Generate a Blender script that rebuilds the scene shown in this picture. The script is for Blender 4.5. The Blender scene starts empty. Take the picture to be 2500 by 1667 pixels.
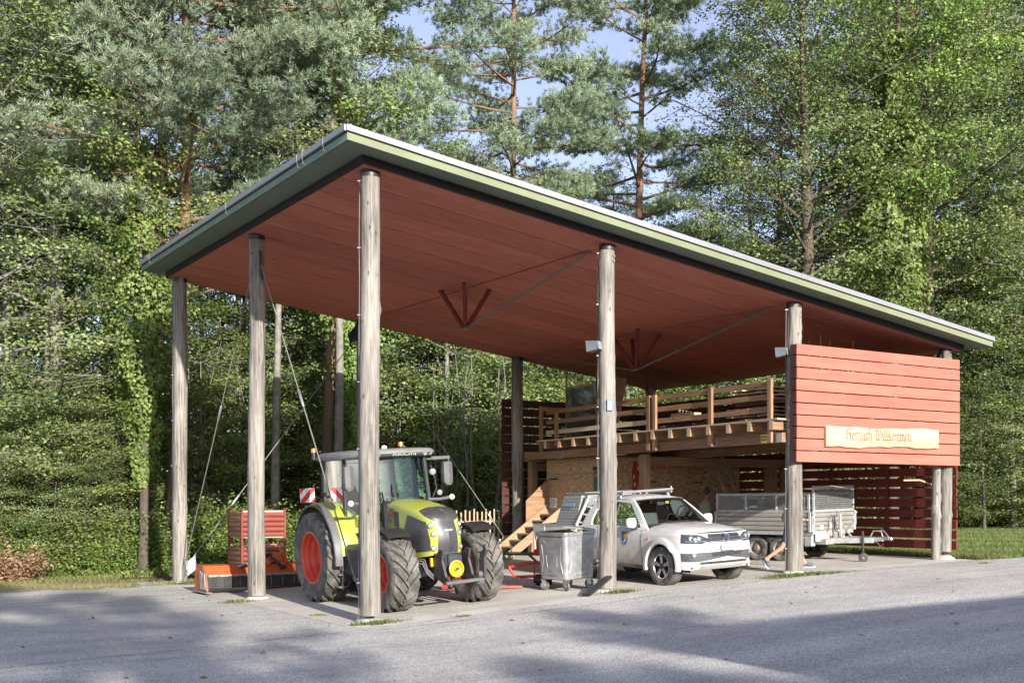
import bpy, math, random
import numpy as np
from mathutils import Vector, Matrix, Euler
D_ = bpy.data
SC = bpy.context.scene
COL = SC.collection
rad = math.radians
# ---------------------------------------------------------------- camera
cam_d = D_.cameras.new("camera"); cam = D_.objects.new("camera", cam_d); COL.objects.link(cam)
cam.location = (-8.40, -17.871, 2.05)
cam.rotation_euler = (rad(90), 0, -math.atan2(.5323, .8466))
cam_d.sensor_width = 36; cam_d.lens = 2830 / 2500 * 36
cam_d.shift_y = (1222 - 833.5) / 2500
cam_d.clip_end = 900; cam_d.clip_start = .1
SC.camera = cam
# ---------------------------------------------------------------- sky, sun, exposure
SUN_EL, SUN_AZ = rad(18.4), rad(6.0)          # azimuth measured from -Y towards -X
sun_dir = Vector((-math.sin(SUN_AZ) * math.cos(SUN_EL), -math.cos(SUN_AZ) * math.cos(SUN_EL), math.sin(SUN_EL)))
W = D_.worlds.new("World"); SC.world = W; W.use_nodes = True
wn = W.node_tree.nodes; wl = W.node_tree.links
sky = wn.new('ShaderNodeTexSky'); sky.sky_type = 'NISHITA'; sky.sun_disc = False
sky.sun_elevation = SUN_EL
sky.sun_rotation = math.atan2(sun_dir.x, sun_dir.y)
sky.air_density = 1.0; sky.dust_density = 1.4; sky.ozone_density = 3.0
hs_ = wn.new('ShaderNodeHueSaturation'); hs_.inputs['Hue'].default_value = .522; hs_.inputs['Saturation'].default_value = .72; wl.new(sky.outputs[0], hs_.inputs['Color']); wl.new(hs_.outputs[0], wn['Background'].inputs[0]); wn['Background'].inputs[1].default_value = .11
sl = D_.lights.new("sun", 'SUN'); sl.energy = 3.9; sl.angle = rad(.53); sl.color = (1.0, .94, .85)
so = D_.objects.new("sun", sl); COL.objects.link(so); so.location = (0, -60, 60)
so.rotation_euler = (-sun_dir).to_track_quat('-Z', 'Y').to_euler()
SC.view_settings.view_transform = 'Standard'; SC.view_settings.look = 'None'
SC.view_settings.exposure = 1.27; SC.view_settings.gamma = 1.0; SC.view_settings.use_curve_mapping = False
SC.cycles.max_bounces = 8; SC.cycles.transparent_max_bounces = 12; SC.cycles.transmission_bounces = 6
SC.cycles.use_denoising = True; SC.cycles.caustics_reflective = False; SC.cycles.caustics_refractive = False

# ---------------------------------------------------------------- helpers
GX = [-200, -40, -3, 0, 5, 10, 15, 22, 40, 200]; GZ = [-.15, -.15, -.02, 0, .31, .50, .665, .8, 1.0, 1.0]
def G(x): return float(np.interp(x, GX, GZ))

def tag(o, label=None, cat=None, group=None, kind=None):
    if label: o['label'] = label
    if cat: o['category'] = cat
    if group: o['group'] = group
    if kind: o['kind'] = kind
    return o
def empty(name, loc=(0, 0, 0), rot=(0, 0, 0), parent=None):
    o = D_.objects.new(name, None); COL.objects.link(o); o.location = loc; o.rotation_euler = rot
    o.empty_display_size = .2
    if parent: o.parent = parent
    return o
def thing(name, label, cat, loc=(0, 0, 0), rot=(0, 0, 0), group=None):
    return tag(empty(name, loc, rot), label, cat, group)
def copy_tree(o, parent=None):
    c = o.copy(); COL.objects.link(c)
    if parent: c.parent = parent
    for ch in list(o.children): copy_tree(ch, c)
    return c
def V(*a): return Vector(a)

class MB:
    """collects simple shapes; build() links them as one mesh object"""
    def __init__(s): s.v = []; s.f = []; s.m = []; s.sm = []; s.M = None
    def add(s, vs, fs, m=0, sm=False):
        b = len(s.v)
        if s.M is not None: vs = [s.M @ Vector(p) for p in vs]
        s.v += [tuple(p) for p in vs]; s.f += [tuple(i + b for i in f) for f in fs]
        s.m += [m] * len(fs); s.sm += [sm] * len(fs); return s
    def box(s, c, d, m=0, rot=None, bev=0):
        R = rot if rot is not None else Matrix.Identity(3)
        if isinstance(R, (tuple, list)): R = Euler(R).to_matrix()
        if isinstance(R, (int, float)): R = Matrix.Rotation(R, 3, 'Z')
        h = [x / 2 for x in d]; c = Vector(c); b = min(bev, *[x * .49 for x in h]) if bev else 0
        if not b:
            vs = [c + R @ Vector((x * h[0], y * h[1], z * h[2])) for x in (-1, 1) for y in (-1, 1) for z in (-1, 1)]
            fs = [(0, 1, 3, 2), (4, 6, 7, 5), (0, 4, 5, 1), (2, 3, 7, 6), (0, 2, 6, 4), (1, 5, 7, 3)]
            return s.add(vs, fs, m)
        vs = []; ix = {}
        for x in (-1, 1):
            for y in (-1, 1):
                for z in (-1, 1):
                    sg = (x, y, z)
                    for a in range(3):
                        p = [sg[k] * (h[k] - (0 if k == a else b)) for k in range(3)]
                        ix[(x, y, z, a)] = len(vs); vs.append(c + R @ Vector(p))
        fs = []
        for a in range(3):
            o1, o2 = [k for k in range(3) if k != a]
            for sg in (-1, 1):
                q = []
                for (p, r) in ((-1, -1), (1, -1), (1, 1), (-1, 1)):
                    t = [0, 0, 0]; t[a] = sg; t[o1] = p; t[o2] = r; q.append(ix[(*t, a)])
                if (sg > 0) == (a == 1): q.reverse()
                fs.append(tuple(q))
        for a in range(3):
            o1, o2 = [k for k in range(3) if k != a]
            for p in (-1, 1):
                for r in (-1, 1):
                    q = []
                    for (sg, ax) in ((-1, o1), (1, o1), (1, o2), (-1, o2)):
                        t = [0, 0, 0]; t[a] = sg; t[o1] = p; t[o2] = r; q.append(ix[(*t, ax)])
                    fs.append(tuple(q))
        for x in (-1, 1):
            for y in (-1, 1):
                for z in (-1, 1): fs.append((ix[(x, y, z, 0)], ix[(x, y, z, 1)], ix[(x, y, z, 2)]))
        return s.add(vs, fs, m)
    def bar(s, p0, p1, w, h, m=0, up=(0, 0, 1), bev=0):
        p0, p1 = Vector(p0), Vector(p1); a = (p1 - p0); L = a.length; a.normalize(); u = Vector(up)
        if abs(a.dot(u)) > .98: u = Vector((0, 1, 0))
        sd = a.cross(u).normalized(); u = sd.cross(a)
        R = Matrix((a, sd, u)).transposed()
        return s.box((p0 + p1) / 2, (L, w, h), m, R, bev)
    def ring(s, c, ax, r, n, ref=None):
        ax = Vector(ax).normalized(); u = Vector(ref) if ref else (Vector((0, 0, 1)) if abs(ax.z) < .9 else Vector((1, 0, 0)))
        u = (u - ax * u.dot(ax)).normalized(); w = ax.cross(u)
        return [Vector(c) + (u * math.cos(2 * math.pi * i / n) + w * math.sin(2 * math.pi * i / n)) * r for i in range(n)]
    def tube(s, pts, r, n=8, m=0, cap=True, sm=True):
        pts = [Vector(p) for p in pts]; rs = r if isinstance(r, (list, tuple)) else [r] * len(pts)
        vs = []; fs = []; ref = None
        for i, p in enumerate(pts):
            a = (pts[min(i + 1, len(pts) - 1)] - pts[max(i - 1, 0)])
            if a.length < 1e-6: a = Vector((0, 0, 1))
            a.normalize()
            if ref is None: ref = Vector((0, 0, 1)) if abs(a.z) < .9 else Vector((1, 0, 0))
            ref = ref - a * ref.dot(a)
            if ref.length < 1e-4: ref = a.orthogonal()
            ref.normalize()
            vs += s.ring(p, a, rs[i], n, ref)
        for i in range(len(pts) - 1):
            for j in range(n):
                k = (j + 1) % n; fs.append((i * n + j, i * n + k, (i + 1) * n + k, (i + 1) * n + j))
        s.add(vs, fs, m, sm)
        if cap:
            s.add(vs[:n], [tuple(reversed(range(n)))], m); s.add(vs[-n:], [tuple(range(n))], m)
        return s
    def cyl(s, p0, p1, r, n=16, m=0, r1=None, cap=True, sm=True): return s.tube([p0, p1], [r, r if r1 is None else r1], n, m, cap, sm)
    def lathe(s, prof, o, ax, n=32, m=0, sm=True, ms=None):
        o = Vector(o); ax = Vector(ax).normalized(); vs = []
        for (r, h) in prof: vs += s.ring(o + ax * h, ax, max(r, 1e-4), n)
        for i in range(len(prof) - 1):
            fs = []
            for j in range(n):
                k = (j + 1) % n; fs.append((i * n + j, i * n + k, (i + 1) * n + k, (i + 1) * n + j))
            s.add(vs[i * n:(i + 2) * n], [tuple(x - i * n for x in f) for f in fs], ms[i] if ms else m, sm)
        return s
    def prism(s, poly, o, ux, uy, dv, m=0, sm=False):
        o, ux, uy, dv = Vector(o), Vector(ux), Vector(uy), Vector(dv); n = len(poly)
        a = [o + ux * p[0] + uy * p[1] for p in poly]; b = [p + dv for p in a]
        s.add(a + b, [tuple(range(n)), tuple(reversed(range(n, 2 * n)))], m)
        s.add(a + b, [(i, i + n, (i + 1) % n + n, (i + 1) % n) for i in range(n)], m, sm); return s
    def grid(s, rows, m=0, sm=True, closed=False):
        nr, nc = len(rows), len(rows[0]); vs = [p for r in rows for p in r]; fs = []
        for i in range(nr - 1):
            for j in range(nc if closed else nc - 1):
                k = (j + 1) % nc; fs.append((i * nc + j, i * nc + k, (i + 1) * nc + k, (i + 1) * nc + j))
        return s.add(vs, fs, m, sm)
    def build(s, name, mats, parent=None, ang=None, loc=None, rot=None, bevel=0, fix=False):
        me = D_.meshes.new(name); me.from_pydata(s.v, [], s.f)
        if not isinstance(mats, (list, tuple)): mats = [mats]
        for q in mats: me.materials.append(q)
        me.polygons.foreach_set('material_index', s.m); me.polygons.foreach_set('use_smooth', s.sm)
        if fix:
            import bmesh
            bm = bmesh.new(); bm.from_mesh(me); bmesh.ops.remove_doubles(bm, verts=bm.verts, dist=1e-4)
            bmesh.ops.recalc_face_normals(bm, faces=bm.faces); bm.to_mesh(me); bm.free()
        if ang is not None:
            me.polygons.foreach_set('use_smooth', [True] * len(me.polygons)); me.set_sharp_from_angle(angle=rad(ang))
        me.update()
        o = D_.objects.new(name, me); COL.objects.link(o)
        if parent: o.parent = parent
        if loc: o.location = loc
        if rot: o.rotation_euler = rot
        if bevel:
            b = o.modifiers.new('bevel', 'BEVEL'); b.width = bevel; b.segments = 2; b.limit_method = 'ANGLE'; b.angle_limit = rad(40)
        return o

# ---------------------------------------------------------------- materials
def N(nt, t, **kw):
    n = nt.nodes.new(t)
    for k, v in kw.items(): setattr(n, k, v)
    return n
def mat(name, c, rough=.6, metal=0, var=.12, scale=3., stretch=(1, 1, 1), c2=None, bump=0, bscale=60., objvar=0., spec=.5,
        coat=0, dirt=None, dscale=1.2, damt=.5, alpha=None):
    """Principled with noise between two own colours, optional dirt blotches, bump and per-object tint"""
    m = D_.materials.new(name); m.use_nodes = True; nt = m.node_tree; L = nt.links; P = nt.nodes['Principled BSDF']
    P.inputs['Roughness'].default_value = rough; P.inputs['Metallic'].default_value = metal
    P.inputs['Specular IOR Level'].default_value = spec; P.inputs['Coat Weight'].default_value = coat
    tc = N(nt, 'ShaderNodeTexCoord'); mp = N(nt, 'ShaderNodeMapping'); mp.inputs['Scale'].default_value = stretch
    L.new(tc.outputs['Object'], mp.inputs[0])
    nz = N(nt, 'ShaderNodeTexNoise'); nz.inputs['Scale'].default_value = scale; nz.inputs['Detail'].default_value = 5; nz.inputs['Roughness'].default_value = .62
    L.new(mp.outputs[0], nz.inputs['Vector'])
    c = Vector(c); lo = c * (1 - var); hi = Vector(c2) if c2 else c * (1 + var)
    rp = N(nt, 'ShaderNodeValToRGB'); rp.color_ramp.elements[0].position = .32; rp.color_ramp.elements[1].position = .68
    rp.color_ramp.elements[0].color = (*lo, 1); rp.color_ramp.elements[1].color = (*hi, 1)
    L.new(nz.outputs[0], rp.inputs[0]); out = rp.outputs[0]
    if dirt:
        n2 = N(nt, 'ShaderNodeTexNoise'); n2.inputs['Scale'].default_value = dscale; n2.inputs['Detail'].default_value = 6; n2.inputs['Roughness'].default_value = .7
        L.new(tc.outputs['Object'], n2.inputs['Vector'])
        r2 = N(nt, 'ShaderNodeValToRGB'); r2.color_ramp.elements[0].position = .45; r2.color_ramp.elements[1].position = .75
        r2.color_ramp.elements[1].color = (damt, damt, damt, 1)
        L.new(n2.outputs[0], r2.inputs[0])
        mx = N(nt, 'ShaderNodeMix', data_type='RGBA'); L.new(r2.outputs[0], mx.inputs[0]); L.new(out, mx.inputs[6]); mx.inputs[7].default_value = (*dirt, 1)
        out = mx.outputs[2]
    if objvar:
        oi = N(nt, 'ShaderNodeObjectInfo'); mr = N(nt, 'ShaderNodeMapRange'); mr.inputs['To Min'].default_value = 1 - objvar; mr.inputs['To Max'].default_value = 1 + objvar
        L.new(oi.outputs['Random'], mr.inputs[0]); mm = N(nt, 'ShaderNodeVectorMath', operation='SCALE')
        L.new(out, mm.inputs[0]); L.new(mr.outputs[0], mm.inputs['Scale']); out = mm.outputs[0]
    L.new(out, P.inputs['Base Color'])
    if bump:
        n3 = N(nt, 'ShaderNodeTexNoise'); n3.inputs['Scale'].default_value = bscale; n3.inputs['Detail'].default_value = 3
        L.new(mp.outputs[0], n3.inputs['Vector'])
        bp = N(nt, 'ShaderNodeBump'); bp.inputs['Strength'].default_value = bump; bp.inputs['Distance'].default_value = .02
        L.new(n3.outputs[0], bp.inputs['Height']); L.new(bp.outputs[0], P.inputs['Normal'])
    return m
def woodmat(name, lo, hi, axis, objvar=.12, knots=True, rough=.75, grain=26., dark=(.03, .022, .016), kamt=.75, scuff=None):
    """grain streaks along one object axis, knots and fine checks"""
    m = D_.materials.new(name); m.use_nodes = True; nt = m.node_tree; L = nt.links; P = nt.nodes['Principled BSDF']
    P.inputs['Roughness'].default_value = rough; P.inputs['Specular IOR Level'].default_value = .3
    tc = N(nt, 'ShaderNodeTexCoord'); oi = N(nt, 'ShaderNodeObjectInfo')
    off = N(nt, 'ShaderNodeVectorMath', operation='SCALE'); off.inputs[0].default_value = (17, 31, 23); L.new(oi.outputs['Random'], off.inputs['Scale'])
    ad = N(nt, 'ShaderNodeVectorMath', operation='ADD'); L.new(tc.outputs['Object'], ad.inputs[0]); L.new(off.outputs[0], ad.inputs[1])
    def mapped(across, along):
        mp = N(nt, 'ShaderNodeMapping'); s = [across] * 3; s['xyz'.index(axis)] = along; mp.inputs['Scale'].default_value = s
        L.new(ad.outputs[0], mp.inputs[0]); return mp.outputs[0]
    n1 = N(nt, 'ShaderNodeTexNoise'); n1.inputs['Scale'].default_value = 1; n1.inputs['Detail'].default_value = 6; n1.inputs['Roughness'].default_value = .65; n1.inputs['Distortion'].default_value = .4
    L.new(mapped(grain, grain * .045), n1.inputs['Vector'])
    n0 = N(nt, 'ShaderNodeTexNoise'); n0.inputs['Scale'].default_value = 1; n0.inputs['Detail'].default_value = 3; L.new(mapped(2.2, .55), n0.inputs['Vector'])
    av = N(nt, 'ShaderNodeMath', operation='MULTIPLY_ADD'); L.new(n0.outputs[0], av.inputs[0]); av.inputs[1].default_value = .55; L.new(n1.outputs[0], av.inputs[2])
    rp = N(nt, 'ShaderNodeValToRGB'); e = rp.color_ramp.elements; e[0].position = .58; e[1].position = .98; e[0].color = (*lo, 1); e[1].color = (*hi, 1)
    L.new(av.outputs[0], rp.inputs[0]); out = rp.outputs[0]
    if knots:
        vo = N(nt, 'ShaderNodeTexVoronoi'); vo.inputs['Scale'].default_value = 1; L.new(mapped(6.0, 2.6), vo.inputs['Vector'])
        kr = N(nt, 'ShaderNodeValToRGB'); kr.color_ramp.elements[0].position = .05; kr.color_ramp.elements[1].position = .15
        kr.color_ramp.elements[0].color = (kamt,) * 3 + (1,); kr.color_ramp.elements[1].color = (0, 0, 0, 1); L.new(vo.outputs['Distance'], kr.inputs[0])
        mx = N(nt, 'ShaderNodeMix', data_type='RGBA'); L.new(kr.outputs[0], mx.inputs[0]); L.new(out, mx.inputs[6]); mx.inputs[7].default_value = (*dark, 1); out = mx.outputs[2]
    if scuff:
        n4 = N(nt, 'ShaderNodeTexNoise'); n4.inputs['Scale'].default_value = 1; n4.inputs['Detail'].default_value = 7; n4.inputs['Roughness'].default_value = .75; L.new(mapped(2.6, .9), n4.inputs['Vector'])
        r4 = N(nt, 'ShaderNodeValToRGB'); r4.color_ramp.elements[0].position = .56; r4.color_ramp.elements[1].position = .8; r4.color_ramp.elements[1].color = (.75, .75, .75, 1); L.new(n4.outputs[0], r4.inputs[0])
        mx4 = N(nt, 'ShaderNodeMix', data_type='RGBA'); L.new(r4.outputs[0], mx4.inputs[0]); L.new(out, mx4.inputs[6]); mx4.inputs[7].default_value = (*scuff, 1); out = mx4.outputs[2]
    mr = N(nt, 'ShaderNodeMapRange'); mr.inputs['To Min'].default_value = 1 - objvar; mr.inputs['To Max'].default_value = 1 + objvar; L.new(oi.outputs['Random'], mr.inputs[0])
    mm = N(nt, 'ShaderNodeVectorMath', operation='SCALE'); L.new(out, mm.inputs[0]); L.new(mr.outputs[0], mm.inputs['Scale'])
    L.new(mm.outputs[0], P.inputs['Base Color'])
    bp = N(nt, 'ShaderNodeBump'); bp.inputs['Strength'].default_value = .35; bp.inputs['Distance'].default_value = .012
    L.new(n1.outputs[0], bp.inputs['Height']); L.new(bp.outputs[0], P.inputs['Normal'])
    return m
def leafmat(name, dark, light, trans=.35, rough=.5, spec=.35, dead=None):
    m = D_.materials.new(name); m.use_nodes = True; nt = m.node_tree; L = nt.links; P = nt.nodes['Principled BSDF']
    at = N(nt, 'ShaderNodeAttribute', attribute_name='tint'); oi = N(nt, 'ShaderNodeObjectInfo')
    rp = N(nt, 'ShaderNodeValToRGB'); e = rp.color_ramp.elements; e[0].color = (*dark, 1); e[1].color = (*light, 1); e[0].position = .0; e[1].position = .96
    if dead: x = e.new(.985); x.color = (*light, 1); y = e.new(.995); y.color = (*dead, 1)
    L.new(at.outputs['Fac'], rp.inputs[0])
    hs = N(nt, 'ShaderNodeHueSaturation'); L.new(rp.outputs[0], hs.inputs['Color'])
    a = N(nt, 'ShaderNodeMapRange'); a.inputs['To Min'].default_value = .485; a.inputs['To Max'].default_value = .515; L.new(oi.outputs['Random'], a.inputs[0]); L.new(a.outputs[0], hs.inputs['Hue'])
    b = N(nt, 'ShaderNodeMapRange'); b.inputs['To Min'].default_value = .8; b.inputs['To Max'].default_value = 1.2; L.new(oi.outputs['Random'], b.inputs[0]); L.new(b.outputs[0], hs.inputs['Value'])
    L.new(hs.outputs[0], P.inputs['Base Color']); P.inputs['Roughness'].default_value = rough; P.inputs['Specular IOR Level'].default_value = spec
    tr = N(nt, 'ShaderNodeBsdfTranslucent'); sc = N(nt, 'ShaderNodeMix', data_type='RGBA', blend_type='MULTIPLY'); sc.inputs[0].default_value = 1
    L.new(hs.outputs[0], sc.inputs[6]); sc.inputs[7].default_value = (1.25, 1.3, .55, 1); L.new(sc.outputs[2], tr.inputs[0])
    ms = N(nt, 'ShaderNodeMixShader'); ms.inputs[0].default_value = trans; L.new(P.outputs[0], ms.inputs[1]); L.new(tr.outputs[0], ms.inputs[2])
    L.new(ms.outputs[0], nt.nodes['Material Output'].inputs[0])
    return m
def groundmat(name, c1, c2, grit=70., gamt=.5, stain=(.1, .09, .08), samt=.4, bump=.5, rough=.9, big=.35):
    m = D_.materials.new(name); m.use_nodes = True; nt = m.node_tree; L = nt.links; P = nt.nodes['Principled BSDF']
    P.inputs['Roughness'].default_value = rough; P.inputs['Specular IOR Level'].default_value = .25
    ge = N(nt, 'ShaderNodeNewGeometry')
    nb = N(nt, 'ShaderNodeTexNoise'); nb.inputs['Scale'].default_value = big; nb.inputs['Detail'].default_value = 7; nb.inputs['Roughness'].default_value = .68; L.new(ge.outputs['Position'], nb.inputs['Vector'])
    rp = N(nt, 'ShaderNodeValToRGB'); e = rp.color_ramp.elements; e[0].position = .3; e[1].position = .7; e[0].color = (*c1, 1); e[1].color = (*c2, 1); L.new(nb.outputs[0], rp.inputs[0])
    vo = N(nt, 'ShaderNodeTexVoronoi'); vo.inputs['Scale'].default_value = grit; L.new(ge.outputs['Position'], vo.inputs['Vector'])
    sp = N(nt, 'ShaderNodeSeparateColor'); L.new(vo.outputs['Color'], sp.inputs[0])
    mr = N(nt, 'ShaderNodeMapRange'); mr.inputs['To Min'].default_value = 1 - gamt; mr.inputs['To Max'].default_value = 1 + gamt; L.new(sp.outputs[0], mr.inputs[0])
    mm = N(nt, 'ShaderNodeVectorMath', operation='SCALE'); L.new(rp.outputs[0], mm.inputs[0]); L.new(mr.outputs[0], mm.inputs['Scale'])
    ns = N(nt, 'ShaderNodeTexNoise'); ns.inputs['Scale'].default_value = 1.1; ns.inputs['Detail'].default_value = 8; ns.inputs['Roughness'].default_value = .72; L.new(ge.outputs['Position'], ns.inputs['Vector'])
    r2 = N(nt, 'ShaderNodeValToRGB'); r2.color_ramp.elements[0].position = .52; r2.color_ramp.elements[1].position = .78; r2.color_ramp.elements[1].color = (samt,) * 3 + (1,); L.new(ns.outputs[0], r2.inputs[0])
    mx = N(nt, 'ShaderNodeMix', data_type='RGBA'); L.new(r2.outputs[0], mx.inputs[0]); L.new(mm.outputs[0], mx.inputs[6]); mx.inputs[7].default_value = (*stain, 1)
    mp5 = N(nt, 'ShaderNodeMapping'); mp5.inputs['Rotation'].default_value = (0, 0, .35); mp5.inputs['Scale'].default_value = (.16, 1.3, 1); L.new(ge.outputs['Position'], mp5.inputs[0])
    n5 = N(nt, 'ShaderNodeTexNoise'); n5.inputs['Scale'].default_value = 1.0; n5.inputs['Detail'].default_value = 6; n5.inputs['Roughness'].default_value = .7; L.new(mp5.outputs[0], n5.inputs['Vector'])
    m5 = N(nt, 'ShaderNodeMapRange'); m5.inputs['From Min'].default_value = .3; m5.inputs['From Max'].default_value = .7; m5.inputs['To Min'].default_value = .80; m5.inputs['To Max'].default_value = 1.16; L.new(n5.outputs[0], m5.inputs[0])
    v5 = N(nt, 'ShaderNodeVectorMath', operation='SCALE'); L.new(mx.outputs[2], v5.inputs[0]); L.new(m5.outputs[0], v5.inputs['Scale'])
    L.new(v5.outputs[0], P.inputs['Base Color'])
    bp = N(nt, 'ShaderNodeBump'); bp.inputs['Strength'].default_value = bump; bp.inputs['Distance'].default_value = .012
    L.new(vo.outputs['Distance'], bp.inputs['Height']); L.new(bp.outputs[0], P.inputs['Normal'])
    return m
def glassmat(name, tint=(.75, .85, .8), mixv=.35, rough=.02):
    """thin window glass: see-through mixed with a mirror reflection"""
    m = D_.materials.new(name); m.use_nodes = True; nt = m.node_tree; L = nt.links
    nt.nodes.remove(nt.nodes['Principled BSDF'])
    t = N(nt, 'ShaderNodeBsdfTransparent'); t.inputs[0].default_value = (*tint, 1); g = N(nt, 'ShaderNodeBsdfGlossy'); g.inputs['Roughness'].default_value = rough; g.inputs[0].default_value = (.9, .95, 1, 1)
    fr = N(nt, 'ShaderNodeFresnel'); fr.inputs[0].default_value = 1.5; mr = N(nt, 'ShaderNodeMath', operation='MULTIPLY_ADD'); mr.inputs[1].default_value = 1.0; mr.inputs[2].default_value = mixv * .25
    L.new(fr.outputs[0], mr.inputs[0]); ms = N(nt, 'ShaderNodeMixShader'); L.new(mr.outputs[0], ms.inputs[0]); L.new(t.outputs[0], ms.inputs[1]); L.new(g.outputs[0], ms.inputs[2])
    L.new(ms.outputs[0], nt.nodes['Material Output'].inputs[0]); return m

M = {}
M['post'] = woodmat('weathered_post_wood', (.085, .077, .067), (.345, .318, .285), 'z', objvar=.06, grain=30., kamt=.9)
for ax in 'xyz':
    M['red_' + ax] = woodmat('red_stained_wood_' + ax, (.14, .028, .022), (.21, .046, .036), ax, objvar=.09, grain=20., dark=(.07, .014, .012), kamt=.4)  # darker copy of the panel red, with the walls' shade put into its colour
    M['beam_' + ax] = woodmat('brown_timber_' + ax, (.19, .10, .055), (.36, .22, .13), ax, objvar=.12, dark=(.07, .03, .016))
    M['pine_' + ax] = woodmat('fresh_sawn_wood_' + ax, (.42, .31, .20), (.58, .465, .325), ax, objvar=.10, dark=(.2, .1, .05), kamt=.5)
for ax in 'xyz': M['panel_' + ax] = woodmat('sunlit_red_stained_wood_' + ax, (.33, .105, .075), (.45, .152, .110), ax, objvar=.07, grain=20., dark=(.2, .05, .04), kamt=.3, scuff=(.48, .17, .14))  # lit copy of the red wood, sun brightness put into its colour
M['dark_slat_x'] = woodmat('shade_darkened_slat_x', (.045, .018, .014), (.08, .032, .024), 'x', objvar=.1, grain=20.)  # back wall slats: red wood with deep shade put into the colour
M['dark_slat_y'] = woodmat('shade_darkened_slat_y', (.06, .03, .026), (.10, .05, .042), 'y', objvar=.1, grain=20.)  # return boards of the panel, their shaded look put into the colour
M['soffit'] = woodmat('red_soffit_panel', (.38, .118, .082), (.50, .172, .122), 'x', objvar=.11, grain=14., dark=(.13, .025, .02), kamt=.35, scuff=(.50, .27, .22))
M['dark_red'] = mat('dark_red_trim', (.016, .007, .007), .8, var=.2, scale=6, stretch=(.3, 6, 6))
M['green_trim'] = mat('green_painted_trim', (.17, .19, .11), .65, var=.08, scale=2, stretch=(.4, 3, 3), dirt=(.22, .26, .15), dscale=1.5, damt=.45)
M['green_soffit'] = mat('grey_green_painted_soffit', (.13, .18, .14), .75, var=.12, scale=1.2, dirt=(.2, .16, .12), dscale=.8, damt=.5)
M['metal_trim'] = mat('grey_sheet_metal', (.30, .30, .32), .45, .4, var=.08, scale=1.5, objvar=.06)
M['steel'] = mat('galvanised_steel', (.46, .47, .48), .38, .75, var=.18, scale=9, dirt=(.3, .29, .27), damt=.5)
M['dark_steel'] = mat('dark_steel', (.09, .09, .095), .45, .5, var=.2, scale=8)
M['rod'] = mat('steel_stay_rod', (.20, .20, .175), .6, .3, var=.2, scale=6)
M['black'] = mat('black_plastic', (.025, .025, .027), .45, var=.2, scale=8)
M['grey_plastic'] = mat('grey_plastic', (.10, .10, .105), .5, var=.12, scale=6, dirt=(.2, .19, .17), damt=.3)
M['concrete'] = mat('pale_concrete', (.52, .50, .46), .9, var=.15, scale=7, bump=.4, bscale=40)
M['white_paint'] = mat('white_car_paint', (.62, .62, .62), .28, 0, var=.02, scale=2, coat=.6)
M['white'] = mat('white_plastic', (.78, .78, .77), .45, var=.04)
M['asphalt'] = groundmat('gritty_asphalt', (.385, .375, .355), (.535, .52, .49), 72., .50, (.25, .235, .215), .45, .5)
M['yard_floor'] = groundmat('pale_trodden_floor', (.45, .42, .38), (.58, .55, .50), 55., .18, (.27, .245, .22), .5, .35, big=.8)
M['forest_floor'] = groundmat('leafy_forest_floor', (.07, .05, .03), (.12, .095, .055), 18., .5, (.045, .06, .02), .6, 1.0)
M['lawn_soil'] = groundmat('grassy_soil', (.08, .12, .035), (.13, .17, .055), 30., .4, (.16, .13, .08), .4, .8)
M['dirt'] = groundmat('dry_dirt', (.25, .20, .135), (.36, .30, .21), 40., .3, (.14, .16, .06), .6, .6, big=.9)
M['rust_line'] = mat('rusty_joint_stain', (.33, .25, .17), .9, var=.35, scale=6)

# ---------------------------------------------------------------- ground
def sheet(name, xs, ylo, yhi, dz, m, label=None, sub=None, kind='structure'):
    """ground sheet between two y-curves, draped on the ground height"""
    xs = sorted(set(xs) | {g for g in GX if min(xs) < g < max(xs)}); mb = MB()
    rows = [[(x, y, G(x) + dz) for y in np.linspace(ylo(x), yhi(x), sub or 2)] for x in xs]
    mb.grid(rows, 0, False); return tag(mb.build(name, m), label, kind=kind)
sheet('ground', [-200, 200], lambda x: -200, lambda x: 200, -.012, M['forest_floor'])
rgA = random.Random(5)
ED = {x: (10.35 if x < -1.0 else 11.9) + rgA.uniform(-.22, .3) for x in np.arange(-40, 15.7, .35)}
edx = sorted(ED); edy = [ED[x] for x in edx]
def aspt(x):
    if x > 15.6: return -.85 + (x - 15.6) * -.02
    return float(np.interp(x, edx, edy))
sheet('asphalt_yard', list(edx) + [15.61, 40, 90], lambda x: -70, aspt, 0, M['asphalt'])
ED2 = {x: -.75 + rgA.uniform(-.1, .1) - .35 * (x < 2) * 0 for x in np.arange(-.6, 15.5, .5)}
sheet('shed_floor', sorted(ED2), lambda x: float(np.interp(x, sorted(ED2), [ED2[k] for k in sorted(ED2)])), lambda x: 11.75, .004, M['yard_floor'])
sheet('lawn', list(np.arange(15.6, 80, 2)), lambda x: -.85 - (x - 15.6) * .02 if x > 15.65 else -.8, lambda x: 60, -.004, M['lawn_soil'])
sheet('lawn', list(np.arange(9.9, 15.61, .5)), lambda x: 11.55, lambda x: 22, -.003, M['lawn_soil'])
sheet('dirt_path', list(np.arange(-30, -.4, .5)), lambda x: 9.9, lambda x: 13.6 + .5 * math.sin(x * .7) + .3 * math.sin(x * 1.9), -.006, M['dirt'])
mb = MB()
for seq in ([(-30, -9.0), (-6.12, -2.27), (-.65, -1.04), (1.2, -1.2), (4.1, -1.42), (6, -1.1), (9.14, -.68), (11.5, -.55)],):
    pts = []
    for a, b in zip(seq[:-1], seq[1:]):
        for t in np.linspace(0, 1, 24, endpoint=False): pts.append((a[0] + (b[0] - a[0]) * t, a[1] + (b[1] - a[1]) * t + rgA.uniform(-.02, .02)))
    mb.grid([[(x, y - w, G(x) + .008), (x, y + w, G(x) + .008)] for (x, y) in pts for w in [rgA.uniform(.004, .022)]], 0, False)
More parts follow.
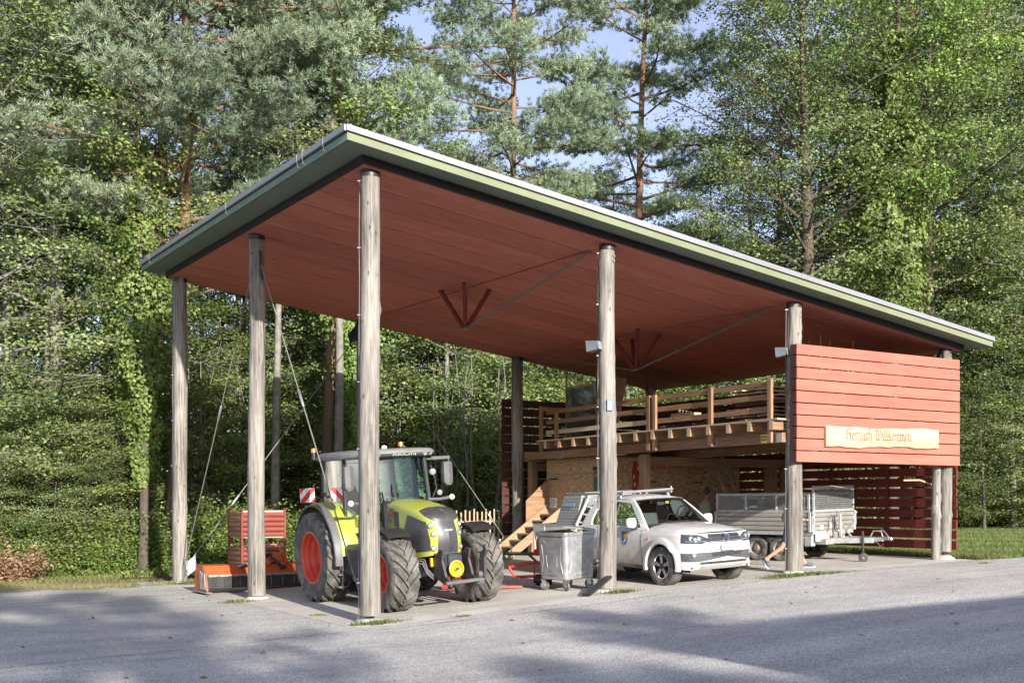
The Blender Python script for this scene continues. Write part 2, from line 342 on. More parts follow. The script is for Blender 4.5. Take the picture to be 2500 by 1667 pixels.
tag(mb.build('paving_joint', M['rust_line']), kind='structure')
# ================================================================ the open shed
ZS = lambda x: 7.60 - .1305 * x                    # underside of the roof
FR = [0, 5.0, 10.0, 15.02]; DY = 11.08
shed = thing('open_shed', 'large open machinery shed with sloping red soffit roof on tall round log posts', 'shed')
rgS = random.Random(11)
def slab(mb, x0, x1, y0, y1, a, b, m=0, g=0.0):
    """piece of the sloping roof between heights a and b above the soffit plane"""
    vs = [(x, y, ZS(x) + d) for x in (x0, x1) for y in (y0, y1) for d in (a, b)]
    mb.add(vs, [(0, 1, 3, 2), (4, 6, 7, 5), (0, 4, 5, 1), (2, 3, 7, 6), (0, 2, 6, 4), (1, 5, 7, 3)], m); return mb
roof = slab(MB(), -.22, 15.27, -.23, 11.31, .028, .20).build('roof', M['dark_red'], shed)
bx = [-.25, 5.0, 10.0, 15.30]; by = np.linspace(-.26, 11.34, 13)
for i in range(3):
    for j in range(12):
        j0 = by[j] + (.011 if j else 0); j1 = by[j + 1] - (.011 if j < 11 else 0)
        slab(MB(), bx[i] + .003, bx[i + 1] - .003, j0, j1, rgS.uniform(-.001, .0015), .024).build('soffit_board', M['soffit'], roof)
for (x0, x1, y0, y1) in ((-.28, 15.33, -.29, -.262), (-.28, 15.33, 11.342, 11.37), (-.281, -.252, -.262, 11.342), (15.302, 15.331, -.262, 11.342)):
    slab(MB(), x0, x1, y0, y1, -.004, .139).build('frieze_board', M['dark_red'], roof)
slab(MB(), -.70, 15.74, -.71, 11.78, .15, .24, 0).build('eave_underside', M['green_soffit'], roof)
xs = [-.72, 3.9, 8.2, 12.4, 15.76]
for a, b in zip(xs[:-1], xs[1:]):
    slab(MB(), a + .002, b - .002, -.735, -.712, .142, .262).build('fascia_board', M['green_trim'], roof)
    slab(MB(), a + .002, b - .002, 11.782, 11.805, .142, .262).build('fascia_board', M['green_trim'], roof)
ys = [-.735, 4.1, 8.0, 11.805]
tg = M['green_trim'].copy(); tg.name = 'shade_tinted_green_trim'  # side fascia copy of the trim, recoloured to hold the shade there
for n in tg.node_tree.nodes:
    if n.type == 'VALTORGB' and n.color_ramp.elements[0].position < .4:
        n.color_ramp.elements[0].color = (.13, .20, .16, 1); n.color_ramp.elements[1].color = (.20, .27, .21, 1)
for a, b in zip(ys[:-1], ys[1:]):
    slab(MB(), -.744, -.721, a + .002, b - .002, .142, .262).build('fascia_board', tg, roof)
    slab(MB(), 15.761, 15.784, a + .002, b - .002, .142, .262).build('fascia_board', tg, roof)
slab(MB(), -.70, 15.74, -.70, 11.77, .262, .30).build('roof_deck', M['dark_steel'], roof)
for k in range(8):                                     # metal verge in lengths
    a = -.77 + k * (16.58 / 8); b = a + 16.58 / 8
    slab(MB(), a + .002, b - .002, -.785, -.742, .275, .372).build('metal_edge', M['metal_trim'], roof)
    slab(MB(), a + .002, b - .002, 11.812, 11.855, .275, .372).build('metal_edge', M['metal_trim'], roof)
for k in range(6):
    a = -.742 + k * (12.55 / 6); b = a + 12.55 / 6
    slab(MB(), -.80, -.757, a + .002, b - .002, .275, .372).build('metal_edge', M['metal_trim'], roof)
    slab(MB(), 15.80, 15.843, a + .002, b - .002, .275, .372).build('metal_edge', M['metal_trim'], roof)
slab(MB(), -.756, 15.80, -.741, 11.81, .335, .36).build('roof_sheet', M['metal_trim'], roof)
for y in (.1, 1.0, 1.25, 5.1, 10.9):                      # small wire clips on the left verge
    mb = MB(); mb.tube([(-.81, y, ZS(-.8) + .39), (-.82, y, ZS(-.8) + .3), (-.80, y, ZS(-.8) + .17), (-.72, y, ZS(-.8) + .135)], .0045, 5).build('roof_clip', M['metal_trim'], roof)

def log_mesh(zb, zt, r0, r1, seed, n=36, rings=56, lean=(0, 0)):
    rg = np.random.RandomState(seed); mb = MB(); rows = []
    ph = rg.rand(6) * 6.28; ck = rg.rand() * 6.28; c2 = rg.rand() * 6.28
    kn = [(rg.rand() * 6.28, zb + rg.rand() * (zt - zb), rg.uniform(.010, .028)) for _ in range(34)]
    for i in range(rings):
        t = i / (rings - 1); z = zb + (zt - zb) * t; r = r0 + (r1 - r0) * t; row = []
        cx = lean[0] * t + .012 * math.sin(z * .9 + ph[0]); cy = lean[1] * t + .012 * math.sin(z * .8 + ph[1])
        for j in range(n):
            a = 2 * math.pi * j / n
            q = r * (1 + .018 * math.sin(2 * a + ph[2] + z * .2) + .012 * math.sin(3 * a + ph[3] - z * .5) + .008 * math.sin(z * 5 + a * 2 + ph[4]))
            for (ka, kz, kh) in kn:
                d = ((a - ka + math.pi) % (2 * math.pi) - math.pi) * r; e = (d / .05) ** 2 + ((z - kz) / .06) ** 2
                if e < 6: q += kh * math.exp(-e)
            for cc, dep in ((ck, .026), (c2, .018)):
                d = abs((a - cc - .1 * math.sin(z) + math.pi) % (2 * math.pi) - math.pi)
                if d < .1: q -= dep * (.5 + .5 * math.sin(z * .7 + cc * 3))
            row.append((cx + q * math.cos(a), cy + q * math.sin(a), z))
        rows.append(row)
    mb.grid(rows, 0, True, closed=True)
    mb.add(rows[0], [tuple(reversed(range(n)))], 0); mb.add(rows[-1], [tuple(range(n))], 0)
    return mb
def make_post(x, y, zb, r0, r1, seed, cable=None):
    g = G(x); zt = ZS(x) - .001
    e = log_mesh(zb - g, zt - g, r0, r1, seed).build('post', M['post'], shed, loc=(x, y, g))
    mb = MB(); prof = [(.0, .0)]
    rgp = random.Random(seed); rows = []
    for (r, z) in ((.25, -.03), (.24, .02), (.19, .05), (.12, max(.055, (zb - g) * .55)), (.0, max(.056, (zb - g) * .55))):
        rows.append([(max(r, .001) * (1 + .1 * math.sin(k * 1.3 + seed)) * math.cos(k * math.pi / 8), max(r, .001) * (1 + .1 * math.sin(k * 1.3 + seed)) * math.sin(k * math.pi / 8), z) for k in range(16)])
    mb.grid(rows, 0, True, closed=True).build('footing', M['concrete'], e)
    MB().box((0, 0, (zb - g) * .5 + .02), (.14, .05, (zb - g) + .1)).build('post_shoe', M['dark_steel'], e)
    MB().cyl((0, 0, zt - g - .10), (0, 0, zt - g - .002), r1 + .012, 24, 0).build('cap_ring', M['black'], e)
    for s, dz in ((.35, .22), (.35, .31)):
        a = -1.75 + .5
        MB().cyl((r1 * .97 * math.cos(a), r1 * .97 * math.sin(a), zt - g - dz), ((r1 + .012) * math.cos(a), (r1 + .012) * math.sin(a), zt - g - dz), .03, 14).build('washer', M['metal_trim'], e)
    if cable:
        a = cable; rr = r0 + .012; mb = MB()
        pts = [(rr * math.cos(a) * (1 - .05 * t), rr * math.sin(a) * (1 - .05 * t), .1 + (zt - g - .25) * t) for t in np.linspace(0, 1, 14)]
        pts = [(p[0] + .006 * math.sin(i * 2.1), p[1], p[2]) for i, p in enumerate(pts)]
        mb.tube([(pts[0][0] - .05, pts[0][1], .02)] + pts, .011, 6, 0)
        for p in pts[1::2]: mb.box((p[0], p[1], p[2]), (.06, .05, .018), 1, rot=a)
        mb.build('cable', [M['grey_plastic'], M['metal_trim']], e)
    return e
VIEWL = math.atan2(.5322, -.8465)                        # direction of picture-left
P1 = make_post(0, 0, .118, .176, .155, 1, VIEWL)
P2 = make_post(0, 5.54, .067, .182, .160, 2)
P3 = make_post(0, DY, .053, .178, .165, 3, VIEWL)
P4 = make_post(FR[1], 0, .375, .172, .148, 4, VIEWL)
P5 = make_post(FR[2], 0, .548, .190, .150, 5, VIEWL + .25)
P6 = make_post(FR[3], 0, .84, .150, .140, 6)
P7 = make_post(FR[2], DY, .58, .175, .165, 7)
P8 = make_post(FR[3], DY, .75, .165, .155, 8)
P9 = make_post(FR[1], DY, .38, .175, .160, 9)
log_mesh(0, 2.4, .108, .102, 15, 22, 26).build('prop_post', M['post'], shed, loc=(14.72, .02, G(14.7) - .02))
# under-spanned trusses
for X, V_, y0, y1 in ((5.0, 6.03, .58, 10.4), (10.0, 5.38, .72, 10.3)):
    p0 = V(X, y0, ZS(X) - .03); p1 = V(X, 5.48, V_); p2 = V(X, y1, ZS(X) - .03)
    for d in (-.035, .035):
        MB().tube([p0 + V(d, 0, 0), p1 + V(d, -.05, 0)], .014, 6).build('tie_rod', M['rod'], shed)
        MB().tube([p1 + V(d, .05, 0), p2 + V(d, 0, 0)], .014, 6).build('tie_rod', M['rod'], shed)
    MB().box(p1 + V(0, 0, .0), (.12, .2, .045), bev=.01).build('rod_saddle', M['rod'], shed)
    for dx in (-.34, .34):
        for dy in (-.54, .58):
            MB().bar(p1 + V(dx * .06, dy * .06, .02), (X + dx, 5.48 + dy, ZS(X + dx) - .002), .085, .085, bev=.006).build('strut', M['red_z'], shed)
    MB().box((X, 5.5, ZS(X) - .012), (.1, 9.9, .012)).build('joint_batten', M['soffit'], shed)
# stays
def stay(p0, p1, tb=.42, r=.013):
    p0, p1 = Vector(p0), Vector(p1); q = p0.lerp(p1, tb); d = (p1 - p0).normalized()
    s = MB().tube([p0, p1], r, 8).build('stay_rod', M['rod'], shed)
    MB().tube([q - d * .22, q - d * .2, q + d * .2, q + d * .22], [.014, .028, .028, .014], 8).build('turnbuckle', M['steel'], s)
def plate(pts, th, m): 
    a = [Vector(p) for p in pts]; n = (a[1] - a[0]).cross(a[2] - a[0]).normalized() * th
    return MB().add([p - n / 2 for p in a] + [p + n / 2 for p in a], [tuple(range(len(a))), tuple(reversed(range(len(a), 2 * len(a))))] + [(i, i + len(a), (i + 1) % len(a) + len(a), (i + 1) % len(a)) for i in range(len(a))]).build('anchor_plate', m, shed)
stay((.0, 5.33, 7.02), (.03, .42, .36), .45); stay((.0, 5.75, 6.98), (.0, 10.72, .42), .45)
stay((4.82, DY, 6.55), (.32, DY, .62), .76); stay((5.18, DY, 6.5), (9.55, DY, .95), .9)
plate([(.0, 5.36, 7.25), (0, 5.36, 6.75), (0, 5.2, 6.6), (0, 5.3, 7.25)], .03, M['black'])
plate([(.0, 10.92, .3), (0, 10.9, .0), (0, 10.5, .35), (0, 10.62, .62)], .02, M['steel'])
plate([(.1, DY, .1), (.42, DY, .34), (.38, DY, .68), (.14, DY, .5)], .02, M['steel'])
plate([(4.86, DY, 6.9), (4.55, DY, 6.55), (4.62, DY, 6.3), (4.86, DY, 6.42)], .02, M['black'])
plate([(9.85, DY, .55), (9.4, DY, .86), (9.5, DY, 1.02), (9.86, DY, 1.05)], .02, M['steel'])

# ---------------------------------------------------------------- red slat walls
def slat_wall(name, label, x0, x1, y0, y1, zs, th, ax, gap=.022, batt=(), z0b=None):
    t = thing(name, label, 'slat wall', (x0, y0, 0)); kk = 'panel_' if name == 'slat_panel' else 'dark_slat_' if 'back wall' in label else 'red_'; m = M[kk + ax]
    for a, b in zip(zs[:-1], zs[1:]):
        w = rgS.uniform(-.003, .003)
        if ax == 'x': MB().box(((x1 - x0) / 2, w, (a + b) / 2), (x1 - x0 + rgS.uniform(-.008, .008), th, b - a - gap), bev=.006).build('board', m, t)
        else: MB().box((w, (y1 - y0) / 2, (a + b) / 2), (th, y1 - y0 + rgS.uniform(-.008, .008), b - a - gap), bev=.006).build('board', m, t)
    for q in batt:
        z0 = z0b if z0b else zs[0]
        c = (q - x0, th / 2 + .032, (z0 + zs[-1]) / 2) if ax == 'x' else (-th / 2 - .032, q - y0, (z0 + zs[-1]) / 2)
        MB().box(c, (.07, .055, zs[-1] - z0 - .02) if ax == 'x' else (.055, .07, zs[-1] - z0 - .02)).build('batten', M['red_z'], t)
    return t
pz = [2.865, 3.115, 3.375, 3.626, 3.873, 4.13, 4.387, 4.637, 4.884, 5.141, 5.385]
front = slat_wall('slat_panel', 'bright red slatted board panel facing the yard above the trailer, carrying a carved wood sign', 9.76, 15.14, -.30, 0, pz, .034, 'x', batt=(9.85, 11.2, 12.45, 13.72, 15.05))
for a, b in zip(pz[:-1], pz[1:]):
    MB().box((.016, .105, (a + b) / 2 - .0), (.03, .165, b - a - .026), bev=.004).build('board', M['dark_slat_y'], front)
rz = [.86 + i * .253 for i in range(18)]
slat_wall('slat_wall', 'shaded red slatted side wall behind the trailer at the right end of the shed', 15.30, 0, -.12, 11.2, rz, .034, 'y', gap=.045, batt=(.2, 1.9, 3.75, 5.6, 7.5, 9.4, 11.0))
bz = [.62 + i * .262 for i in range(18)]
slat_wall('slat_wall', 'shaded slatted back wall of the shed behind the upper storage deck', 9.62, 15.26, 11.36, 0, bz, .034, 'x', gap=.035, batt=(9.7, 11.5, 13.4, 15.1))

# carved welcome sign
sign = thing('welcome_sign', 'pale live-edge wooden board carved with Herzlich Willkommen on the red slat panel', 'sign', (10.57, -.362, 3.21))
rows = []; nn = 70; rs = np.random.RandomState(4)
wob = lambda t, p: .012 * math.sin(t * 9 + p) + .007 * math.sin(t * 23 + p * 2) + .004 * math.sin(t * 51 + p)
pro = []
for i in range(nn + 1):
    t = i / nn; x = 3.71 * t
    zt = .44 + .05 * t + wob(t, .5) - (.03 if .36 < t < .40 else 0) ; zb_ = .0 + .045 * t + wob(t, 2.4) * 1.3
    rows.append([(x, .03, zb_), (x, 0, zb_ + .004), (x, -.022, zb_ + .018), (x, -.026 + .003 * math.sin(t * 40), (zb_ + zt) / 2), (x, -.024, zt - .05), (x, -.006, zt - .006), (x, .03, zt)])
mb = MB(); mb.grid(rows, 0, True)
mb.add(rows[0] + rows[-1], [tuple(range(7)), tuple(reversed(range(7, 14)))], 0)
mb.build('board', M['pine_x'], sign)
GL = {  # blackletter strokes on a 0..1 x-height grid
 'H': (1.15, [[(.1, 1.35), (.75, 1.5), (1.0, 1.38)], [(.28, 1.4), (.22, .55), (.3, .1), (.12, 0)], [(.3, .8), (.62, 1.0), (.9, .85), (.88, .3), (.72, -.25)]]),
 'e': (.62, [[(.12, .75), (.12, .2), (.35, 0), (.52, .15)], [(.12, .78), (.36, 1.0), (.5, .78), (.14, .5)]]),
 'r': (.6, [[(.08, .9), (.2, .8), (.2, .15), (.32, 0)], [(.22, .8), (.4, 1.0), (.55, .86)]]),
 'z': (.66, [[(.08, .95), (.5, .95), (.2, .55), (.5, .3), (.48, -.2), (.1, -.4)]]),
 'l': (.42, [[(.2, 1.5), (.14, 1.35), (.14, .2), (.34, 0)]]),
 'i': (.42, [[(.06, .9), (.18, .8), (.18, .15), (.34, 0)], [(.2, 1.22), (.26, 1.32)]]),
 'c': (.58, [[(.14, .8), (.12, .2), (.34, 0), (.5, .14)], [(.14, .82), (.36, 1.0), (.5, .84)]]),
 'h': (.74, [[(.2, 1.5), (.14, 1.35), (.14, .05)], [(.16, .75), (.42, 1.0), (.56, .8), (.54, .1), (.42, -.3)]]),
 'W': (1.5, [[(.05, 1.2), (.2, 1.45), (.32, 1.3), (.26, .3), (.5, .02)], [(.6, 1.42), (.72, 1.3), (.66, .3), (.5, .02)], [(.66, .3), (.92, .02), (1.2, .25), (1.28, .9), (1.08, 1.3), (.98, 1.1)]]),
 'k': (.66, [[(.2, 1.5), (.14, 1.35), (.14, .15), (.28, 0)], [(.02, .8), (.5, .92)], [(.2, .62), (.5, .5), (.44, .12), (.58, 0)]]),
 'o': (.66, [[(.14, .78), (.12, .2), (.34, 0), (.54, .22), (.54, .78), (.34, 1.0), (.14, .78)]]),
 'm': (1.05, [[(.06, .9), (.18, .8), (.18, .12), (.26, .0)], [(.2, .78), (.4, 1.0), (.52, .8), (.52, .12), (.6, 0)], [(.54, .78), (.74, 1.0), (.86, .8), (.86, .14), (.98, 0)]]),
 'n': (.74, [[(.06, .9), (.18, .8), (.18, .12), (.26, .0)], [(.2, .78), (.42, 1.0), (.55, .8), (.55, .14), (.68, 0)]]), ' ': (.55, [])}
mb = MB(); x = .60; S = .165
for ch in 'Herzlich Willkommen':
    w, st = GL[ch]
    for ln in st:
        for a, b in zip(ln[:-1], ln[1:]):
            z0 = .155 + .012 * x
            A = V(x + a[0] * S, 0, z0 + a[1] * S); B = V(x + b[0] * S, 0, z0 + b[1] * S); nb = V(.0105, 0, .0085)
            d = (B - A).normalized() * .003; A -= d; B += d
            q = [A - nb, B - nb, B + nb, A + nb]
            mb.add([p + V(0, -.0285, 0) for p in q] + [p + V(0, -.02, 0) for p in q], [(0, 1, 2, 3), (0, 4, 5, 1), (1, 5, 6, 2), (2, 6, 7, 3), (3, 7, 4, 0)], 0)
    x += w * S * .98
mb.build('lettering', mat('carved_letter_brown', (.15, .088, .042), .8, var=.2, scale=12), sign)

def text_mesh(name, s, size, m, parent, loc, rot, width=None, ext=.0015, align='CENTER'):
    cu = D_.curves.new(name + '_c', 'FONT'); cu.body = s; cu.size = size; cu.align_x = align; cu.align_y = 'CENTER'; cu.extrude = ext
    o = D_.objects.new(name + '_c', cu); COL.objects.link(o); dg = bpy.context.evaluated_depsgraph_get()
    me = D_.meshes.new_from_object(o.evaluated_get(dg)); D_.objects.remove(o); D_.curves.remove(cu)
    me.name = name; me.materials.clear(); me.materials.append(m)
    if width:
        xs_ = [v.co.x for v in me.vertices]; k = width / (max(xs_) - min(xs_))
        for v in me.vertices: v.co.x *= k
    r = D_.objects.new(name, me); COL.objects.link(r); r.parent = parent; r.location = loc; r.rotation_euler = rot; return r
RX = (rad(90), 0, 0)                       # text facing -Y
RXL = (rad(90), 0, rad(-90))               # text facing -X

# ---------------------------------------------------------------- storage deck
deck = thing('storage_deck', 'brown timber storage deck with railing built inside the right half of the shed', 'platform', (9.74, 0, 0))
zt = lambda y, z: z - .0085 * y
def dbar(name, y0, y1, x, z, w, h, m): return MB().bar((x - 9.74, y0, zt(y0, z)), (x - 9.74, y1, zt(y1, z)), w, h, bev=.006).build(name, m, deck)
dbar('beam', .03, 5.2, 9.74, 3.405, .14, .21, M['beam_y']); dbar('beam', 5.21, 10.2, 9.74, 3.405, .14, .21, M['beam_y'])
dbar('beam', .1, 11, 13.0, 3.405, .14, .21, M['beam_y'])
for y in (5.4, 10.45): MB().box((2.9, y, 3.12 - .0085 * y), (5.2, .14, .22), bev=.006).build('beam', M['beam_x'], deck)
for i in range(14):
    y = .16 + i * .668
    MB().box((2.55, y, zt(y, 3.67)), (5.62, .12, .205), bev=.005).build('joist', M['beam_x'], deck)
    MB().box((-.2635, y, zt(y, 3.67)), (.004, .116, .2)).build('joist_end', M['pine_z'], deck)
for i in range(22):
    x = -.27 + .005 + i * .262
    MB().bar((x + .126, -.02, zt(0, 3.792)), (x + .126, 9.3, zt(9.3, 3.792)), .25, .035).build('deck_board', M['pine_y'] if i == 0 else M['beam_y'], deck)
for (x, y, z1, s) in ((10.05, 10.34, 3.19, .22), (10.05, 5.16, 3.23, .21), (14.82, 5.55, 3.06, .28), (15.10, 5.35, 3.06, .16)):
    MB().box((x - 9.74, y, (z1 + G(x)) / 2), (s, s, z1 - G(x)), bev=.012).build('support_post', M['beam_z'], deck)
for (y, z0, z1) in ((9.13, 3.50, 4.76), (8.42, 3.62, 4.55), (4.41, 3.32, 4.66), (4.18, 3.32, 4.66), (2.17, 3.32, 4.66), (.28, 3.3, 4.66)):
    MB().box((-.17 if y < 9 else -.2, y, (zt(y, z0) + zt(y, z1)) / 2), (.07, .12, z1 - z0), bev=.006).build('rail_post', M['beam_z'], deck)
for z in (4.585, 4.31, 4.025):
    for (a, b) in ((8.99, 4.36), (4.23, 2.19), (2.15, .24)):
        dbar('rail', a, b, 9.617, z - .008, .032, .115, M['pine_y'] if z < 4.1 and a > 8 else M['beam_y'])
MB().box((.25, 9.13, 4.62), (.8, .035, .11), bev=.004).build('rail', M['beam_x'], deck)
for y, z in ((4.3, 3.40), (2.17, 3.40), (8.35, 3.38), (.12, 3.40)):
    MB().box((-.078, y, zt(y, z)), (.012, .2, .19), bev=.004).build('steel_bracket', M['steel'], deck)
ls = thing('load_sign', 'small yellow load limit sign on the deck beam by the front log post', 'sign', (9.655, .52, 3.40))
MB().box((-.006, 0, 0), (.01, .24, .19), bev=.003).build('panel', mat('yellow_sign_face', (.58, .42, .10), .55, var=.08), ls)
ink = mat('black_ink', (.02, .02, .02), .7)
text_mesh('lettering', 'Nutzlast\n350kg/m²', .06, ink, ls, (-.0135, 0, .005), RXL, .19)

# ---------------------------------------------------------------- chipboard cabin under the deck
def osbmat():
    m = D_.materials.new('oriented_strand_board'); m.use_nodes = True; nt = m.node_tree; L = nt.links; P = nt.nodes['Principled BSDF']; P.inputs['Roughness'].default_value = .8
    tc = N(nt, 'ShaderNodeTexCoord'); outs = []
    for k, (s, r) in enumerate((((14, 14, 44), .5), ((14, 44, 17), -.6))):
        mp = N(nt, 'ShaderNodeMapping'); mp.inputs['Scale'].default_value = s; mp.inputs['Rotation'].default_value = (r, .2, .1)
        L.new(tc.outputs['Object'], mp.inputs[0]); vo = N(nt, 'ShaderNodeTexVoronoi'); vo.inputs['Scale'].default_value = 1.3; L.new(mp.outputs[0], vo.inputs['Vector'])
        sp = N(nt, 'ShaderNodeSeparateColor'); L.new(vo.outputs['Color'], sp.inputs[0]); outs.append(sp.outputs[0])
    mn = N(nt, 'ShaderNodeMath', operation='ADD'); L.new(outs[0], mn.inputs[0]); L.new(outs[1], mn.inputs[1])
    rp = N(nt, 'ShaderNodeValToRGB'); e = rp.color_ramp.elements; e[0].position = .25; e[0].color = (.26, .15, .078, 1); e[1].position = .8; e[1].color = (.58, .40, .24, 1)
    x = e.new(.42); x.color = (.43, .275, .15, 1)
    mh = N(nt, 'ShaderNodeMath', operation='MULTIPLY'); mh.inputs[1].default_value = .5; L.new(mn.outputs[0], mh.inputs[0]); L.new(mh.outputs[0], rp.inputs[0]); L.new(rp.outputs[0], P.inputs['Base Color'])
    bp = N(nt, 'ShaderNodeBump'); bp.inputs['Strength'].default_value = .3; bp.inputs['Distance'].default_value = .008; L.new(mn.outputs[0], bp.inputs['Height']); L.new(bp.outputs[0], P.inputs['Normal'])
    return m
M['osb'] = osbmat()
cab = thing('storage_cabin', 'brown chipboard storage cabin with double doors under the timber deck', 'cabin', (10.2, 7.2, .52))
def osbx(n, x0, x1, z0, z1, y=.0, th=.03): return MB().box(((x0 + x1) / 2, y + th / 2, (z0 + z1) / 2), (x1 - x0 - .006, th, z1 - z0 - .006), bev=.002).build(n, M['osb'], cab)
def osby(n, y0, y1, z0, z1, x=.0, th=.03): return MB().box((x + th / 2, (y0 + y1) / 2, (z0 + z1) / 2), (th, y1 - y0 - .006, z1 - z0 - .006), bev=.002).build(n, M['osb'], cab)
osby('wall_panel', .03, 2.64, 2.28, 2.68); dl = osby('door', .03, 2.64, .0, 2.28)
osby('corner_board', .0, .03, 0, 2.68, -.012, .05)
osbx('wall_panel', .05, 1.42, 0, 2.68, .01); osbx('wall_panel', 3.80, 5.02, 0, 2.68, .01); osbx('wall_panel', 1.42, 3.80, 2.36, 2.68, .012)
for a, b in ((1.43, 2.63), (2.63, 3.79)):
    d = osbx('door', a, b, .02, 2.35, .0)
    MB().box((a + .30 if a < 2 else b - .40, -.006, 2.05), (.36, .014, .04)).build('hinge', M['dark_steel'], d)
MB().box((-.008, 2.3, 2.15), (.014, .42, .045)).build('hinge', M['dark_steel'], dl)
MB().box((2.5, 1.3, 2.70), (5.0, 2.7, .03)).build('roof', M['osb'], cab)
bn = thing('forest_banner', 'long wooden banner with faded red letters over the cabin double doors', 'banner', (12.75, 7.195, 3.0))
MB().box((0, -.012, 0), (2.1, .022, .30), bev=.004).build('board', M['osb'], bn)
text_mesh('lettering', 'LEBENSRAUM WALD', .235, mat('faded_red_ink', (.46, .035, .03), .7, var=.15, scale=9), bn, (.05, -.0245, .0), RX, 1.92)
mb = MB()
for j, z in enumerate((.06, -.04)):
    for i in range(4): mb.box((-1.02 + i * .032, -.0242, z), (.024, .003, .05 if j == 0 else .035))
mb.build('small_print', ink, bn)['kind'] = 'stuff'
nt_ = thing('notice', 'small white printed notice on the sunlit chipboard left of the pickup', 'notice', (10.19, 9.48, 1.99))
MB().box((0, 0, 0), (.012, .36, .28), bev=.003).build('panel', M['white'], nt_)
mb = MB()
for z, w in ((.07, .22), (.0, .27), (-.07, .2)):
    for i in range(int(w / .03)): mb.box((-.0075, w / 2 - .015 - i * .03, z), (.003, .022, .03))
mb.build('small_print', mat('grey_print', (.25, .25, .25), .8), nt_)['kind'] = 'stuff'
gt = thing('hand_scoop', 'green tool hanging on the chipboard wall left of the middle log post', 'tool', (10.175, 7.45, 2.5))
MB().box((0, 0, 0), (.03, .13, .36), bev=.02).build('blade', mat('green_enamel', (.02, .17, .08), .4), gt)
MB().tube([(0, .02, .17), (-.02, .03, .26), (0, -.02, .34), (0, -.12, .3)], .014, 6).build('handle', M['dark_steel'], gt)
MB().box((0, .02, .42), (.05, .14, .09), bev=.01).build('hanger', M['black'], gt)
rt = thing('warning_trestle', 'folded red and white warning trestle hanging beside the deck post', 'trestle', (11.35, 7.16, 2.72), (0, 0, rad(90)))
redp = mat('red_enamel', (.40, .025, .02), .45, var=.15)
MB().prism([(-.06, .36), (.08, .36), (.1, .08), (.02, -.38), (-.08, -.38), (-.12, .05)], (0, 0, 0), (0, -1, 0), (0, 0, 1), (.03, 0, 0)).build('board', redp, rt)
mb = MB()
for (y, z) in ((.085, -.02), (.05, -.22), (-.06, .22)): mb.box((-.004, y, z), (.008, .03, .1), rot=(.25, 0, 0))
mb.build('reflector', M['white'], rt)
# ================================================================ vegetation
M['bark_pine'] = mat('pine_bark', (.15, .105, .08), .9, var=.35, scale=9, stretch=(2, 2, .5), bump=.8, bscale=14)
def pinebark():
    m = mat('red_pine_bark', (.21, .12, .08), .9, var=.3, scale=8, stretch=(2, 2, .6), bump=.8, bscale=12)
    nt = m.node_tree; L = nt.links; P = nt.nodes['Principled BSDF']; src = P.inputs['Base Color'].links[0].from_socket
    tc = N(nt, 'ShaderNodeTexCoord'); sp = N(nt, 'ShaderNodeSeparateXYZ'); L.new(tc.outputs['Object'], sp.inputs[0])
    mr = N(nt, 'ShaderNodeMapRange'); mr.inputs['From Min'].default_value = 3; mr.inputs['From Max'].default_value = 9; L.new(sp.outputs[2], mr.inputs[0])
    mx = N(nt, 'ShaderNodeMix', data_type='RGBA'); L.new(mr.outputs[0], mx.inputs[0]); mx.inputs[6].default_value = (.10, .08, .065, 1); L.new(src, mx.inputs[7]); L.new(mx.outputs[2], P.inputs['Base Color']); return m
M['bark_pine'] = pinebark()
M['bark_grey'] = mat('grey_beech_bark', (.20, .185, .16), .85, var=.3, scale=5, dirt=(.07, .075, .04), dscale=2.2, damt=.7, bump=.4, bscale=20)
M['bark_dark'] = mat('dark_bark', (.085, .068, .052), .9, var=.35, scale=8, stretch=(2, 2, .5), bump=.8, bscale=14)
M['leaf_beech'] = leafmat('beech_leaves', (.07, .11, .036), (.26, .32, .125), .28, .58, .35, dead=(.33, .17, .03))
M['leaf_hornbeam'] = leafmat('hornbeam_leaves', (.075, .125, .03), (.265, .33, .095), .38, .58, .35, dead=(.33, .2, .03))
M['leaf_olive'] = leafmat('pale_olive_leaves', (.085, .125, .04), (.30, .365, .15), .33, .58, .35)
M['leaf_ivy'] = leafmat('bright_ivy_leaves', (.085, .145, .03), (.28, .36, .105), .33, .5, .4)
M['needle'] = leafmat('blue_green_needles', (.10, .142, .088), (.36, .43, .30), .2, .5, .4)
M['leaf_dead'] = leafmat('withered_leaves', (.24, .14, .09), (.42, .28, .19), .3, .7, .2)
M['grass'] = leafmat('grass_blades', (.10, .145, .04), (.25, .275, .11), .4, .6, .3)
M['drygrass'] = leafmat('dry_grass_blades', (.13, .15, .05), (.30, .27, .12), .35, .7, .2)

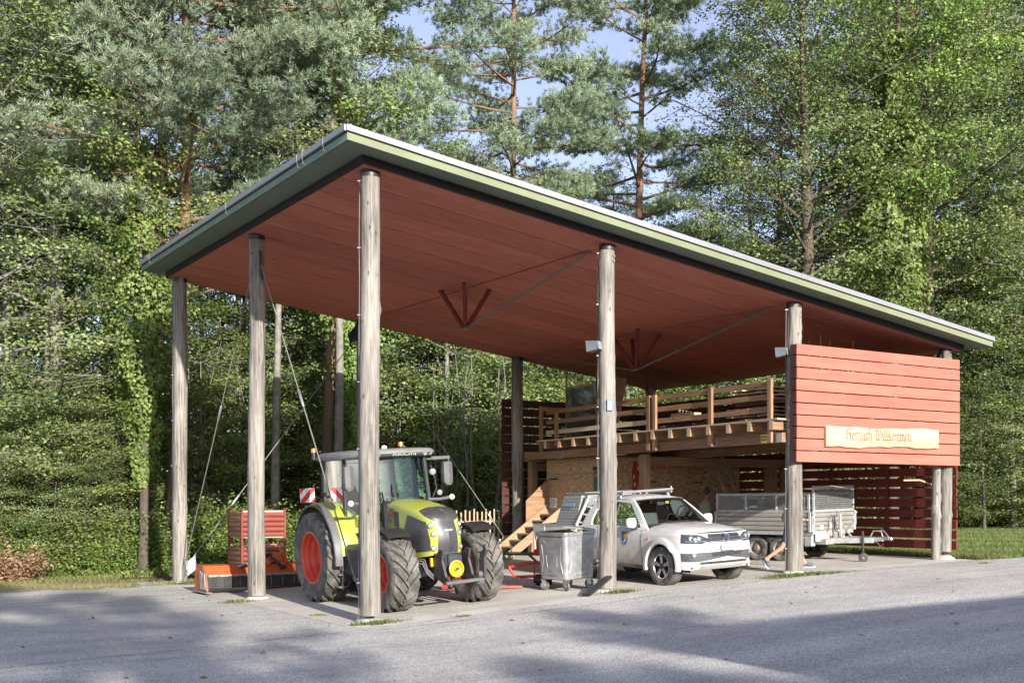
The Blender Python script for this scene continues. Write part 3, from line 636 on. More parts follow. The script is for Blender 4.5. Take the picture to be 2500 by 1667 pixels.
def np_mesh(name, verts, nper, tint, m, parent=None, smooth=False):
    n = len(verts) // nper; me = D_.meshes.new(name)
    me.vertices.add(len(verts)); me.vertices.foreach_set('co', np.ascontiguousarray(verts, dtype=np.float32).ravel())
    me.loops.add(len(verts)); me.loops.foreach_set('vertex_index', np.arange(len(verts), dtype=np.int32))
    me.polygons.add(n); me.polygons.foreach_set('loop_start', np.arange(0, len(verts), nper, dtype=np.int32))
    me.update(calc_edges=True); me.validate()
    at = me.attributes.new('tint', 'FLOAT', 'POINT'); at.data.foreach_set('value', np.repeat(tint, nper).astype(np.float32))
    me.materials.append(m); o = D_.objects.new(name, me); COL.objects.link(o)
    if parent: o.parent = parent
    return o
def nrm(a): return a / (np.linalg.norm(a, axis=1, keepdims=True) + 1e-9)
def leaf_quads(P, U, Nn, L, Wd, fold=.25):
    U = nrm(U); S = nrm(np.cross(U, Nn)); Nn = np.cross(S, U); L = L[:, None]; Wd = Wd[:, None]
    q = np.empty((len(P), 4, 3)); q[:, 0] = P; mid = P + U * L * .45 + Nn * Wd * fold
    q[:, 1] = mid + S * Wd; q[:, 2] = P + U * L - Nn * L * .06; q[:, 3] = mid - S * Wd
    return q.reshape(-1, 3)
class Leaves:
    def __init__(s, seed): s.r = np.random.RandomState(seed); s.P = []; s.U = []; s.N = []; s.T = []; s.S = []
    def spray(s, o, d, ln, n, wid=.16, vert=.115, droop=.12, tilt=.55, tint=.5, size=1.0, tv=.2):
        r = s.r; u = r.rand(n) ** .8; d = np.asarray(d, float); d /= np.linalg.norm(d) + 1e-9
        side = np.array([-d[1], d[0], 0.]); side /= np.linalg.norm(side) + 1e-6
        w = wid * (.5 + np.sin(np.pi * np.clip(u, .05, .95)))
        P = np.asarray(o) + d * (ln * u)[:, None] + side * (r.randn(n) * w)[:, None] + np.array([0, 0, 1.]) * (r.randn(n) * vert - droop * ln * u ** 2)[:, None]
        s.P.append(P); sg = np.sign(r.rand(n) - .5)
        s.U.append(d * .7 + side * (sg * .8)[:, None] + r.randn(n, 3) * .35 + np.array([0, 0, -.18]))
        rd_ = np.array([o[0], o[1], 0.]) / (math.hypot(o[0], o[1]) + .3); s.N.append(np.array([0, 0, .5]) + rd_ * .65 + r.randn(n, 3) * (tilt + .1)); s.T.append(np.clip(tint + r.randn(n) * tv, .02, .95)); s.S.append(size * r.uniform(.75, 1.25, n))
    def build(s, name, m, parent, L=.11, Wd=.034, dead=0.0):
        P, U, Nn, T, S = map(np.concatenate, (s.P, s.U, s.N, s.T, s.S))
        if dead: T = np.where(s.r.rand(len(T)) < dead, 1.0, T)
        return np_mesh(name, leaf_quads(P, U, Nn, L * S, Wd * S), 4, T, m, parent)

def broadleaf(name, seed, H, cb, R, r0, nb, m, bark, lpt=42, tw=8, L=.115, Wd=.036, upb=.2, droop=.12, tilt=.6, lean=(0, 0), dead=.001, prof=None, tvar=.24):
    rg = np.random.RandomState(seed); root = empty(name); tr = MB(); lv = Leaves(seed + 100)
    tp = [np.array([lean[0] * t + .35 * math.sin(t * 4 + seed) * t, lean[1] * t + .3 * math.cos(t * 3.3 + seed) * t, H * .97 * t]) for t in np.linspace(0, 1, 15)]
    tr.tube(tp, [r0 * (1.25 if i == 0 else 1) * (1 - .9 * (i / 14) ** 1.1) for i in range(15)], 9)
    tpa = np.array(tp); pr = prof or (lambda t: math.sin(math.pi * (.16 + .8 * t)) ** .75)
    for b in range(nb):
        t = (b + .5) / nb; z = cb + (H * .97 - cb) * t ** .92; az = b * 2.39996 + rg.uniform(-.5, .5)
        base = np.array([np.interp(z, tpa[:, 2], tpa[:, k]) for k in range(3)]); Lb = R * pr(t) * rg.uniform(.62, 1.2)
        el = rad(4) + upb * (1 + 2.2 * t) + rg.uniform(-.15, .2); hd = np.array([math.cos(az), math.sin(az), 0]); cv = rg.uniform(-.25, .25); sd = np.array([-hd[1], hd[0], 0])
        pt = lambda s_: base + hd * Lb * s_ * math.cos(el) + sd * Lb * cv * s_ * s_ + np.array([0, 0, Lb * (s_ * math.sin(el) - droop * s_ * s_)])
        rb = max(.018, r0 * .24 * (1 - t * .6) * Lb / R)
        tr.tube([pt(s_) for s_ in (0, .25, .5, .75, 1)], [rb, rb * .8, rb * .55, rb * .35, rb * .12], 5, cap=False)
        tint = np.clip(.5 + rg.randn() * tvar, .1, .9); dn = rg.choice([.15, .6, 1.2, 1.8])
        for k in range(tw):
            s_ = .22 + .78 * (k + rg.rand() * .8) / tw; sg = 1 if k % 2 else -1; a = az + sg * rg.uniform(.6, 1.25)
            ln = Lb * rg.uniform(.28, .5) * (1.15 - .55 * s_) + .25; o = pt(min(s_, 1)); d = np.array([math.cos(a), math.sin(a), rg.uniform(-.12, .25)])
            tr.tube([o, o + d * ln * .8], [rb * .3, .006], 3, cap=False)
            lv.spray(o, d, ln, int(lpt * dn * rg.uniform(.6, 1.4) * (ln / 1.3) ** .8) + 5, wid=.2 + .06 * ln, tint=tint + rg.randn() * .1, tilt=tilt, droop=droop)
        lv.spray(pt(.8), pt(1) - pt(.8), Lb * .3, lpt // 2 + 8, wid=.22, tint=tint, tilt=tilt)
    tr.build('trunk', bark, root, ang=60); lv.build('crown', m, root, L, Wd, dead); return root

def pine(name, seed, H, cb, R, nb, lean=(0, 0), dens=1.0, r0=.2):
    rg = np.random.RandomState(seed); root = empty(name); tr = MB()
    tp = [np.array([lean[0] * t + .25 * math.sin(t * 5 + seed), lean[1] * t + .2 * math.cos(t * 4 + seed), H * t]) for t in np.linspace(0, 1, 18)]
    tr.tube(tp, [r0 * (1.15 - 1.02 * (i / 17)) + .03 for i in range(18)], 10); tpa = np.array(tp)
    TP = []; TD = []; TT = []
    for b in range(nb):
        t = (b + .5) / nb; z = cb + (H - cb) * t; az = b * 2.39996 + rg.uniform(-.7, .7); base = np.array([np.interp(z, tpa[:, 2], tpa[:, k]) for k in range(3)])
        Lb = R * (math.sin(math.pi * (.2 + .75 * t)) ** .7) * rg.uniform(.55, 1.2); el = rg.uniform(-.2, .38) + .5 * t * t; bare = t < .16 and rg.rand() < .5
        hd = np.array([math.cos(az), math.sin(az), 0]); sd = np.array([-hd[1], hd[0], 0]); cv = rg.uniform(-.35, .35); up = rg.uniform(-.15, .35)
        pt = lambda s_: base + hd * Lb * s_ * math.cos(el) + sd * Lb * cv * s_ ** 2 + np.array([0, 0, Lb * (s_ * math.sin(el) * .6 + up * s_ ** 2.2)])
        rb = .016 + .012 * Lb * (1 - .5 * t)
        tr.tube([pt(s_) for s_ in (0, .2, .4, .6, .8, 1)], [rb, rb * .85, rb * .65, rb * .48, rb * .3, rb * .1], 6, cap=False)
        tint = np.clip(.5 + rg.randn() * .17, .1, .9); nsub = 3 if bare else int(11 * dens) + 3
        for k in range(nsub):
            s_ = .22 + .78 * ((k + rg.rand()) / nsub) ** .8; sg = 1 if k % 2 else -1; a = az + sg * rg.uniform(.35, 1.1); ln = rg.uniform(.35, .85) * (1.25 - .5 * s_) * (R / 3.5)
            o = pt(min(s_, 1)); d = np.array([math.cos(a), math.sin(a), rg.uniform(.05, .5)]); d /= np.linalg.norm(d)
            tr.tube([o, o + d * ln], [.014, .005], 3, cap=False)
            if bare: continue
            n = int(rg.uniform(12, 19)); u = rg.rand(n) ** .7; P = o + d * (ln * (.25 + .85 * u))[:, None] + rg.randn(n, 3) * np.array([.13, .13, .09]) * (R / 3.5)
            TP.append(P); TD.append(d * .7 + np.array([0, 0, .55]) + rg.randn(n, 3) * .35); TT.append(np.full(n, tint) + rg.randn(n) * .12)
    P = np.concatenate(TP); Dv = nrm(np.concatenate(TD)); T = np.clip(np.concatenate(TT), .03, .94); nn = 22
    Pn = np.repeat(P, nn, 0) + rg.randn(len(P) * nn, 3) * .025; Dn = nrm(np.repeat(Dv, nn, 0) * .9 + nrm(rg.randn(len(P) * nn, 3)) * 1.0); Pn = Pn + Dn * rg.uniform(0, .05, len(Pn))[:, None]
    Ln = rg.uniform(.10, .18, len(Pn))[:, None]; S = nrm(np.cross(Dn, rg.randn(len(Pn), 3))); q = np.empty((len(Pn), 3, 3))
    q[:, 0] = Pn - S * .0125; q[:, 1] = Pn + S * .0125; q[:, 2] = Pn + Dn * Ln
    tr.build('trunk', M['bark_pine'], root, ang=60)
    np_mesh('crown', q.reshape(-1, 3), 3, np.clip(np.repeat(T, nn) + rg.randn(len(Pn)) * .12, .02, .95), M['needle'], root); return root

def ivy_cover(root, seed, z0, z1, rfun, n, m=None, sh=None):
    r = np.random.RandomState(seed); z = z0 + (z1 - z0) * r.rand(n); a = r.rand(n) * 6.2832
    rr = np.array([rfun(zz_) for zz_ in z]) * (1 + .34 * np.sin(a * 3 + z * 1.3) + .3 * np.sin(a * 5 - z * 2.1) + .2 * np.sin(z * 4.1 + a)) * (.6 + .5 * r.rand(n))
    out = np.stack([np.cos(a), np.sin(a), np.zeros(n)], 1); P = out * rr[:, None] + np.stack([np.zeros(n), np.zeros(n), z], 1)
    U = np.array([0, 0, -1.]) + out * .35 + r.randn(n, 3) * .45; Nn = out + np.array([0, 0, .35]) + r.randn(n, 3) * .4
    T = np.clip(.5 + .2 * np.sin(z * 2 + a * 2) + r.randn(n) * .18, .02, .95); S = r.uniform(.7, 1.3, n)
    return np_mesh('ivy', leaf_quads(P, U, Nn, .13 * S, .055 * S, .15), 4, T, m or M['leaf_ivy'], root)

def shrub(name, seed, R, H, n, m, L=.09, Wd=.03, dead=.0):
    rg = np.random.RandomState(seed); root = empty(name); lv = Leaves(seed); st = MB()
    for k in range(n):
        a = rg.rand() * 6.28; el = rg.uniform(.5, 1.4); ln = rg.uniform(.5, 1) * (H / math.sin(el) if el > .9 else R); ln = min(ln, 1.3 * max(R, H))
        d = np.array([math.cos(a) * math.cos(el), math.sin(a) * math.cos(el), math.sin(el)]); o = np.array([rg.randn() * R * .22, rg.randn() * R * .22, 0])
        st.tube([o, o + d * ln * .5, o + d * ln - np.array([0, 0, .08 * ln])], [.016, .011, .004], 3, cap=False); tint = np.clip(.5 + rg.randn() * .18, .08, .92)
        for j in range(5):
            s_ = .25 + .75 * (j + rg.rand()) / 5; b = a + rg.uniform(-1.4, 1.4)
            lv.spray(o + d * ln * s_, (math.cos(b), math.sin(b), rg.uniform(-.05, .3)), rg.uniform(.3, .75) * R * .6, int(rg.uniform(16, 30)), wid=.13, tint=tint, tilt=.6)
    st.build('stem', M['bark_dark'], root); lv.build('foliage', m, root, L, Wd, dead); return root

def sapling(name, seed, H, m):
    rg = np.random.RandomState(seed); root = empty(name); tr = MB(); lv = Leaves(seed); 
    for q in range(3):
        a = rg.rand() * 6.28; e = np.array([math.cos(a), math.sin(a), 0]) * rg.uniform(.3, 1.3); o = np.array([rg.randn() * .2, rg.randn() * .2, 0])
        pts = [o + e * t * t + np.array([.1 * math.sin(t * 7 + q), .1 * math.cos(t * 6), H * rg.uniform(.97, 1) * t]) for t in np.linspace(0, 1, 8)]
        tr.tube(pts, [.05 * (1 - .8 * t) for t in np.linspace(0, 1, 8)], 6)
        for k in range(16):
            t = .25 + .75 * rg.rand(); p = np.array(pts[int(t * 7)]); b = rg.rand() * 6.28; ln = rg.uniform(.4, 1.2); d = np.array([math.cos(b), math.sin(b), rg.uniform(0, .6)])
            tr.tube([p, p + d * ln], [.014, .004], 3, cap=False); lv.spray(p + d * ln * .3, d, ln * .8, 34, wid=.17, tint=np.clip(.5 + rg.randn() * .2, .1, .9))
    tr.build('trunk', M['bark_grey'], root, ang=60); lv.build('crown', m, root, .10, .033); return root

PROTO = {}
fl = lambda t: math.sin(math.pi * (.25 + .68 * t)) ** .6
PROTO['beech_a'] = broadleaf('beech_tree', 1, 23, 3.0, 4.6, .26, 80, M['leaf_beech'], M['bark_grey'], prof=fl)
PROTO['beech_b'] = broadleaf('beech_tree', 2, 21, 2.2, 4.3, .22, 74, M['leaf_olive'], M['bark_grey'], prof=fl, lean=(.6, .2))
PROTO['horn_a'] = broadleaf('hornbeam_tree', 3, 13, 1.2, 3.4, .15, 62, M['leaf_hornbeam'], M['bark_grey'], upb=.12, prof=fl, tw=8)
PROTO['horn_b'] = broadleaf('hornbeam_tree', 4, 9.5, .6, 2.9, .11, 50, M['leaf_olive'], M['bark_dark'], upb=.15, prof=fl, lpt=40)
PROTO['oak'] = broadleaf('oak_tree', 5, 25, 5.5, 6.0, .38, 84, M['leaf_beech'], M['bark_dark'], upb=.3, tw=10, lpt=62, L=.115, Wd=.04)
PROTO['pine_a'] = pine('pine_tree', 6, 25, 7.6, 4.8, 84, r0=.15)
PROTO['pine_b'] = pine('pine_tree', 7, 27, 11.0, 4.9, 70, lean=(.5, -.2), r0=.17)
PROTO['pine_c'] = pine('pine_tree', 8, 24, 8.6, 4.5, 64, r0=.16)
iv = broadleaf('ivy_clad_tree', 9, 20, 9, 3.4, .2, 40, M['leaf_ivy'], M['bark_dark'], upb=.3, L=.12, Wd=.045, lpt=34)
ivy_cover(iv, 21, 3.2, 15.5, lambda z: .24 + .85 * math.exp(-((z - 9.5) / 3.8) ** 2), 13000); PROTO['ivy'] = iv
PROTO['shrub_a'] = shrub('shrub', 31, 1.5, 2.2, 46, M['leaf_hornbeam'])
PROTO['shrub_b'] = shrub('shrub', 32, 1.3, 1.5, 40, M['leaf_ivy'], .085, .034)
PROTO['sap'] = sapling('sapling', 33, 7.5, M['leaf_olive'])
PROTO['bare'] = broadleaf('bare_trunk_tree', 35, 20, 9.5, 3.0, .17, 34, M['leaf_beech'], M['bark_grey'], lpt=30)
used = set()
def plant(kind, x, y, s=1.0, rz=None, label=None, cat=None, group=None, sz=None, z=None, tilt=(0, 0)):
    p = PROTO[kind]
    if kind in used: o = copy_tree(p)
    else: o = p; used.add(kind)
    for k in ('label', 'group'): 
        if k in o: del o[k]
    rz = rgS.uniform(0, 6.28) if rz is None else rz
    o.location = (x, y, (G(x) if z is None else z) - .03); o.rotation_euler = (tilt[0], tilt[1], rz); o.scale = (s, s, sz or s)
    return tag(o, label, cat or ('shrub' if 'shrub' in kind else 'tree'), group)
# --- trees one can tell apart
plant('pine_a', 1.15, 15.34, 1.03, .4, 'blue-green pine with broad needle clouds left of the roof corner', tilt=(.01, .0))
plant('pine_c', .95, 17.2, 1.05, 2.2, 'pine with red upper trunk behind the broad pine at the left')
plant('pine_b', 6.33, 16.57, .98, 1.1, 'pine with a bare orange trunk rising behind the high corner of the roof')
plant('pine_b', 15.9, 20.1, .93, 3.3, 'tall orange-trunked pine with dead lower limbs at the centre of the sky gap')
plant('pine_c', 22.6, 20.8, 1.12, 4.4, 'slender pine right of the sky gap above the roof edge')
plant('pine_a', 36.0, 17.5, 1.05, 5.2, 'pine with red trunk showing at the top right corner')
plant('ivy', .15, 15.1, .78, .6, 'tree wrapped in bright ivy beside the far left log post')
plant('ivy', 7.1, 16.3, .93, 2.2, 'ivy wrapped trunk seen under the roof left of the nearest log post')
plant('beech_a', -4.0, 17.5, 1.0, .2, 'grey trunked beech at the left edge of the wood')
plant('beech_b', -1.6, 17.9, 1.0, 1.9, 'beech with a mossy pale trunk standing second from the left edge')
plant('bare', 6.2, 15.6, 1.0, 2.0, 'mossy pale trunk standing behind the tractor cab')
plant('ivy', 27.0, 11.5, 1.22, 3.0, 'tall bright green ivy-clad tree right of centre behind the slat panel')
plant('oak', 30.5, 12.5, 1.0, .8, 'big oak with a dark trunk rising behind the lawn')
plant('oak', 24.3, 13.2, .97, 2.9, 'big spreading oak above the right half of the roof')
plant('oak', 37.5, 9.5, 1.0, 4.6, 'broad oak at the right edge of the picture')
plant('beech_b', 33.0, 8.8, .8, 4.0, 'pale green beech hanging low over the lawn beside the roof end')
plant('beech_b',-3.39,21.50,0.95,None,'tall leafy tree just left of the view, second from the left',group='leafy trees of the wood')
plant('beech_a',-3.85,26.52,1.00,None,'tall leafy tree just left of the view, first from the left',group='leafy trees of the wood')
plant('beech_a',-0.12,22.99,0.95,None,'tall leafy tree left of the ivy-clad tree, first from the left',group='leafy trees of the wood')
plant('beech_b',-0.59,29.20,0.72,None,'tall leafy tree near the left picture edge',group='leafy trees of the wood')
plant('beech_b',2.14,27.48,0.60,None,'tall leafy tree left of the ivy-clad tree, second from the left',group='leafy trees of the wood')
plant('beech_a',4.53,23.61,0.62,None,'tall leafy tree between the two left log posts, first from the left',group='leafy trees of the wood')
plant('beech_b',7.66,26.37,0.70,None,'tall leafy tree behind the tractor and box pallets, first from the left',group='leafy trees of the wood')
plant('beech_a',8.22,23.65,0.84,None,'tall leafy tree behind the tractor and box pallets, second from the left',group='leafy trees of the wood')
plant('beech_b',11.89,24.89,0.80,None,'tall leafy tree right of the nearest log post, first from the left',group='leafy trees of the wood')
plant('beech_b',13.29,22.83,0.70,None,'tall leafy tree right of the nearest log post, second from the left',group='leafy trees of the wood')
plant('beech_a',16.69,25.42,0.64,None,'tall leafy tree behind the picket fence, second from the left',group='leafy trees of the wood')
plant('beech_b',21.82,24.55,0.62,None,'tall leafy tree behind the deck, second from the left',group='leafy trees of the wood')
plant('beech_a',25.75,26.81,0.74,None,'tall leafy tree behind the deck, third from the left',group='leafy trees of the wood')
plant('beech_a',17.86,28.23,0.78,None,'tall leafy tree behind the picket fence, first from the left',group='leafy trees of the wood')
plant('beech_b',23.82,29.20,0.80,None,'tall leafy tree behind the deck, first from the left',group='leafy trees of the wood')
plant('beech_a',29.31,24.57,0.76,None,'tall leafy tree behind the shed roof middle, first from the left',group='leafy trees of the wood')
plant('beech_b',27.02,18.92,0.92,None,'tall leafy tree behind the shed roof middle, second from the left',group='leafy trees of the wood')
plant('beech_b',4.80,21.08,0.80,None,'tall leafy tree between the two left log posts, second from the left',group='leafy trees of the wood')
plant('beech_a',32.16,22.78,1.02,None,'tall leafy tree above the slat panel, first from the left',group='leafy trees of the wood')
plant('beech_b',35.82,22.84,1.12,None,'tall leafy tree above the slat panel, third from the left',group='leafy trees of the wood')
plant('beech_b',34.22,16.75,1.05,None,'tall leafy tree behind the lower roof corner, first from the left',group='leafy trees of the wood')
plant('beech_a',39.48,16.99,1.08,None,'tall leafy tree behind the lower roof corner, third from the left',group='leafy trees of the wood')
plant('beech_b',38.85,13.84,1.05,None,'tall leafy tree beyond the lawn, second from the left',group='leafy trees of the wood')
plant('beech_a',38.47,11.72,1.10,None,'tall leafy tree beyond the lawn, third from the left',group='leafy trees of the wood')
plant('beech_a',42.31,21.12,1.15,None,'tall leafy tree behind the lower roof corner, second from the left',group='leafy trees of the wood')
plant('horn_a',28.18,17.01,1.10,None,'tall leafy tree above the slat panel, second from the left',group='leafy trees of the wood')
plant('horn_a',33.86,11.08,0.95,None,'tall leafy tree beyond the lawn, first from the left',group='leafy trees of the wood')
plant('horn_b',-3.24,17.39,0.42,None,'low spreading hornbeam near the left picture edge, first from the left',group='hornbeams along the wood edge')
plant('horn_b',-2.60,17.46,0.50,None,'low spreading hornbeam near the left picture edge, third from the left',group='hornbeams along the wood edge')
plant('horn_b',-1.91,16.44,0.46,None,'low spreading hornbeam left of the ivy-clad tree, first from the left',group='hornbeams along the wood edge')
plant('horn_b',-1.12,16.30,0.44,None,'low spreading hornbeam left of the ivy-clad tree, fifth from the left',group='hornbeams along the wood edge')
plant('horn_b',-0.29,16.25,0.50,None,'low spreading hornbeam around the far left post, first from the left',group='hornbeams along the wood edge')
plant('horn_a',-1.44,17.68,0.42,None,'low spreading hornbeam left of the ivy-clad tree, second from the left',group='hornbeams along the wood edge')
plant('horn_b',-3.52,18.63,0.66,None,'low spreading hornbeam just left of the view',group='hornbeams along the wood edge')
plant('horn_b',-2.22,18.64,0.60,None,'low spreading hornbeam near the left picture edge, fourth from the left',group='hornbeams along the wood edge')
plant('horn_b',-1.22,17.54,0.62,None,'low spreading hornbeam left of the ivy-clad tree, third from the left',group='hornbeams along the wood edge')
plant('horn_b',-0.19,17.72,0.70,None,'low spreading hornbeam left of the ivy-clad tree, sixth from the left',group='hornbeams along the wood edge')
plant('horn_a',0.46,17.31,0.70,None,'low spreading hornbeam around the far left post, second from the left',group='hornbeams along the wood edge')
plant('horn_a',-2.07,21.86,0.95,None,'low spreading hornbeam near the left picture edge, second from the left',group='hornbeams along the wood edge')
plant('horn_a',0.48,23.80,1.00,None,'low spreading hornbeam left of the ivy-clad tree, fourth from the left',group='hornbeams along the wood edge')
plant('horn_a',2.49,18.40,0.72,None,'low spreading hornbeam between the two left log posts, first from the left',group='hornbeams along the wood edge')
plant('horn_a',4.61,22.38,1.00,None,'low spreading hornbeam between the two left log posts, second from the left',group='hornbeams along the wood edge')
plant('horn_b',6.06,22.65,1.15,None,'low spreading hornbeam behind the tractor and box pallets, first from the left',group='hornbeams along the wood edge')
plant('horn_b',6.20,20.20,0.90,None,'low spreading hornbeam behind the tractor and box pallets, second from the left',group='hornbeams along the wood edge')
plant('horn_a',7.60,21.68,0.90,None,'low spreading hornbeam behind the tractor and box pallets, third from the left',group='hornbeams along the wood edge')
plant('horn_a',9.62,21.59,1.05,None,'low spreading hornbeam behind the tractor and box pallets, fourth from the left',group='hornbeams along the wood edge')
plant('horn_b',10.49,20.45,1.20,None,'low spreading hornbeam right of the nearest log post, first from the left',group='hornbeams along the wood edge')
plant('horn_a',11.86,21.37,1.08,None,'low spreading hornbeam right of the nearest log post, second from the left',group='hornbeams along the wood edge')
plant('horn_b',12.22,19.96,1.25,None,'low spreading hornbeam behind the picket fence, first from the left',group='hornbeams along the wood edge')
plant('horn_a',13.54,20.31,1.08,None,'low spreading hornbeam behind the picket fence, second from the left',group='hornbeams along the wood edge')
plant('horn_b',14.12,19.36,1.20,None,'low spreading hornbeam behind the picket fence, third from the left',group='hornbeams along the wood edge')
plant('horn_a',15.75,20.10,1.05,None,'low spreading hornbeam behind the picket fence, fourth from the left',group='hornbeams along the wood edge')
plant('horn_b',16.75,19.47,1.20,None,'low spreading hornbeam behind the deck, first from the left',group='hornbeams along the wood edge')
plant('horn_a',18.63,19.47,0.95,None,'low spreading hornbeam behind the deck, second from the left',group='hornbeams along the wood edge')
plant('horn_a',21.33,20.14,1.00,None,'low spreading hornbeam behind the shed roof middle, first from the left',group='hornbeams along the wood edge')
plant('horn_a',24.32,20.62,1.00,None,'low spreading hornbeam behind the shed roof middle, second from the left',group='hornbeams along the wood edge')
plant('horn_a',27.94,20.70,1.00,None,'low spreading hornbeam behind the shed roof middle, third from the left',group='hornbeams along the wood edge')
plant('horn_b',34.10,13.29,1.15,None,'low spreading hornbeam behind the lower roof corner, second from the left',group='hornbeams along the wood edge')
plant('horn_b',37.86,14.47,1.20,None,'low spreading hornbeam beyond the lawn, first from the left',group='hornbeams along the wood edge')
plant('horn_b',36.60,11.72,1.10,None,'low spreading hornbeam beyond the lawn, second from the left',group='hornbeams along the wood edge')
plant('horn_b',31.06,10.47,0.62,None,'low spreading hornbeam behind the lower roof corner, third from the left',group='hornbeams along the wood edge')
plant('horn_b',33.22,15.02,1.20,None,'low spreading hornbeam behind the lower roof corner, first from the left',group='hornbeams along the wood edge')
plant('horn_b',30.68,16.62,1.20,None,'low spreading hornbeam above the slat panel',group='hornbeams along the wood edge')
plant('bare',-1.70,18.32,0.90,None,'pale straight trunk near the left picture edge, third from the left',group='pale trunks standing in the wood edge')
plant('bare',-2.79,19.47,0.95,None,'pale straight trunk near the left picture edge, first from the left',group='pale trunks standing in the wood edge')
plant('bare',-2.10,20.70,0.80,None,'pale straight trunk near the left picture edge, second from the left',group='pale trunks standing in the wood edge')
plant('bare',0.05,19.34,0.90,None,'pale straight trunk left of the ivy-clad tree',group='pale trunks standing in the wood edge')
plant('bare',4.53,16.52,0.90,None,'pale straight trunk behind the tractor and box pallets',group='pale trunks standing in the wood edge')
plant('bare',11.39,18.12,0.75,None,'pale straight trunk behind the picket fence',group='pale trunks standing in the wood edge')
plant('bare',6.07,23.83,0.80,None,'pale straight trunk between the two left log posts',group='pale trunks standing in the wood edge')
plant('bare',-1.90,51.92,0.62,None,'shaded inner wood tree just left of the view, first from the left',group='shaded trees of the inner wood')
plant('horn_a',1.48,53.98,0.65,None,'shaded inner wood tree just left of the view, second from the left',group='shaded trees of the inner wood')
plant('bare',2.44,46.04,0.63,None,'shaded inner wood tree near the left picture edge',group='shaded trees of the inner wood')
plant('horn_a',5.36,47.85,0.64,None,'shaded inner wood tree left of the ivy-clad tree',group='shaded trees of the inner wood')
plant('bare',8.85,54.00,0.61,None,'shaded inner wood tree around the far left post',group='shaded trees of the inner wood')
plant('horn_a',9.11,41.27,0.66,None,'shaded inner wood tree between the two left log posts, first from the left',group='shaded trees of the inner wood')
plant('horn_a',13.29,50.42,0.58,None,'shaded inner wood tree between the two left log posts, second from the left',group='shaded trees of the inner wood')
plant('horn_a',16.14,46.69,0.65,None,'shaded inner wood tree behind the tractor and box pallets, first from the left',group='shaded trees of the inner wood')
plant('horn_a',19.68,48.89,0.56,None,'shaded inner wood tree behind the tractor and box pallets, second from the left',group='shaded trees of the inner wood')
plant('horn_a',16.85,35.99,0.57,None,'shaded inner wood tree right of the nearest log post',group='shaded trees of the inner wood')
plant('horn_a',24.47,42.59,0.64,None,'shaded inner wood tree behind the picket fence, first from the left',group='shaded trees of the inner wood')
plant('horn_a',24.43,38.99,0.61,None,'shaded inner wood tree behind the picket fence, second from the left',group='shaded trees of the inner wood')
plant('bare',29.40,41.72,0.63,None,'shaded inner wood tree behind the picket fence, third from the left',group='shaded trees of the inner wood')
plant('beech_a',33.61,40.61,0.62,None,'shaded inner wood tree behind the deck, first from the left',group='shaded trees of the inner wood')
plant('beech_a',34.53,39.56,0.65,None,'shaded inner wood tree behind the deck, second from the left',group='shaded trees of the inner wood')
plant('bare',34.59,33.64,0.66,None,'shaded inner wood tree behind the shed roof middle, first from the left',group='shaded trees of the inner wood')
plant('horn_a',30.69,26.01,0.64,None,'shaded inner wood tree behind the shed roof middle, second from the left',group='shaded trees of the inner wood')
plant('horn_a',36.89,27.08,0.56,None,'shaded inner wood tree above the slat panel, first from the left',group='shaded trees of the inner wood')
plant('horn_a',38.38,25.26,0.63,None,'shaded inner wood tree above the slat panel, second from the left',group='shaded trees of the inner wood')
plant('horn_a',44.25,27.08,0.63,None,'shaded inner wood tree above the slat panel, third from the left',group='shaded trees of the inner wood')
plant('beech_a',45.10,25.58,0.65,None,'shaded inner wood tree behind the lower roof corner, first from the left',group='shaded trees of the inner wood')
plant('bare',52.99,28.55,0.58,None,'shaded inner wood tree behind the lower roof corner, second from the left',group='shaded trees of the inner wood')
plant('horn_a',54.52,26.71,0.66,None,'shaded inner wood tree beyond the lawn, first from the left',group='shaded trees of the inner wood')
plant('beech_a',46.46,17.74,0.55,None,'shaded inner wood tree beyond the lawn, second from the left',group='shaded trees of the inner wood')
plant('sap',2.80,17.61,0.97,None,'thin many-stemmed sapling between the two left log posts, first from the left',group='saplings in front of the wood')
plant('sap',8.56,17.53,0.83,None,'thin many-stemmed sapling right of the nearest log post, first from the left',group='saplings in front of the wood')
plant('sap',11.04,15.38,0.99,None,'thin many-stemmed sapling behind the picket fence, third from the left',group='saplings in front of the wood')
plant('sap',12.17,15.85,0.97,None,'thin many-stemmed sapling behind the picket fence, fourth from the left',group='saplings in front of the wood')
plant('sap',10.30,16.44,0.84,None,'thin many-stemmed sapling behind the picket fence, first from the left',group='saplings in front of the wood')
plant('sap',4.38,18.98,0.87,None,'thin many-stemmed sapling between the two left log posts, second from the left',group='saplings in front of the wood')
plant('sap',11.29,17.00,0.88,None,'thin many-stemmed sapling behind the picket fence, second from the left',group='saplings in front of the wood')
plant('sap',13.28,16.93,0.91,None,'thin many-stemmed sapling behind the picket fence, fifth from the left',group='saplings in front of the wood')
plant('sap',10.22,18.86,0.90,None,'thin many-stemmed sapling right of the nearest log post, second from the left',group='saplings in front of the wood')
plant('sap',7.53,17.00,0.89,None,'thin many-stemmed sapling behind the tractor and box pallets',group='saplings in front of the wood')
plant('shrub_a',-3.55,17.59,0.97,None,'green shrub at the wood foot just left of the view',group='shrubs at the foot of the wood')
plant('shrub_a',-2.25,17.12,1.08,None,'green shrub at the wood foot near the left picture edge, third from the left',group='shrubs at the foot of the wood')
plant('shrub_a',-1.45,16.39,0.93,None,'green shrub at the wood foot left of the ivy-clad tree, first from the left',group='shrubs at the foot of the wood')
plant('shrub_a',-0.03,15.85,0.90,None,'green shrub at the wood foot around the far left post, first from the left',group='shrubs at the foot of the wood')
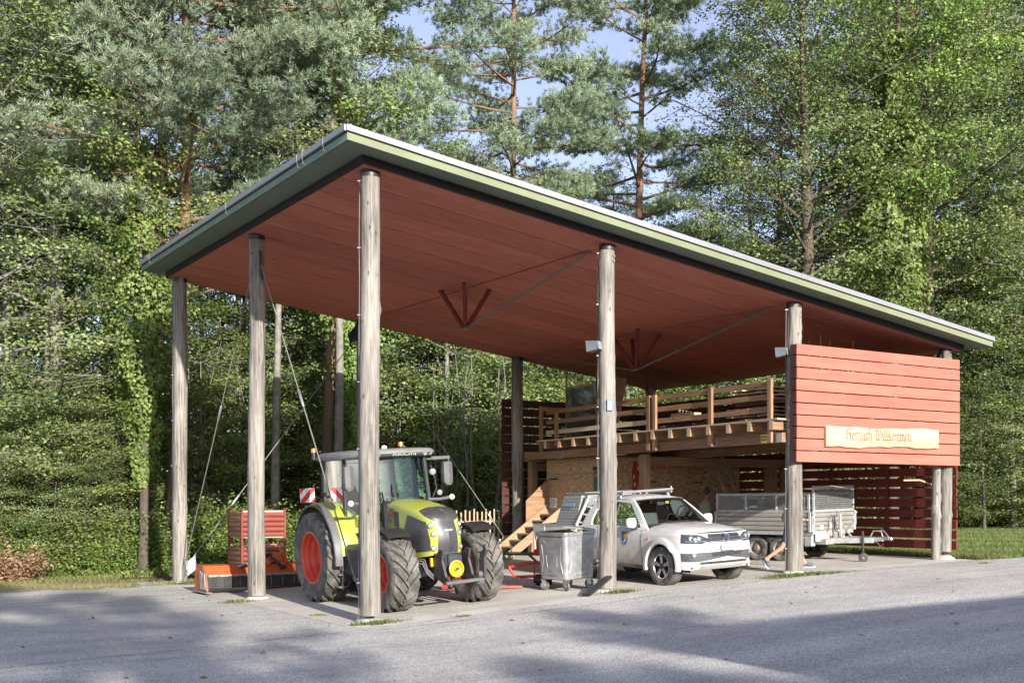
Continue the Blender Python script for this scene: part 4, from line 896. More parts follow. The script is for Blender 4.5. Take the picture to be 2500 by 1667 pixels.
plant('shrub_a',0.95,15.82,1.00,None,'green shrub at the wood foot around the far left post, second from the left',group='shrubs at the foot of the wood')
plant('shrub_a',-3.06,17.05,0.83,None,'green shrub at the wood foot near the left picture edge, first from the left',group='shrubs at the foot of the wood')
plant('shrub_a',-0.71,16.27,0.86,None,'green shrub at the wood foot left of the ivy-clad tree, third from the left',group='shrubs at the foot of the wood')
plant('shrub_a',1.96,15.78,1.09,None,'green shrub at the wood foot between the two left log posts, first from the left',group='shrubs at the foot of the wood')
plant('shrub_a',2.99,15.72,0.93,None,'green shrub at the wood foot between the two left log posts, third from the left',group='shrubs at the foot of the wood')
plant('shrub_a',4.26,15.51,0.94,None,'green shrub at the wood foot behind the tractor and box pallets, second from the left',group='shrubs at the foot of the wood')
plant('shrub_a',5.35,15.42,0.75,None,'green shrub at the wood foot behind the tractor and box pallets, third from the left',group='shrubs at the foot of the wood')
plant('shrub_a',6.90,15.63,0.90,None,'green shrub at the wood foot behind the tractor and box pallets, fourth from the left',group='shrubs at the foot of the wood')
plant('shrub_a',9.45,16.38,0.95,None,'green shrub at the wood foot right of the nearest log post',group='shrubs at the foot of the wood')
plant('shrub_a',10.92,16.05,0.76,None,'green shrub at the wood foot behind the picket fence',group='shrubs at the foot of the wood')
plant('shrub_a',-2.88,18.23,0.97,None,'green shrub at the wood foot near the left picture edge, second from the left',group='shrubs at the foot of the wood')
plant('shrub_a',-1.07,17.68,0.97,None,'green shrub at the wood foot left of the ivy-clad tree, second from the left',group='shrubs at the foot of the wood')
plant('shrub_a',3.34,18.45,0.77,None,'green shrub at the wood foot between the two left log posts, second from the left',group='shrubs at the foot of the wood')
plant('shrub_a',4.52,17.71,0.97,None,'green shrub at the wood foot behind the tractor and box pallets, first from the left',group='shrubs at the foot of the wood')
plant('shrub_a',33.24,12.65,0.91,None,'green shrub at the wood foot behind the lower roof corner, second from the left',group='shrubs at the foot of the wood')
plant('shrub_a',35.04,12.70,0.99,None,'green shrub at the wood foot beyond the lawn, first from the left',group='shrubs at the foot of the wood')
plant('shrub_a',34.16,10.89,0.87,None,'green shrub at the wood foot beyond the lawn, second from the left',group='shrubs at the foot of the wood')
plant('shrub_a',36.13,10.83,1.00,None,'green shrub at the wood foot beyond the lawn, third from the left',group='shrubs at the foot of the wood')
plant('shrub_a',34.18,14.42,1.01,None,'green shrub at the wood foot behind the lower roof corner, first from the left',group='shrubs at the foot of the wood')
plant('shrub_b',-2.32,16.10,0.61,None,'bright low bush near the left picture edge',group='bright low bushes')
plant('shrub_b',0.29,15.18,0.62,None,'bright low bush around the far left post',group='bright low bushes')
plant('shrub_b',1.46,15.39,0.84,None,'bright low bush between the two left log posts, first from the left',group='bright low bushes')
plant('shrub_b',3.99,16.27,0.94,None,'bright low bush behind the tractor and box pallets, first from the left',group='bright low bushes')
plant('shrub_b',-0.80,15.62,0.69,None,'bright low bush left of the ivy-clad tree',group='bright low bushes')
plant('shrub_b',2.58,16.10,0.76,None,'bright low bush between the two left log posts, second from the left',group='bright low bushes')
plant('shrub_b',5.39,16.22,0.81,None,'bright low bush behind the tractor and box pallets, second from the left',group='bright low bushes')
# trees and the neighbouring barn on the camera's side of the yard (their shadows fall across it)
for i, (kd, x, y, s, lb) in enumerate((('pine_c', -8.8, -45, .73, 'slim pine nearest the left end of the far side of the yard'), ('pine_b', -5.2, -52, .56, 'small pine on the far side of the yard, right of the slim pine'), ('pine_c', 1.6, -54, .62, 'pine on the far side of the yard, opposite the tractor'), ('pine_b', 6.2, -50, .5, 'low pine on the far side of the yard behind the barn'),
        ('oak', 13.5, -52, .66, 'oak on the far side of the yard behind the middle of the barn'), ('oak', 22.5, -55, .72, 'oak on the far side of the yard behind the right end of the barn'), ('oak', -15.5, -44, .66, 'oak on the far side of the yard at its left end'), ('pine_a', -12.3, -48, .80, 'broad pine on the far side of the yard between the oak and the slim pine'))):
    plant(kd, x, y, s, i * 1.3, lb, z=0)
plant('oak', -4.6, -50.5, .575, 2.2, 'round oak across the yard, left of the barn', z=0); plant('pine_c', -1.6, -46, .60, .7, 'pine across the yard close to the left gable of the barn', z=0)
for i in range(20):
    plant(('beech_a', 'oak', 'beech_b', 'pine_a')[i % 4], -62 + i * 6.6 + rgS.uniform(-2, 2), -84 + rgS.uniform(-4, 4) - .25 * abs(i - 9), rgS.uniform(.62, .74), None, 'unseen tree added far across the yard to cover the bright low sky', group='unseen trees added across the yard', z=0)  # unseen belt, added so window glass mirrors trees instead of bright sky
barn = thing('neighbouring_barn', 'long low barn opposite the open shed, casting the straight-edged shade on the yard', 'building', (15.2, -27, .3), (0, 0, rad(-3)))
MB().box((0, 0, 2.4), (30.0, 8, 4.8)).build('wall', M['beam_x'], barn)
MB().prism([(-4.9, 4.75), (4.9, 4.75), (4.9, 5.0), (0, 7.05), (-4.9, 5.0)], (-15.6, 0, 0), (0, 1, 0), (0, 0, 1), (31.2, 0, 0)).build('roof', M['dark_steel'], barn)

# distant wood, one mass
def wood_mass(name, seed, n, fn, m, L, Wd):
    r = np.random.RandomState(seed); P = fn(r, n); U = r.randn(n, 3); Nn = np.array([0, 0, 1.]) + r.randn(n, 3) * .7
    T = np.clip(.5 + r.randn(n) * .25, .02, .95); S = r.uniform(.7, 1.4, n)
    return tag(np_mesh(name, leaf_quads(P, U, Nn, L * S, Wd * S), 4, T, m), kind='stuff')
def far(r, n):
    u = r.rand(n); a = np.array([-22, 66.]); b = np.array([78, 8.]); p = a + (b - a) * u[:, None]; nv = np.array([.5, .86]); dd = r.rand(n) * 9
    z = r.rand(n) * (9.5 + 2 * np.sin(u * 40) + 1.5 * np.sin(u * 97 + 2)); return np.stack([p[:, 0] + nv[0] * dd, p[:, 1] + nv[1] * dd, z], 1)
wood_mass('distant_wood', 71, 42000, far, M['leaf_hornbeam'], .42, .2)
def under(r, n):
    x = r.uniform(-9, 16, n); lo = np.interp(x, [-9, -1, 1, 3, 9.5, 16], [14.9, 14.6, 13.2, 14.0, 15.0, 17.0]); y = lo + r.rand(n) ** 1.4 * 7
    h = .5 * (.5 + .5 * np.sin(x * 2.1 + y * 1.3)) * (.4 + .6 * np.sin(x * .9 - y)) ** 2 + .12
    return np.stack([x, y, np.interp(x, GX, GZ) + r.rand(n) * h], 1)
wood_mass('undergrowth', 72, 26000, under, M['leaf_hornbeam'], .10, .036)
def litter(r, n):
    x = np.clip(-3.3 + r.randn(n) * .55, -4.6, -2.2); y = 14.6 + r.randn(n) * .28 + .2 * np.sin(x * 3); return np.stack([x, y, r.rand(n) ** 1.3 * .85 * np.exp(-((x + 3.3) / .9) ** 2)], 1)
db = shrub('withered_shrub', 55, 1.0, .95, 26, M['leaf_dead'], .085, .032)
db.location = (-3.45, 14.3, -.03); tag(db, 'withered brown leafy shrub at the left edge of the wood', 'shrub')
# grass
def blades(name, seed, n, fn, m, h, w, kind='stuff', parent=None):
    r = np.random.RandomState(seed); P = fn(r, n); n = len(P); hh = h * r.uniform(.45, 1.35, n)[:, None]; a = r.rand(n) * 6.28
    S = np.stack([np.cos(a), np.sin(a), np.zeros(n)], 1) * w; q = np.empty((n, 3, 3)); q[:, 0] = P - S; q[:, 1] = P + S
    q[:, 2] = P + np.array([0, 0, 1.]) * hh + r.randn(n, 3) * np.array([.4, .4, 0]) * hh
    o = np_mesh(name, q.reshape(-1, 3), 3, np.clip(.45 + .25 * np.sin(P[:, 0] * 1.7 + P[:, 1] * 1.1) + r.randn(n) * .2, .02, .95), m, parent)
    return tag(o, kind=kind) if kind else o
def onlawn(r, n):
    x = 15.6 + r.rand(n) ** 1.3 * 26; y = -.8 + r.rand(n) * np.interp(x, [15, 24, 42], [12, 16, 20]); k = (y > -.75 - (x - 15.6) * .02)
    return np.stack([x, y, np.interp(x, GX, GZ)], 1)[k]
blades('lawn_grass', 81, 110000, onlawn, M['grass'], .075, .012)
def edge(r, n):
    x = r.uniform(-14, 1.2, n); y = np.where(r.rand(n) < .35, 10.5 + np.abs(r.randn(n)) * .5, 12.2 + r.rand(n) * 3.2); k = (np.sin(x * 1.9 + y * 2.3) + np.sin(x * .7 - y * 1.1) + r.randn(n) * .5) > -.15
    return np.stack([x, y, np.interp(x, GX, GZ)], 1)[k]
blades('verge_grass', 82, 26000, edge, M['drygrass'], .085, .011)
def back(r, n):
    x = r.uniform(9.5, 16, n); y = 11.6 + r.rand(n) * 4; return np.stack([x, y, np.interp(x, GX, GZ)], 1)
blades('shed_back_grass', 83, 16000, back, M['grass'], .11, .012)
def wallfoot(r, n):
    x = 15.1 + np.abs(r.randn(n)) * .5 + .1; y = r.uniform(-.75, 9, n); return np.stack([x, y, np.interp(x, GX, GZ)], 1)
blades('wall_foot_grass', 84, 16000, wallfoot, M['grass'], .13, .011)
for i, (x, y, n, sx, sy, lb) in enumerate(((.03, -.35, 420, .26, .07, 'small tuft of grass at the foot of the nearest log post'), (-.62, 4.9, 260, .16, .07, 'grass tuft by the footing of the second log post'), (5.05, -.42, 320, .2, .07, 'low weeds right of the middle log post base'), (9.1, -.62, 500, .3, .07, 'strip of weeds left of the log post by the trailer'),
    (10.0, -.66, 800, .6, .06, 'longest strip of weeds along the paving edge before the trailer'), (-.3, 1.55, 90, .09, .05, 'tiny weed on bare ground before the rear tractor wheel'), (.2, 10.55, 420, .25, .14, 'leafy weed clump at the foot of the far left log post'), (14.4, -1.5, 60, .08, .05, 'tiny weed in the gravel under the welcome sign'), (1.4, -.75, 70, .08, .04, 'tiny weed right of the nearest log post'))):
    r = np.random.RandomState(90 + i)
    t = thing('grass_tuft', lb, 'grass tuft', (x, y, G(x) + .003))
    fn = lambda r, n, sx=sx, sy=sy: np.stack([r.randn(n) * sx, r.randn(n) * sy, np.zeros(n)], 1)
    blades('blades', 190 + i, n, fn, M['grass'], .07 if n > 100 else .035, .011, 'stuff', t)
# scattered bits on the yard
r = np.random.RandomState(77); mb = MB()
bits = []
for k in range(70):
    x, y = r.uniform(-11, 12), r.uniform(-9, 7); 
    if y > -1 and x > -.4: continue
    bits.append((x, y))
n = len(bits); P = np.array([(x, y, G(x) + .012) for x, y in bits])
tag(np_mesh('fallen_leaves', leaf_quads(P, r.randn(n, 3) * np.array([1, 1, .1]), np.array([0, 0, 1.]) + r.randn(n, 3) * .3, r.uniform(.05, .12, n), r.uniform(.02, .05, n)), 4, r.rand(n) * .5, M['leaf_dead']), kind='stuff')
# ================================================================ tractor
M['claas_green'] = mat('lime_green_paint', (.34, .385, .05), .36, 0, var=.05, scale=3, coat=.4, dirt=(.34, .33, .17), dscale=2.2, damt=.55)
M['rim_red'] = mat('red_rim_paint', (.56, .055, .026), .42, var=.12, scale=4, dirt=(.35, .2, .15), dscale=3, damt=.35)
M['tyre'] = mat('dusty_rubber', (.075, .072, .068), .85, var=.3, scale=7, dirt=(.24, .22, .195), dscale=4, damt=1.0, bump=.3, bscale=30)
M['hood_black'] = mat('black_mesh_panel', (.045, .045, .05), .42, var=.25, scale=60, dirt=(.13, .125, .12), dscale=5, damt=.4)
M['cab_glass'] = glassmat('tinted_cab_glass', (.55, .74, .66), .12)
M['glass'] = glassmat('clear_window_glass', (.72, .80, .78), .1)
M['chrome'] = mat('chrome', (.8, .8, .82), .12, 1.0, var=.03)
M['lamp'] = mat('lamp_glass', (.42, .44, .47), .12, .5, var=.1, scale=20)
M['orange_lens'] = mat('orange_lens', (.85, .17, .01), .2, var=.08)
M['red_white_red'] = mat('signal_red', (.62, .03, .03), .45, var=.05)
M['roof_grey'] = mat('grey_cab_roof', (.20, .198, .195), .45, var=.1, scale=5)
M['chassis'] = mat('chassis_blue_black', (.035, .042, .055), .5, .2, var=.3, scale=8, dirt=(.14, .13, .12), dscale=4, damt=.45)
M['yellow'] = mat('yellow_plastic', (.72, .36, .02), .45, var=.08)

def catmull(ys, t):
    n = len(ys); t = min(max(t, 0), n - 1.0001); i = int(t); u = t - i
    g = lambda k: ys[min(max(k, 0), n - 1)]
    a, b, c, d = g(i - 1), g(i), g(i + 1), g(i + 2)
    return .5 * (2 * b + (c - a) * u + (2 * a - 5 * b + 4 * c - d) * u * u + (3 * b - a - 3 * c + d) * u ** 3)

def tractor_wheel(parent, c, R, Wd, rr, nl, side):
    w = empty('wheel', c, parent=parent); X = V(side, 0, 0)
    mb = MB(); a = Wd
    prof = [(rr - .03, -.36 * a), (rr, -.43 * a), (rr + .04, -.455 * a), (rr + (R - rr) * .45, -.5 * a), (R - .12, -.485 * a), (R - .075, -.44 * a), (R - .055, -.3 * a), (R - .05, 0), (R - .055, .3 * a), (R - .075, .44 * a), (R - .12, .485 * a), (rr + (R - rr) * .45, .5 * a), (rr + .04, .455 * a), (rr, .43 * a), (rr - .03, .36 * a)]
    mb.lathe(prof, (0, 0, 0), (1, 0, 0), 56, 0)
    span = .40 / R * (a / .6)
    for k in range(2 * nl):
        sg = 1 if k % 2 else -1; t0 = math.pi * k / nl; rows = []
        for q in range(7):
            u = q / 6; h = sg * a * (.0 + .505 * u) - sg * .02; th = t0 + span * (u ** .85) ; 
            top = R if u < .82 else R - .06 * ((u - .82) / .18) ** 1.6 - .0; base = R - .075 if u < .8 else R - .12
            wt = .030 + .012 * u; wb = .045 + .014 * u
            P = lambda r, d: V(h, -r * math.cos(th + d / R), r * math.sin(th + d / R))
            rows.append([P(base, -wb), P(top, -wt), P(top, wt), P(base, wb)])
        mb.grid(rows, 0, False); mb.add(rows[-1], [(0, 1, 2, 3)], 0); mb.add(rows[0], [(3, 2, 1, 0)], 0)
    mb.build('tyre', M['tyre'], w)
    mb = MB(); o = 1
    pr = [(rr + .012, .43 * a), (rr - .03, .445 * a), (rr - .045, .40 * a), (rr - .06, .30 * a), (rr - .075, .26 * a), (rr - .09, .14 * a), (rr - .12, .08 * a), (rr - .14, -.02 * a), (rr * .56, -.05 * a), (rr * .5, .0), (rr * .34, .02 * a), (rr * .33, .10 * a), (rr * .2, .13 * a), (.001, .13 * a)]
    mb.lathe(pr, (0, 0, 0), X, 40, 0)
    mb.lathe([(rr + .012, -.43 * a), (rr - .04, -.42 * a), (rr - .07, -.2 * a), (rr - .12, -.06 * a), (.02, -.08 * a)], (0, 0, 0), X, 40, 0)
    for k in range(8):
        t = k * math.pi / 4; mb.cyl(X * (.03 * a) + V(0, math.cos(t), math.sin(t)) * rr * .42, X * (.03 * a + .03) + V(0, math.cos(t), math.sin(t)) * rr * .42, .018, 6)
    mb.build('rim', M['rim_red'], w); return w

tz = G(1.78)
T = thing('tractor', 'lime green tractor with red rims parked under the shed behind the nearest log post', 'tractor', (1.78, .95, tz), (0, -.062, 0))
for sx in (-1, 1):
    tractor_wheel(T, (sx * .87, 0, .70), .70, .54, .36, 19, sx)
    tractor_wheel(T, (sx * 1.0, 2.76, .89), .89, .62, .52, 21, sx)
hs_y = [.98, .62, .25, -.08, -.34, -.50, -.575, -.60]
hs_w = [.40, .415, .425, .42, .385, .30, .16, 0]
hs_b = [1.42, 1.20, .96, .94, .955, .98, 1.0, 1.0]
hs_s = [1.84, 1.82, 1.77, 1.71, 1.64, 1.60, 1.585, 1.58]
hs_c = [1.985, 1.965, 1.915, 1.855, 1.80, 1.775, 1.765, 1.76]
def hood(s, f):
    y, w, b, sh, c = (catmull(q, s) for q in (hs_y, hs_w, hs_b, hs_s, hs_c)); w = max(w, 0)
    if f <= 1:
        k = 1 + .05 * math.sin(math.pi * min(1, f * 1.1)) - .06 * f; fr = max(0, (s - 3.5) / 3.5)
        return V(-w * k, y - .05 * fr * math.sin(math.pi * f) + .05 * fr * f * f, b + f * (sh - b))
    g = f - 1; fr = max(0, (s - 3.5) / 3.5); ang = g * math.pi / 2
    return V(-w * .94 * math.cos(ang) ** .8 if g < 1 else 0, y + .05 * fr + fr * .28 * g ** 1.6, sh + (c - sh) * math.sin(ang) ** .9)
def hpatch(mb, s0, s1, f0, f1, off, m=0, ns=10, nf=8, mirror=True, only=0):
    """patch of the bonnet skin; s0/s1 may be functions of f"""
    for sg in ((only,) if only else (1, -1)):
        rows = []
        for j in range(nf + 1):
            f = f0 + (f1 - f0) * j / nf; a = s0(f) if callable(s0) else s0; b = s1(f) if callable(s1) else s1; row = []
            for i in range(ns + 1):
                s = a + (b - a) * i / ns; p = hood(s, f); e = .02
                du = hood(min(s + e, 7), f) - hood(max(s - e, 0), f); dv = hood(s, min(f + e, 2)) - hood(s, max(f - e, 0)); nn = dv.cross(du)
                if nn.length > 1e-9: nn.normalize()
                if nn.dot(V(p.x * 2, -.15 - max(0, s - 3), p.z - 1.45)) < 0: nn = -nn
                p = p + nn * off; row.append((p.x * sg, p.y, p.z))
            rows.append(row)
        mb.grid(rows, m, True)
    return mb
mb = MB(); hpatch(mb, 0, 7, 0, 1, 0, 0, 28, 10); hpatch(mb, 0, 7, 1, 2, 0, 0, 28, 8); hd = mb.build('bonnet', M['claas_green'], T, ang=48, fix=True)
for sd in (1, -1):
    hpatch(MB(), lambda f: 2.05 + .9 * max(0, abs(f - .55) - .12) ** 1.0 + .25 * max(0, .35 - f), lambda f: 4.95 - .9 * max(0, f - .45) - .15 * max(0, .25 - f), .14, .95, .007, 0, 12, 10, only=sd).build('side_grille', M['hood_black'], hd)
mb = MB(); hpatch(mb, lambda f: 5.72 + .18 * f, 7, .03, 1, .008, 0, 6, 12); hpatch(mb, lambda f: 5.85 - 2.5 * min(1, ((f - 1) / .38)) ** .8, 7, 1, 2.0, .008, 0, 12, 16); mb.build('front_grille', M['hood_black'], hd)
for k in range(4):
    s = .95 + k * .17
    for sg in (-1, 1):
        q0, q1 = hood(s, .48), hood(s - .22, .93); q0.x *= -sg; q1.x *= -sg
        MB().bar(q0 + V(sg * .004, 0, 0), q1 + V(sg * .004, 0, 0), .035, .018, 0, up=(1, 0, 0)).build('vent_slot', M['black'], hd)
for sd in (1, -1): hpatch(MB(), .06, lambda f: .62 + .2 * (f - .5), .45, .97, .005, 0, 5, 5, only=sd).build('badge_panel', M['grey_plastic'], hd)
p = hood(.34, .78); text_mesh('lettering', 'CLAAS', .10, mat('badge_red', (.42, .03, .03), .5), hd, (p.x - .012, p.y, p.z), (rad(90), 0, rad(-90)), .27)
p = V(-.02, -.665, 1.42); text_mesh('badge', 'ARION', .05, M['white'], hd, (0, hood(7, .72).y - .012, 1.42), RX, .17)
for sg in (-1, 1):
    for s, f, r in ((5.05, .86, .055), (5.35, .62, .052), (5.3, .2, .05)):
        p = hood(s, f); p.x *= -sg if sg > 0 else 1; d = V(.42 * sg, -1, .06).normalized(); p = V(abs(p.x) * sg, p.y, p.z) + d * .004
        l = MB().lathe([(r, -.02), (r, .008), (r * .82, .014)], p, d, 20, 0).lathe([(r * .82, .014), (r * .7, .008), (.001, .012)], p, d, 20, 1).build('headlight', [M['grey_plastic'], M['lamp']], hd)
# chassis and front linkage
mb = MB(); mb.box((0, .25, .80), (.46, 1.5, .34), bev=.03); mb.box((0, -.38, .80), (.40, .35, .3), bev=.03); mb.box((0, 1.9, .78), (.62, 2.1, .52), bev=.05); mb.box((0, 0, .68), (1.3, .2, .2), bev=.05)
mb.cyl((-.62, 0, .70), (.62, 0, .70), .13, 14); mb.build('chassis', M['chassis'], T)
MB().box((0, -.62, .80), (.36, .3, .42), bev=.03).box((0, -.78, .86), (.28, .12, .26), bev=.02).build('linkage_block', M['chassis'], T)
for sg in (-1, 1):
    MB().prism([(-.55, .60), (-.55, .92), (-.78, 1.1), (-.9, 1.08), (-.84, .9), (-.95, .62), (-1.12, .54), (-1.12, .46), (-.9, .48)], (sg * .27 - .02, 0, 0), (0, 1, 0), (0, 0, 1), (.045, 0, 0)).build('linkage_plate', M['dark_steel'], T)
MB().prism([(-.78, .6), (-1.08, .5), (-1.2, .55), (-1.22, .92), (-1.30, 1.06), (-1.27, 1.17), (-1.2, 1.12), (-1.17, 1.04), (-1.08, 1.02), (-1.06, .9), (-1.02, .66)], (.36, 0, 0), (0, 1, 0), (0, 0, 1), (.05, 0, 0)).build('lift_arm', M['dark_steel'], T)
MB().bar((-.36, -1.08, .52), (.40, -1.12, .535), .09, .06, bev=.012).cyl((.28, -1.1, .62), (.4, -1.1, .62), .06, 12).build('cross_bar', M['grey_plastic'], T)
MB().lathe([(.045, -.02), (.14, 0), (.15, .05), (.125, .055), (.10, .01), (.06, .0), (.03, .02), (.03, .06), (.001, .06)], (-.03, -.86, .74), (0, -1, .05), 28, 0).build('shaft_guard', M['yellow'], T)
MB().cyl((-.03, -.87, .74), (-.03, -.99, .745), .022, 10).build('drive_shaft', M['dark_steel'], T)
MB().box((-.31, -.5, .86), (.05, .06, .16), bev=.01).build('coupling_cover', M['yellow'], T)
mb = MB()
for i, (dx, dz) in enumerate(((0, 0), (-.03, -.03), (-.05, -.07))):
    mb.tube([(-.55 + dx, .1, .92 + dz), (-.42 + dx, -.12, .93 + dz), (-.34 + dx, -.30, .90 + dz), (-.32 + dx * .5, -.38, .72 + dz), (-.28, -.5, .62 + dz)], .012, 6)
mb.build('hydraulic_pipes', M['steel'], T)
MB().box((-.42, -.05, .62), (.22, .16, .12), bev=.015).build('axle_stop', M['grey_plastic'], T)
for sg in (-1, 1):                                   # front mudguards
    rows = [[(sg * (.87 + dx), -.80 * math.cos(a), .70 + .80 * math.sin(a) - (.03 if abs(dx) > .2 else 0)) for dx in (-.24, -.2, .2, .24)] for a in np.linspace(.95, 2.5, 14)]
    MB().grid(rows, 0, True).build('front_mudguard', M['black'], T)
    MB().tube([(sg * .45, 0, .95), (sg * .62, 0, 1.42), (sg * .87, .02, 1.49)], .02, 6).build('mudguard_stay', M['dark_steel'], T)
# rear fenders
for sg in (-1, 1):
    cy, cz, rr_ = 2.76, .89, 1.07; mb = MB(); A = np.linspace(.05, 2.75, 26)
    def fr(a, x, dr): return (sg * x, cy - (rr_ + dr) * math.cos(a), cz + (rr_ + dr) * math.sin(a))
    rows = [[fr(a, .60, -.12), fr(a, .62, 0), fr(a, .85, .015 + .02 * math.sin(a)), fr(a, 1.06, .0), fr(a, 1.08, -.03)] for a in A]
    f = mb.grid(rows, 0, True).build('rear_fender', M['claas_green'], T, ang=50)
    rows = [[fr(a, 1.055, .012), fr(a, 1.12, .006), fr(a, 1.19, -.02), fr(a, 1.20, -.05), fr(a, 1.07, -.035)] for a in np.linspace(-.12, 2.95, 30)]
    MB().grid(rows, 0, True).build('fender_lip', M['grey_plastic'], f, ang=50)
    rows = [[(sg * .62, cy - r_ * math.cos(a), cz + r_ * math.sin(a)) for r_ in (.45, 1.06)] for a in A]
    MB().grid(rows, 0, True).build('inner_fender', M['black'], f)
    MB().prism([(1.15, 1.42), (2.0, 1.5), (2.15, 1.9), (1.9, 1.98), (1.72, 1.72)], (sg * .70 - .04, 0, 0), (0, 1, 0), (0, 0, 1), (.08, 0, 0)).build('side_panel', M['claas_green'], f)
# cab
cb = empty('cab', (0, 0, 0), parent=T)
MB().box((0, 2.0, 1.28), (1.24, 1.9, .42), bev=.05).box((0, 1.06, 1.56), (.92, .2, .8), bev=.05).build('cab_base', M['black'], cb)
pill = {'a': ((.60, 1.10, 1.42), (.58, 1.28, 2.80)), 'b': ((.80, 2.05, 1.30), (.76, 2.05, 2.80)), 'c': ((.80, 3.02, 1.55), (.76, 3.06, 2.80))}
for sg in (-1, 1):
    for k_, (p, q) in pill.items():
        MB().bar((sg * p[0], p[1], p[2]), (sg * q[0], q[1], q[2]), .075, .085, up=(0, 1, 0), bev=.012).build('pillar', M['black'], cb)
    g = lambda pts: MB().add([(sg * x, y, z) for x, y, z in pts], [tuple(range(len(pts)))]).build('side_window', M['cab_glass'], cb)
    g([(.63, 1.16, 1.44), (.80, 2.02, 1.32), (.765, 2.02, 2.78), (.60, 1.31, 2.78)]); g([(.80, 2.10, 1.6), (.80, 3.0, 1.75), (.765, 3.03, 2.78), (.765, 2.10, 2.78)])
rows = [[(x * w_, y - .09 * (1 - x * x), z) for x in np.linspace(-1, 1, 9)] for (w_, y, z) in ((.57, 1.13, 1.45), (.57, 1.18, 1.9), (.565, 1.24, 2.35), (.56, 1.30, 2.78))]
MB().grid(rows, 0, True).build('windscreen', M['cab_glass'], cb)
MB().add([(-.74, 3.05, 1.7), (.74, 3.05, 1.7), (.72, 3.09, 2.78), (-.72, 3.09, 2.78)], [(0, 1, 2, 3)]).build('rear_window', M['cab_glass'], cb)
out = [(-.62, 1.02), (.62, 1.02), (.80, 1.22), (.86, 2.2), (.84, 3.2), (.72, 3.46), (-.72, 3.46), (-.84, 3.2), (-.86, 2.2), (-.80, 1.22)]
mb = MB(); rows = []
for (s_, z, dy) in ((.0, 2.79, .0), (.90, 2.785, .0), (.985, 2.80, 0), (1.0, 2.86, 0), (.985, 2.91, .0), (.92, 2.945, 0), (.6, 2.965, 0), (.0, 2.97, 0)):
    rows.append([(x * s_, 2.24 + (y - 2.24) * s_ + (.05 if z < 2.82 else 0), z) for x, y in out])
mb.grid(rows, 0, True, closed=True); rf = mb.build('cab_roof', M['roof_grey'], cb, ang=50)
MB().box((0, 1.09, 2.835), (.98, .10, .085), bev=.02).build('roof_visor', M['black'], rf)
text_mesh('lettering', 'ARION', .085, mat('sign_grey_green', (.30, .42, .30), .5), rf, (.05, 1.036, 2.835), RX, .5)
for sg in (-1, 1):
    for x, r in ((.50, .05), (.63, .04)):
        MB().lathe([(r, -.05), (r, 0), (r * .85, .012), (.001, .018)], (sg * x, 1.05 + (.03 if x > .6 else 0), 2.84), (0, -1, -.05), 18, 0).build('work_light', M['lamp'], rf)
MB().lathe([(.001, .07), (.05, .05), (.06, 0)], (.05, 1.9, 2.97), (0, 0, 1), 14, 0).build('aerial_dome', M['white'], rf)
for (x, y, z) in ((-.86, 3.30, 2.93), (.62, 2.3, 2.97)):
    b = MB().cyl((x, y, z - .1), (x, y, z + .05), .045, 14).build('beacon_base', M['black'], rf)
    MB().cyl((x, y, z + .05), (x, y, z + .13), .055, 16, r1=.045).build('beacon_lens', M['orange_lens'], b)
# interior
MB().box((0, 2.25, 1.62), (.52, .5, .16), bev=.05).box((0, 2.5, 2.0), (.5, .14, .72), rot=(.12, 0, 0), bev=.05).build('seat', M['black'], cb)
mb = MB(); mb.tube([V(.0, 1.62, 1.92) + V(.19 * math.cos(t), -.06 * math.sin(t) * .6, 0) + V(0, .19 * math.sin(t) * .85, .19 * math.sin(t) * .5) for t in np.linspace(0, 6.283, 25)], .016, 6, cap=False); mb.bar((0, 1.62, 1.92), (0, 1.42, 1.5), .06, .06); mb.bar((-.18, 1.62, 1.92), (.18, 1.62, 1.92), .03, .02); mb.build('steering_wheel', M['grey_plastic'], cb)
MB().box((0, 1.3, 1.62), (.5, .2, .5), rot=(.3, 0, 0), bev=.06).build('dashboard', M['grey_plastic'], cb)
MB().box((.48, 2.2, 1.75), (.16, .6, .14), bev=.03).build('armrest', M['grey_plastic'], cb)
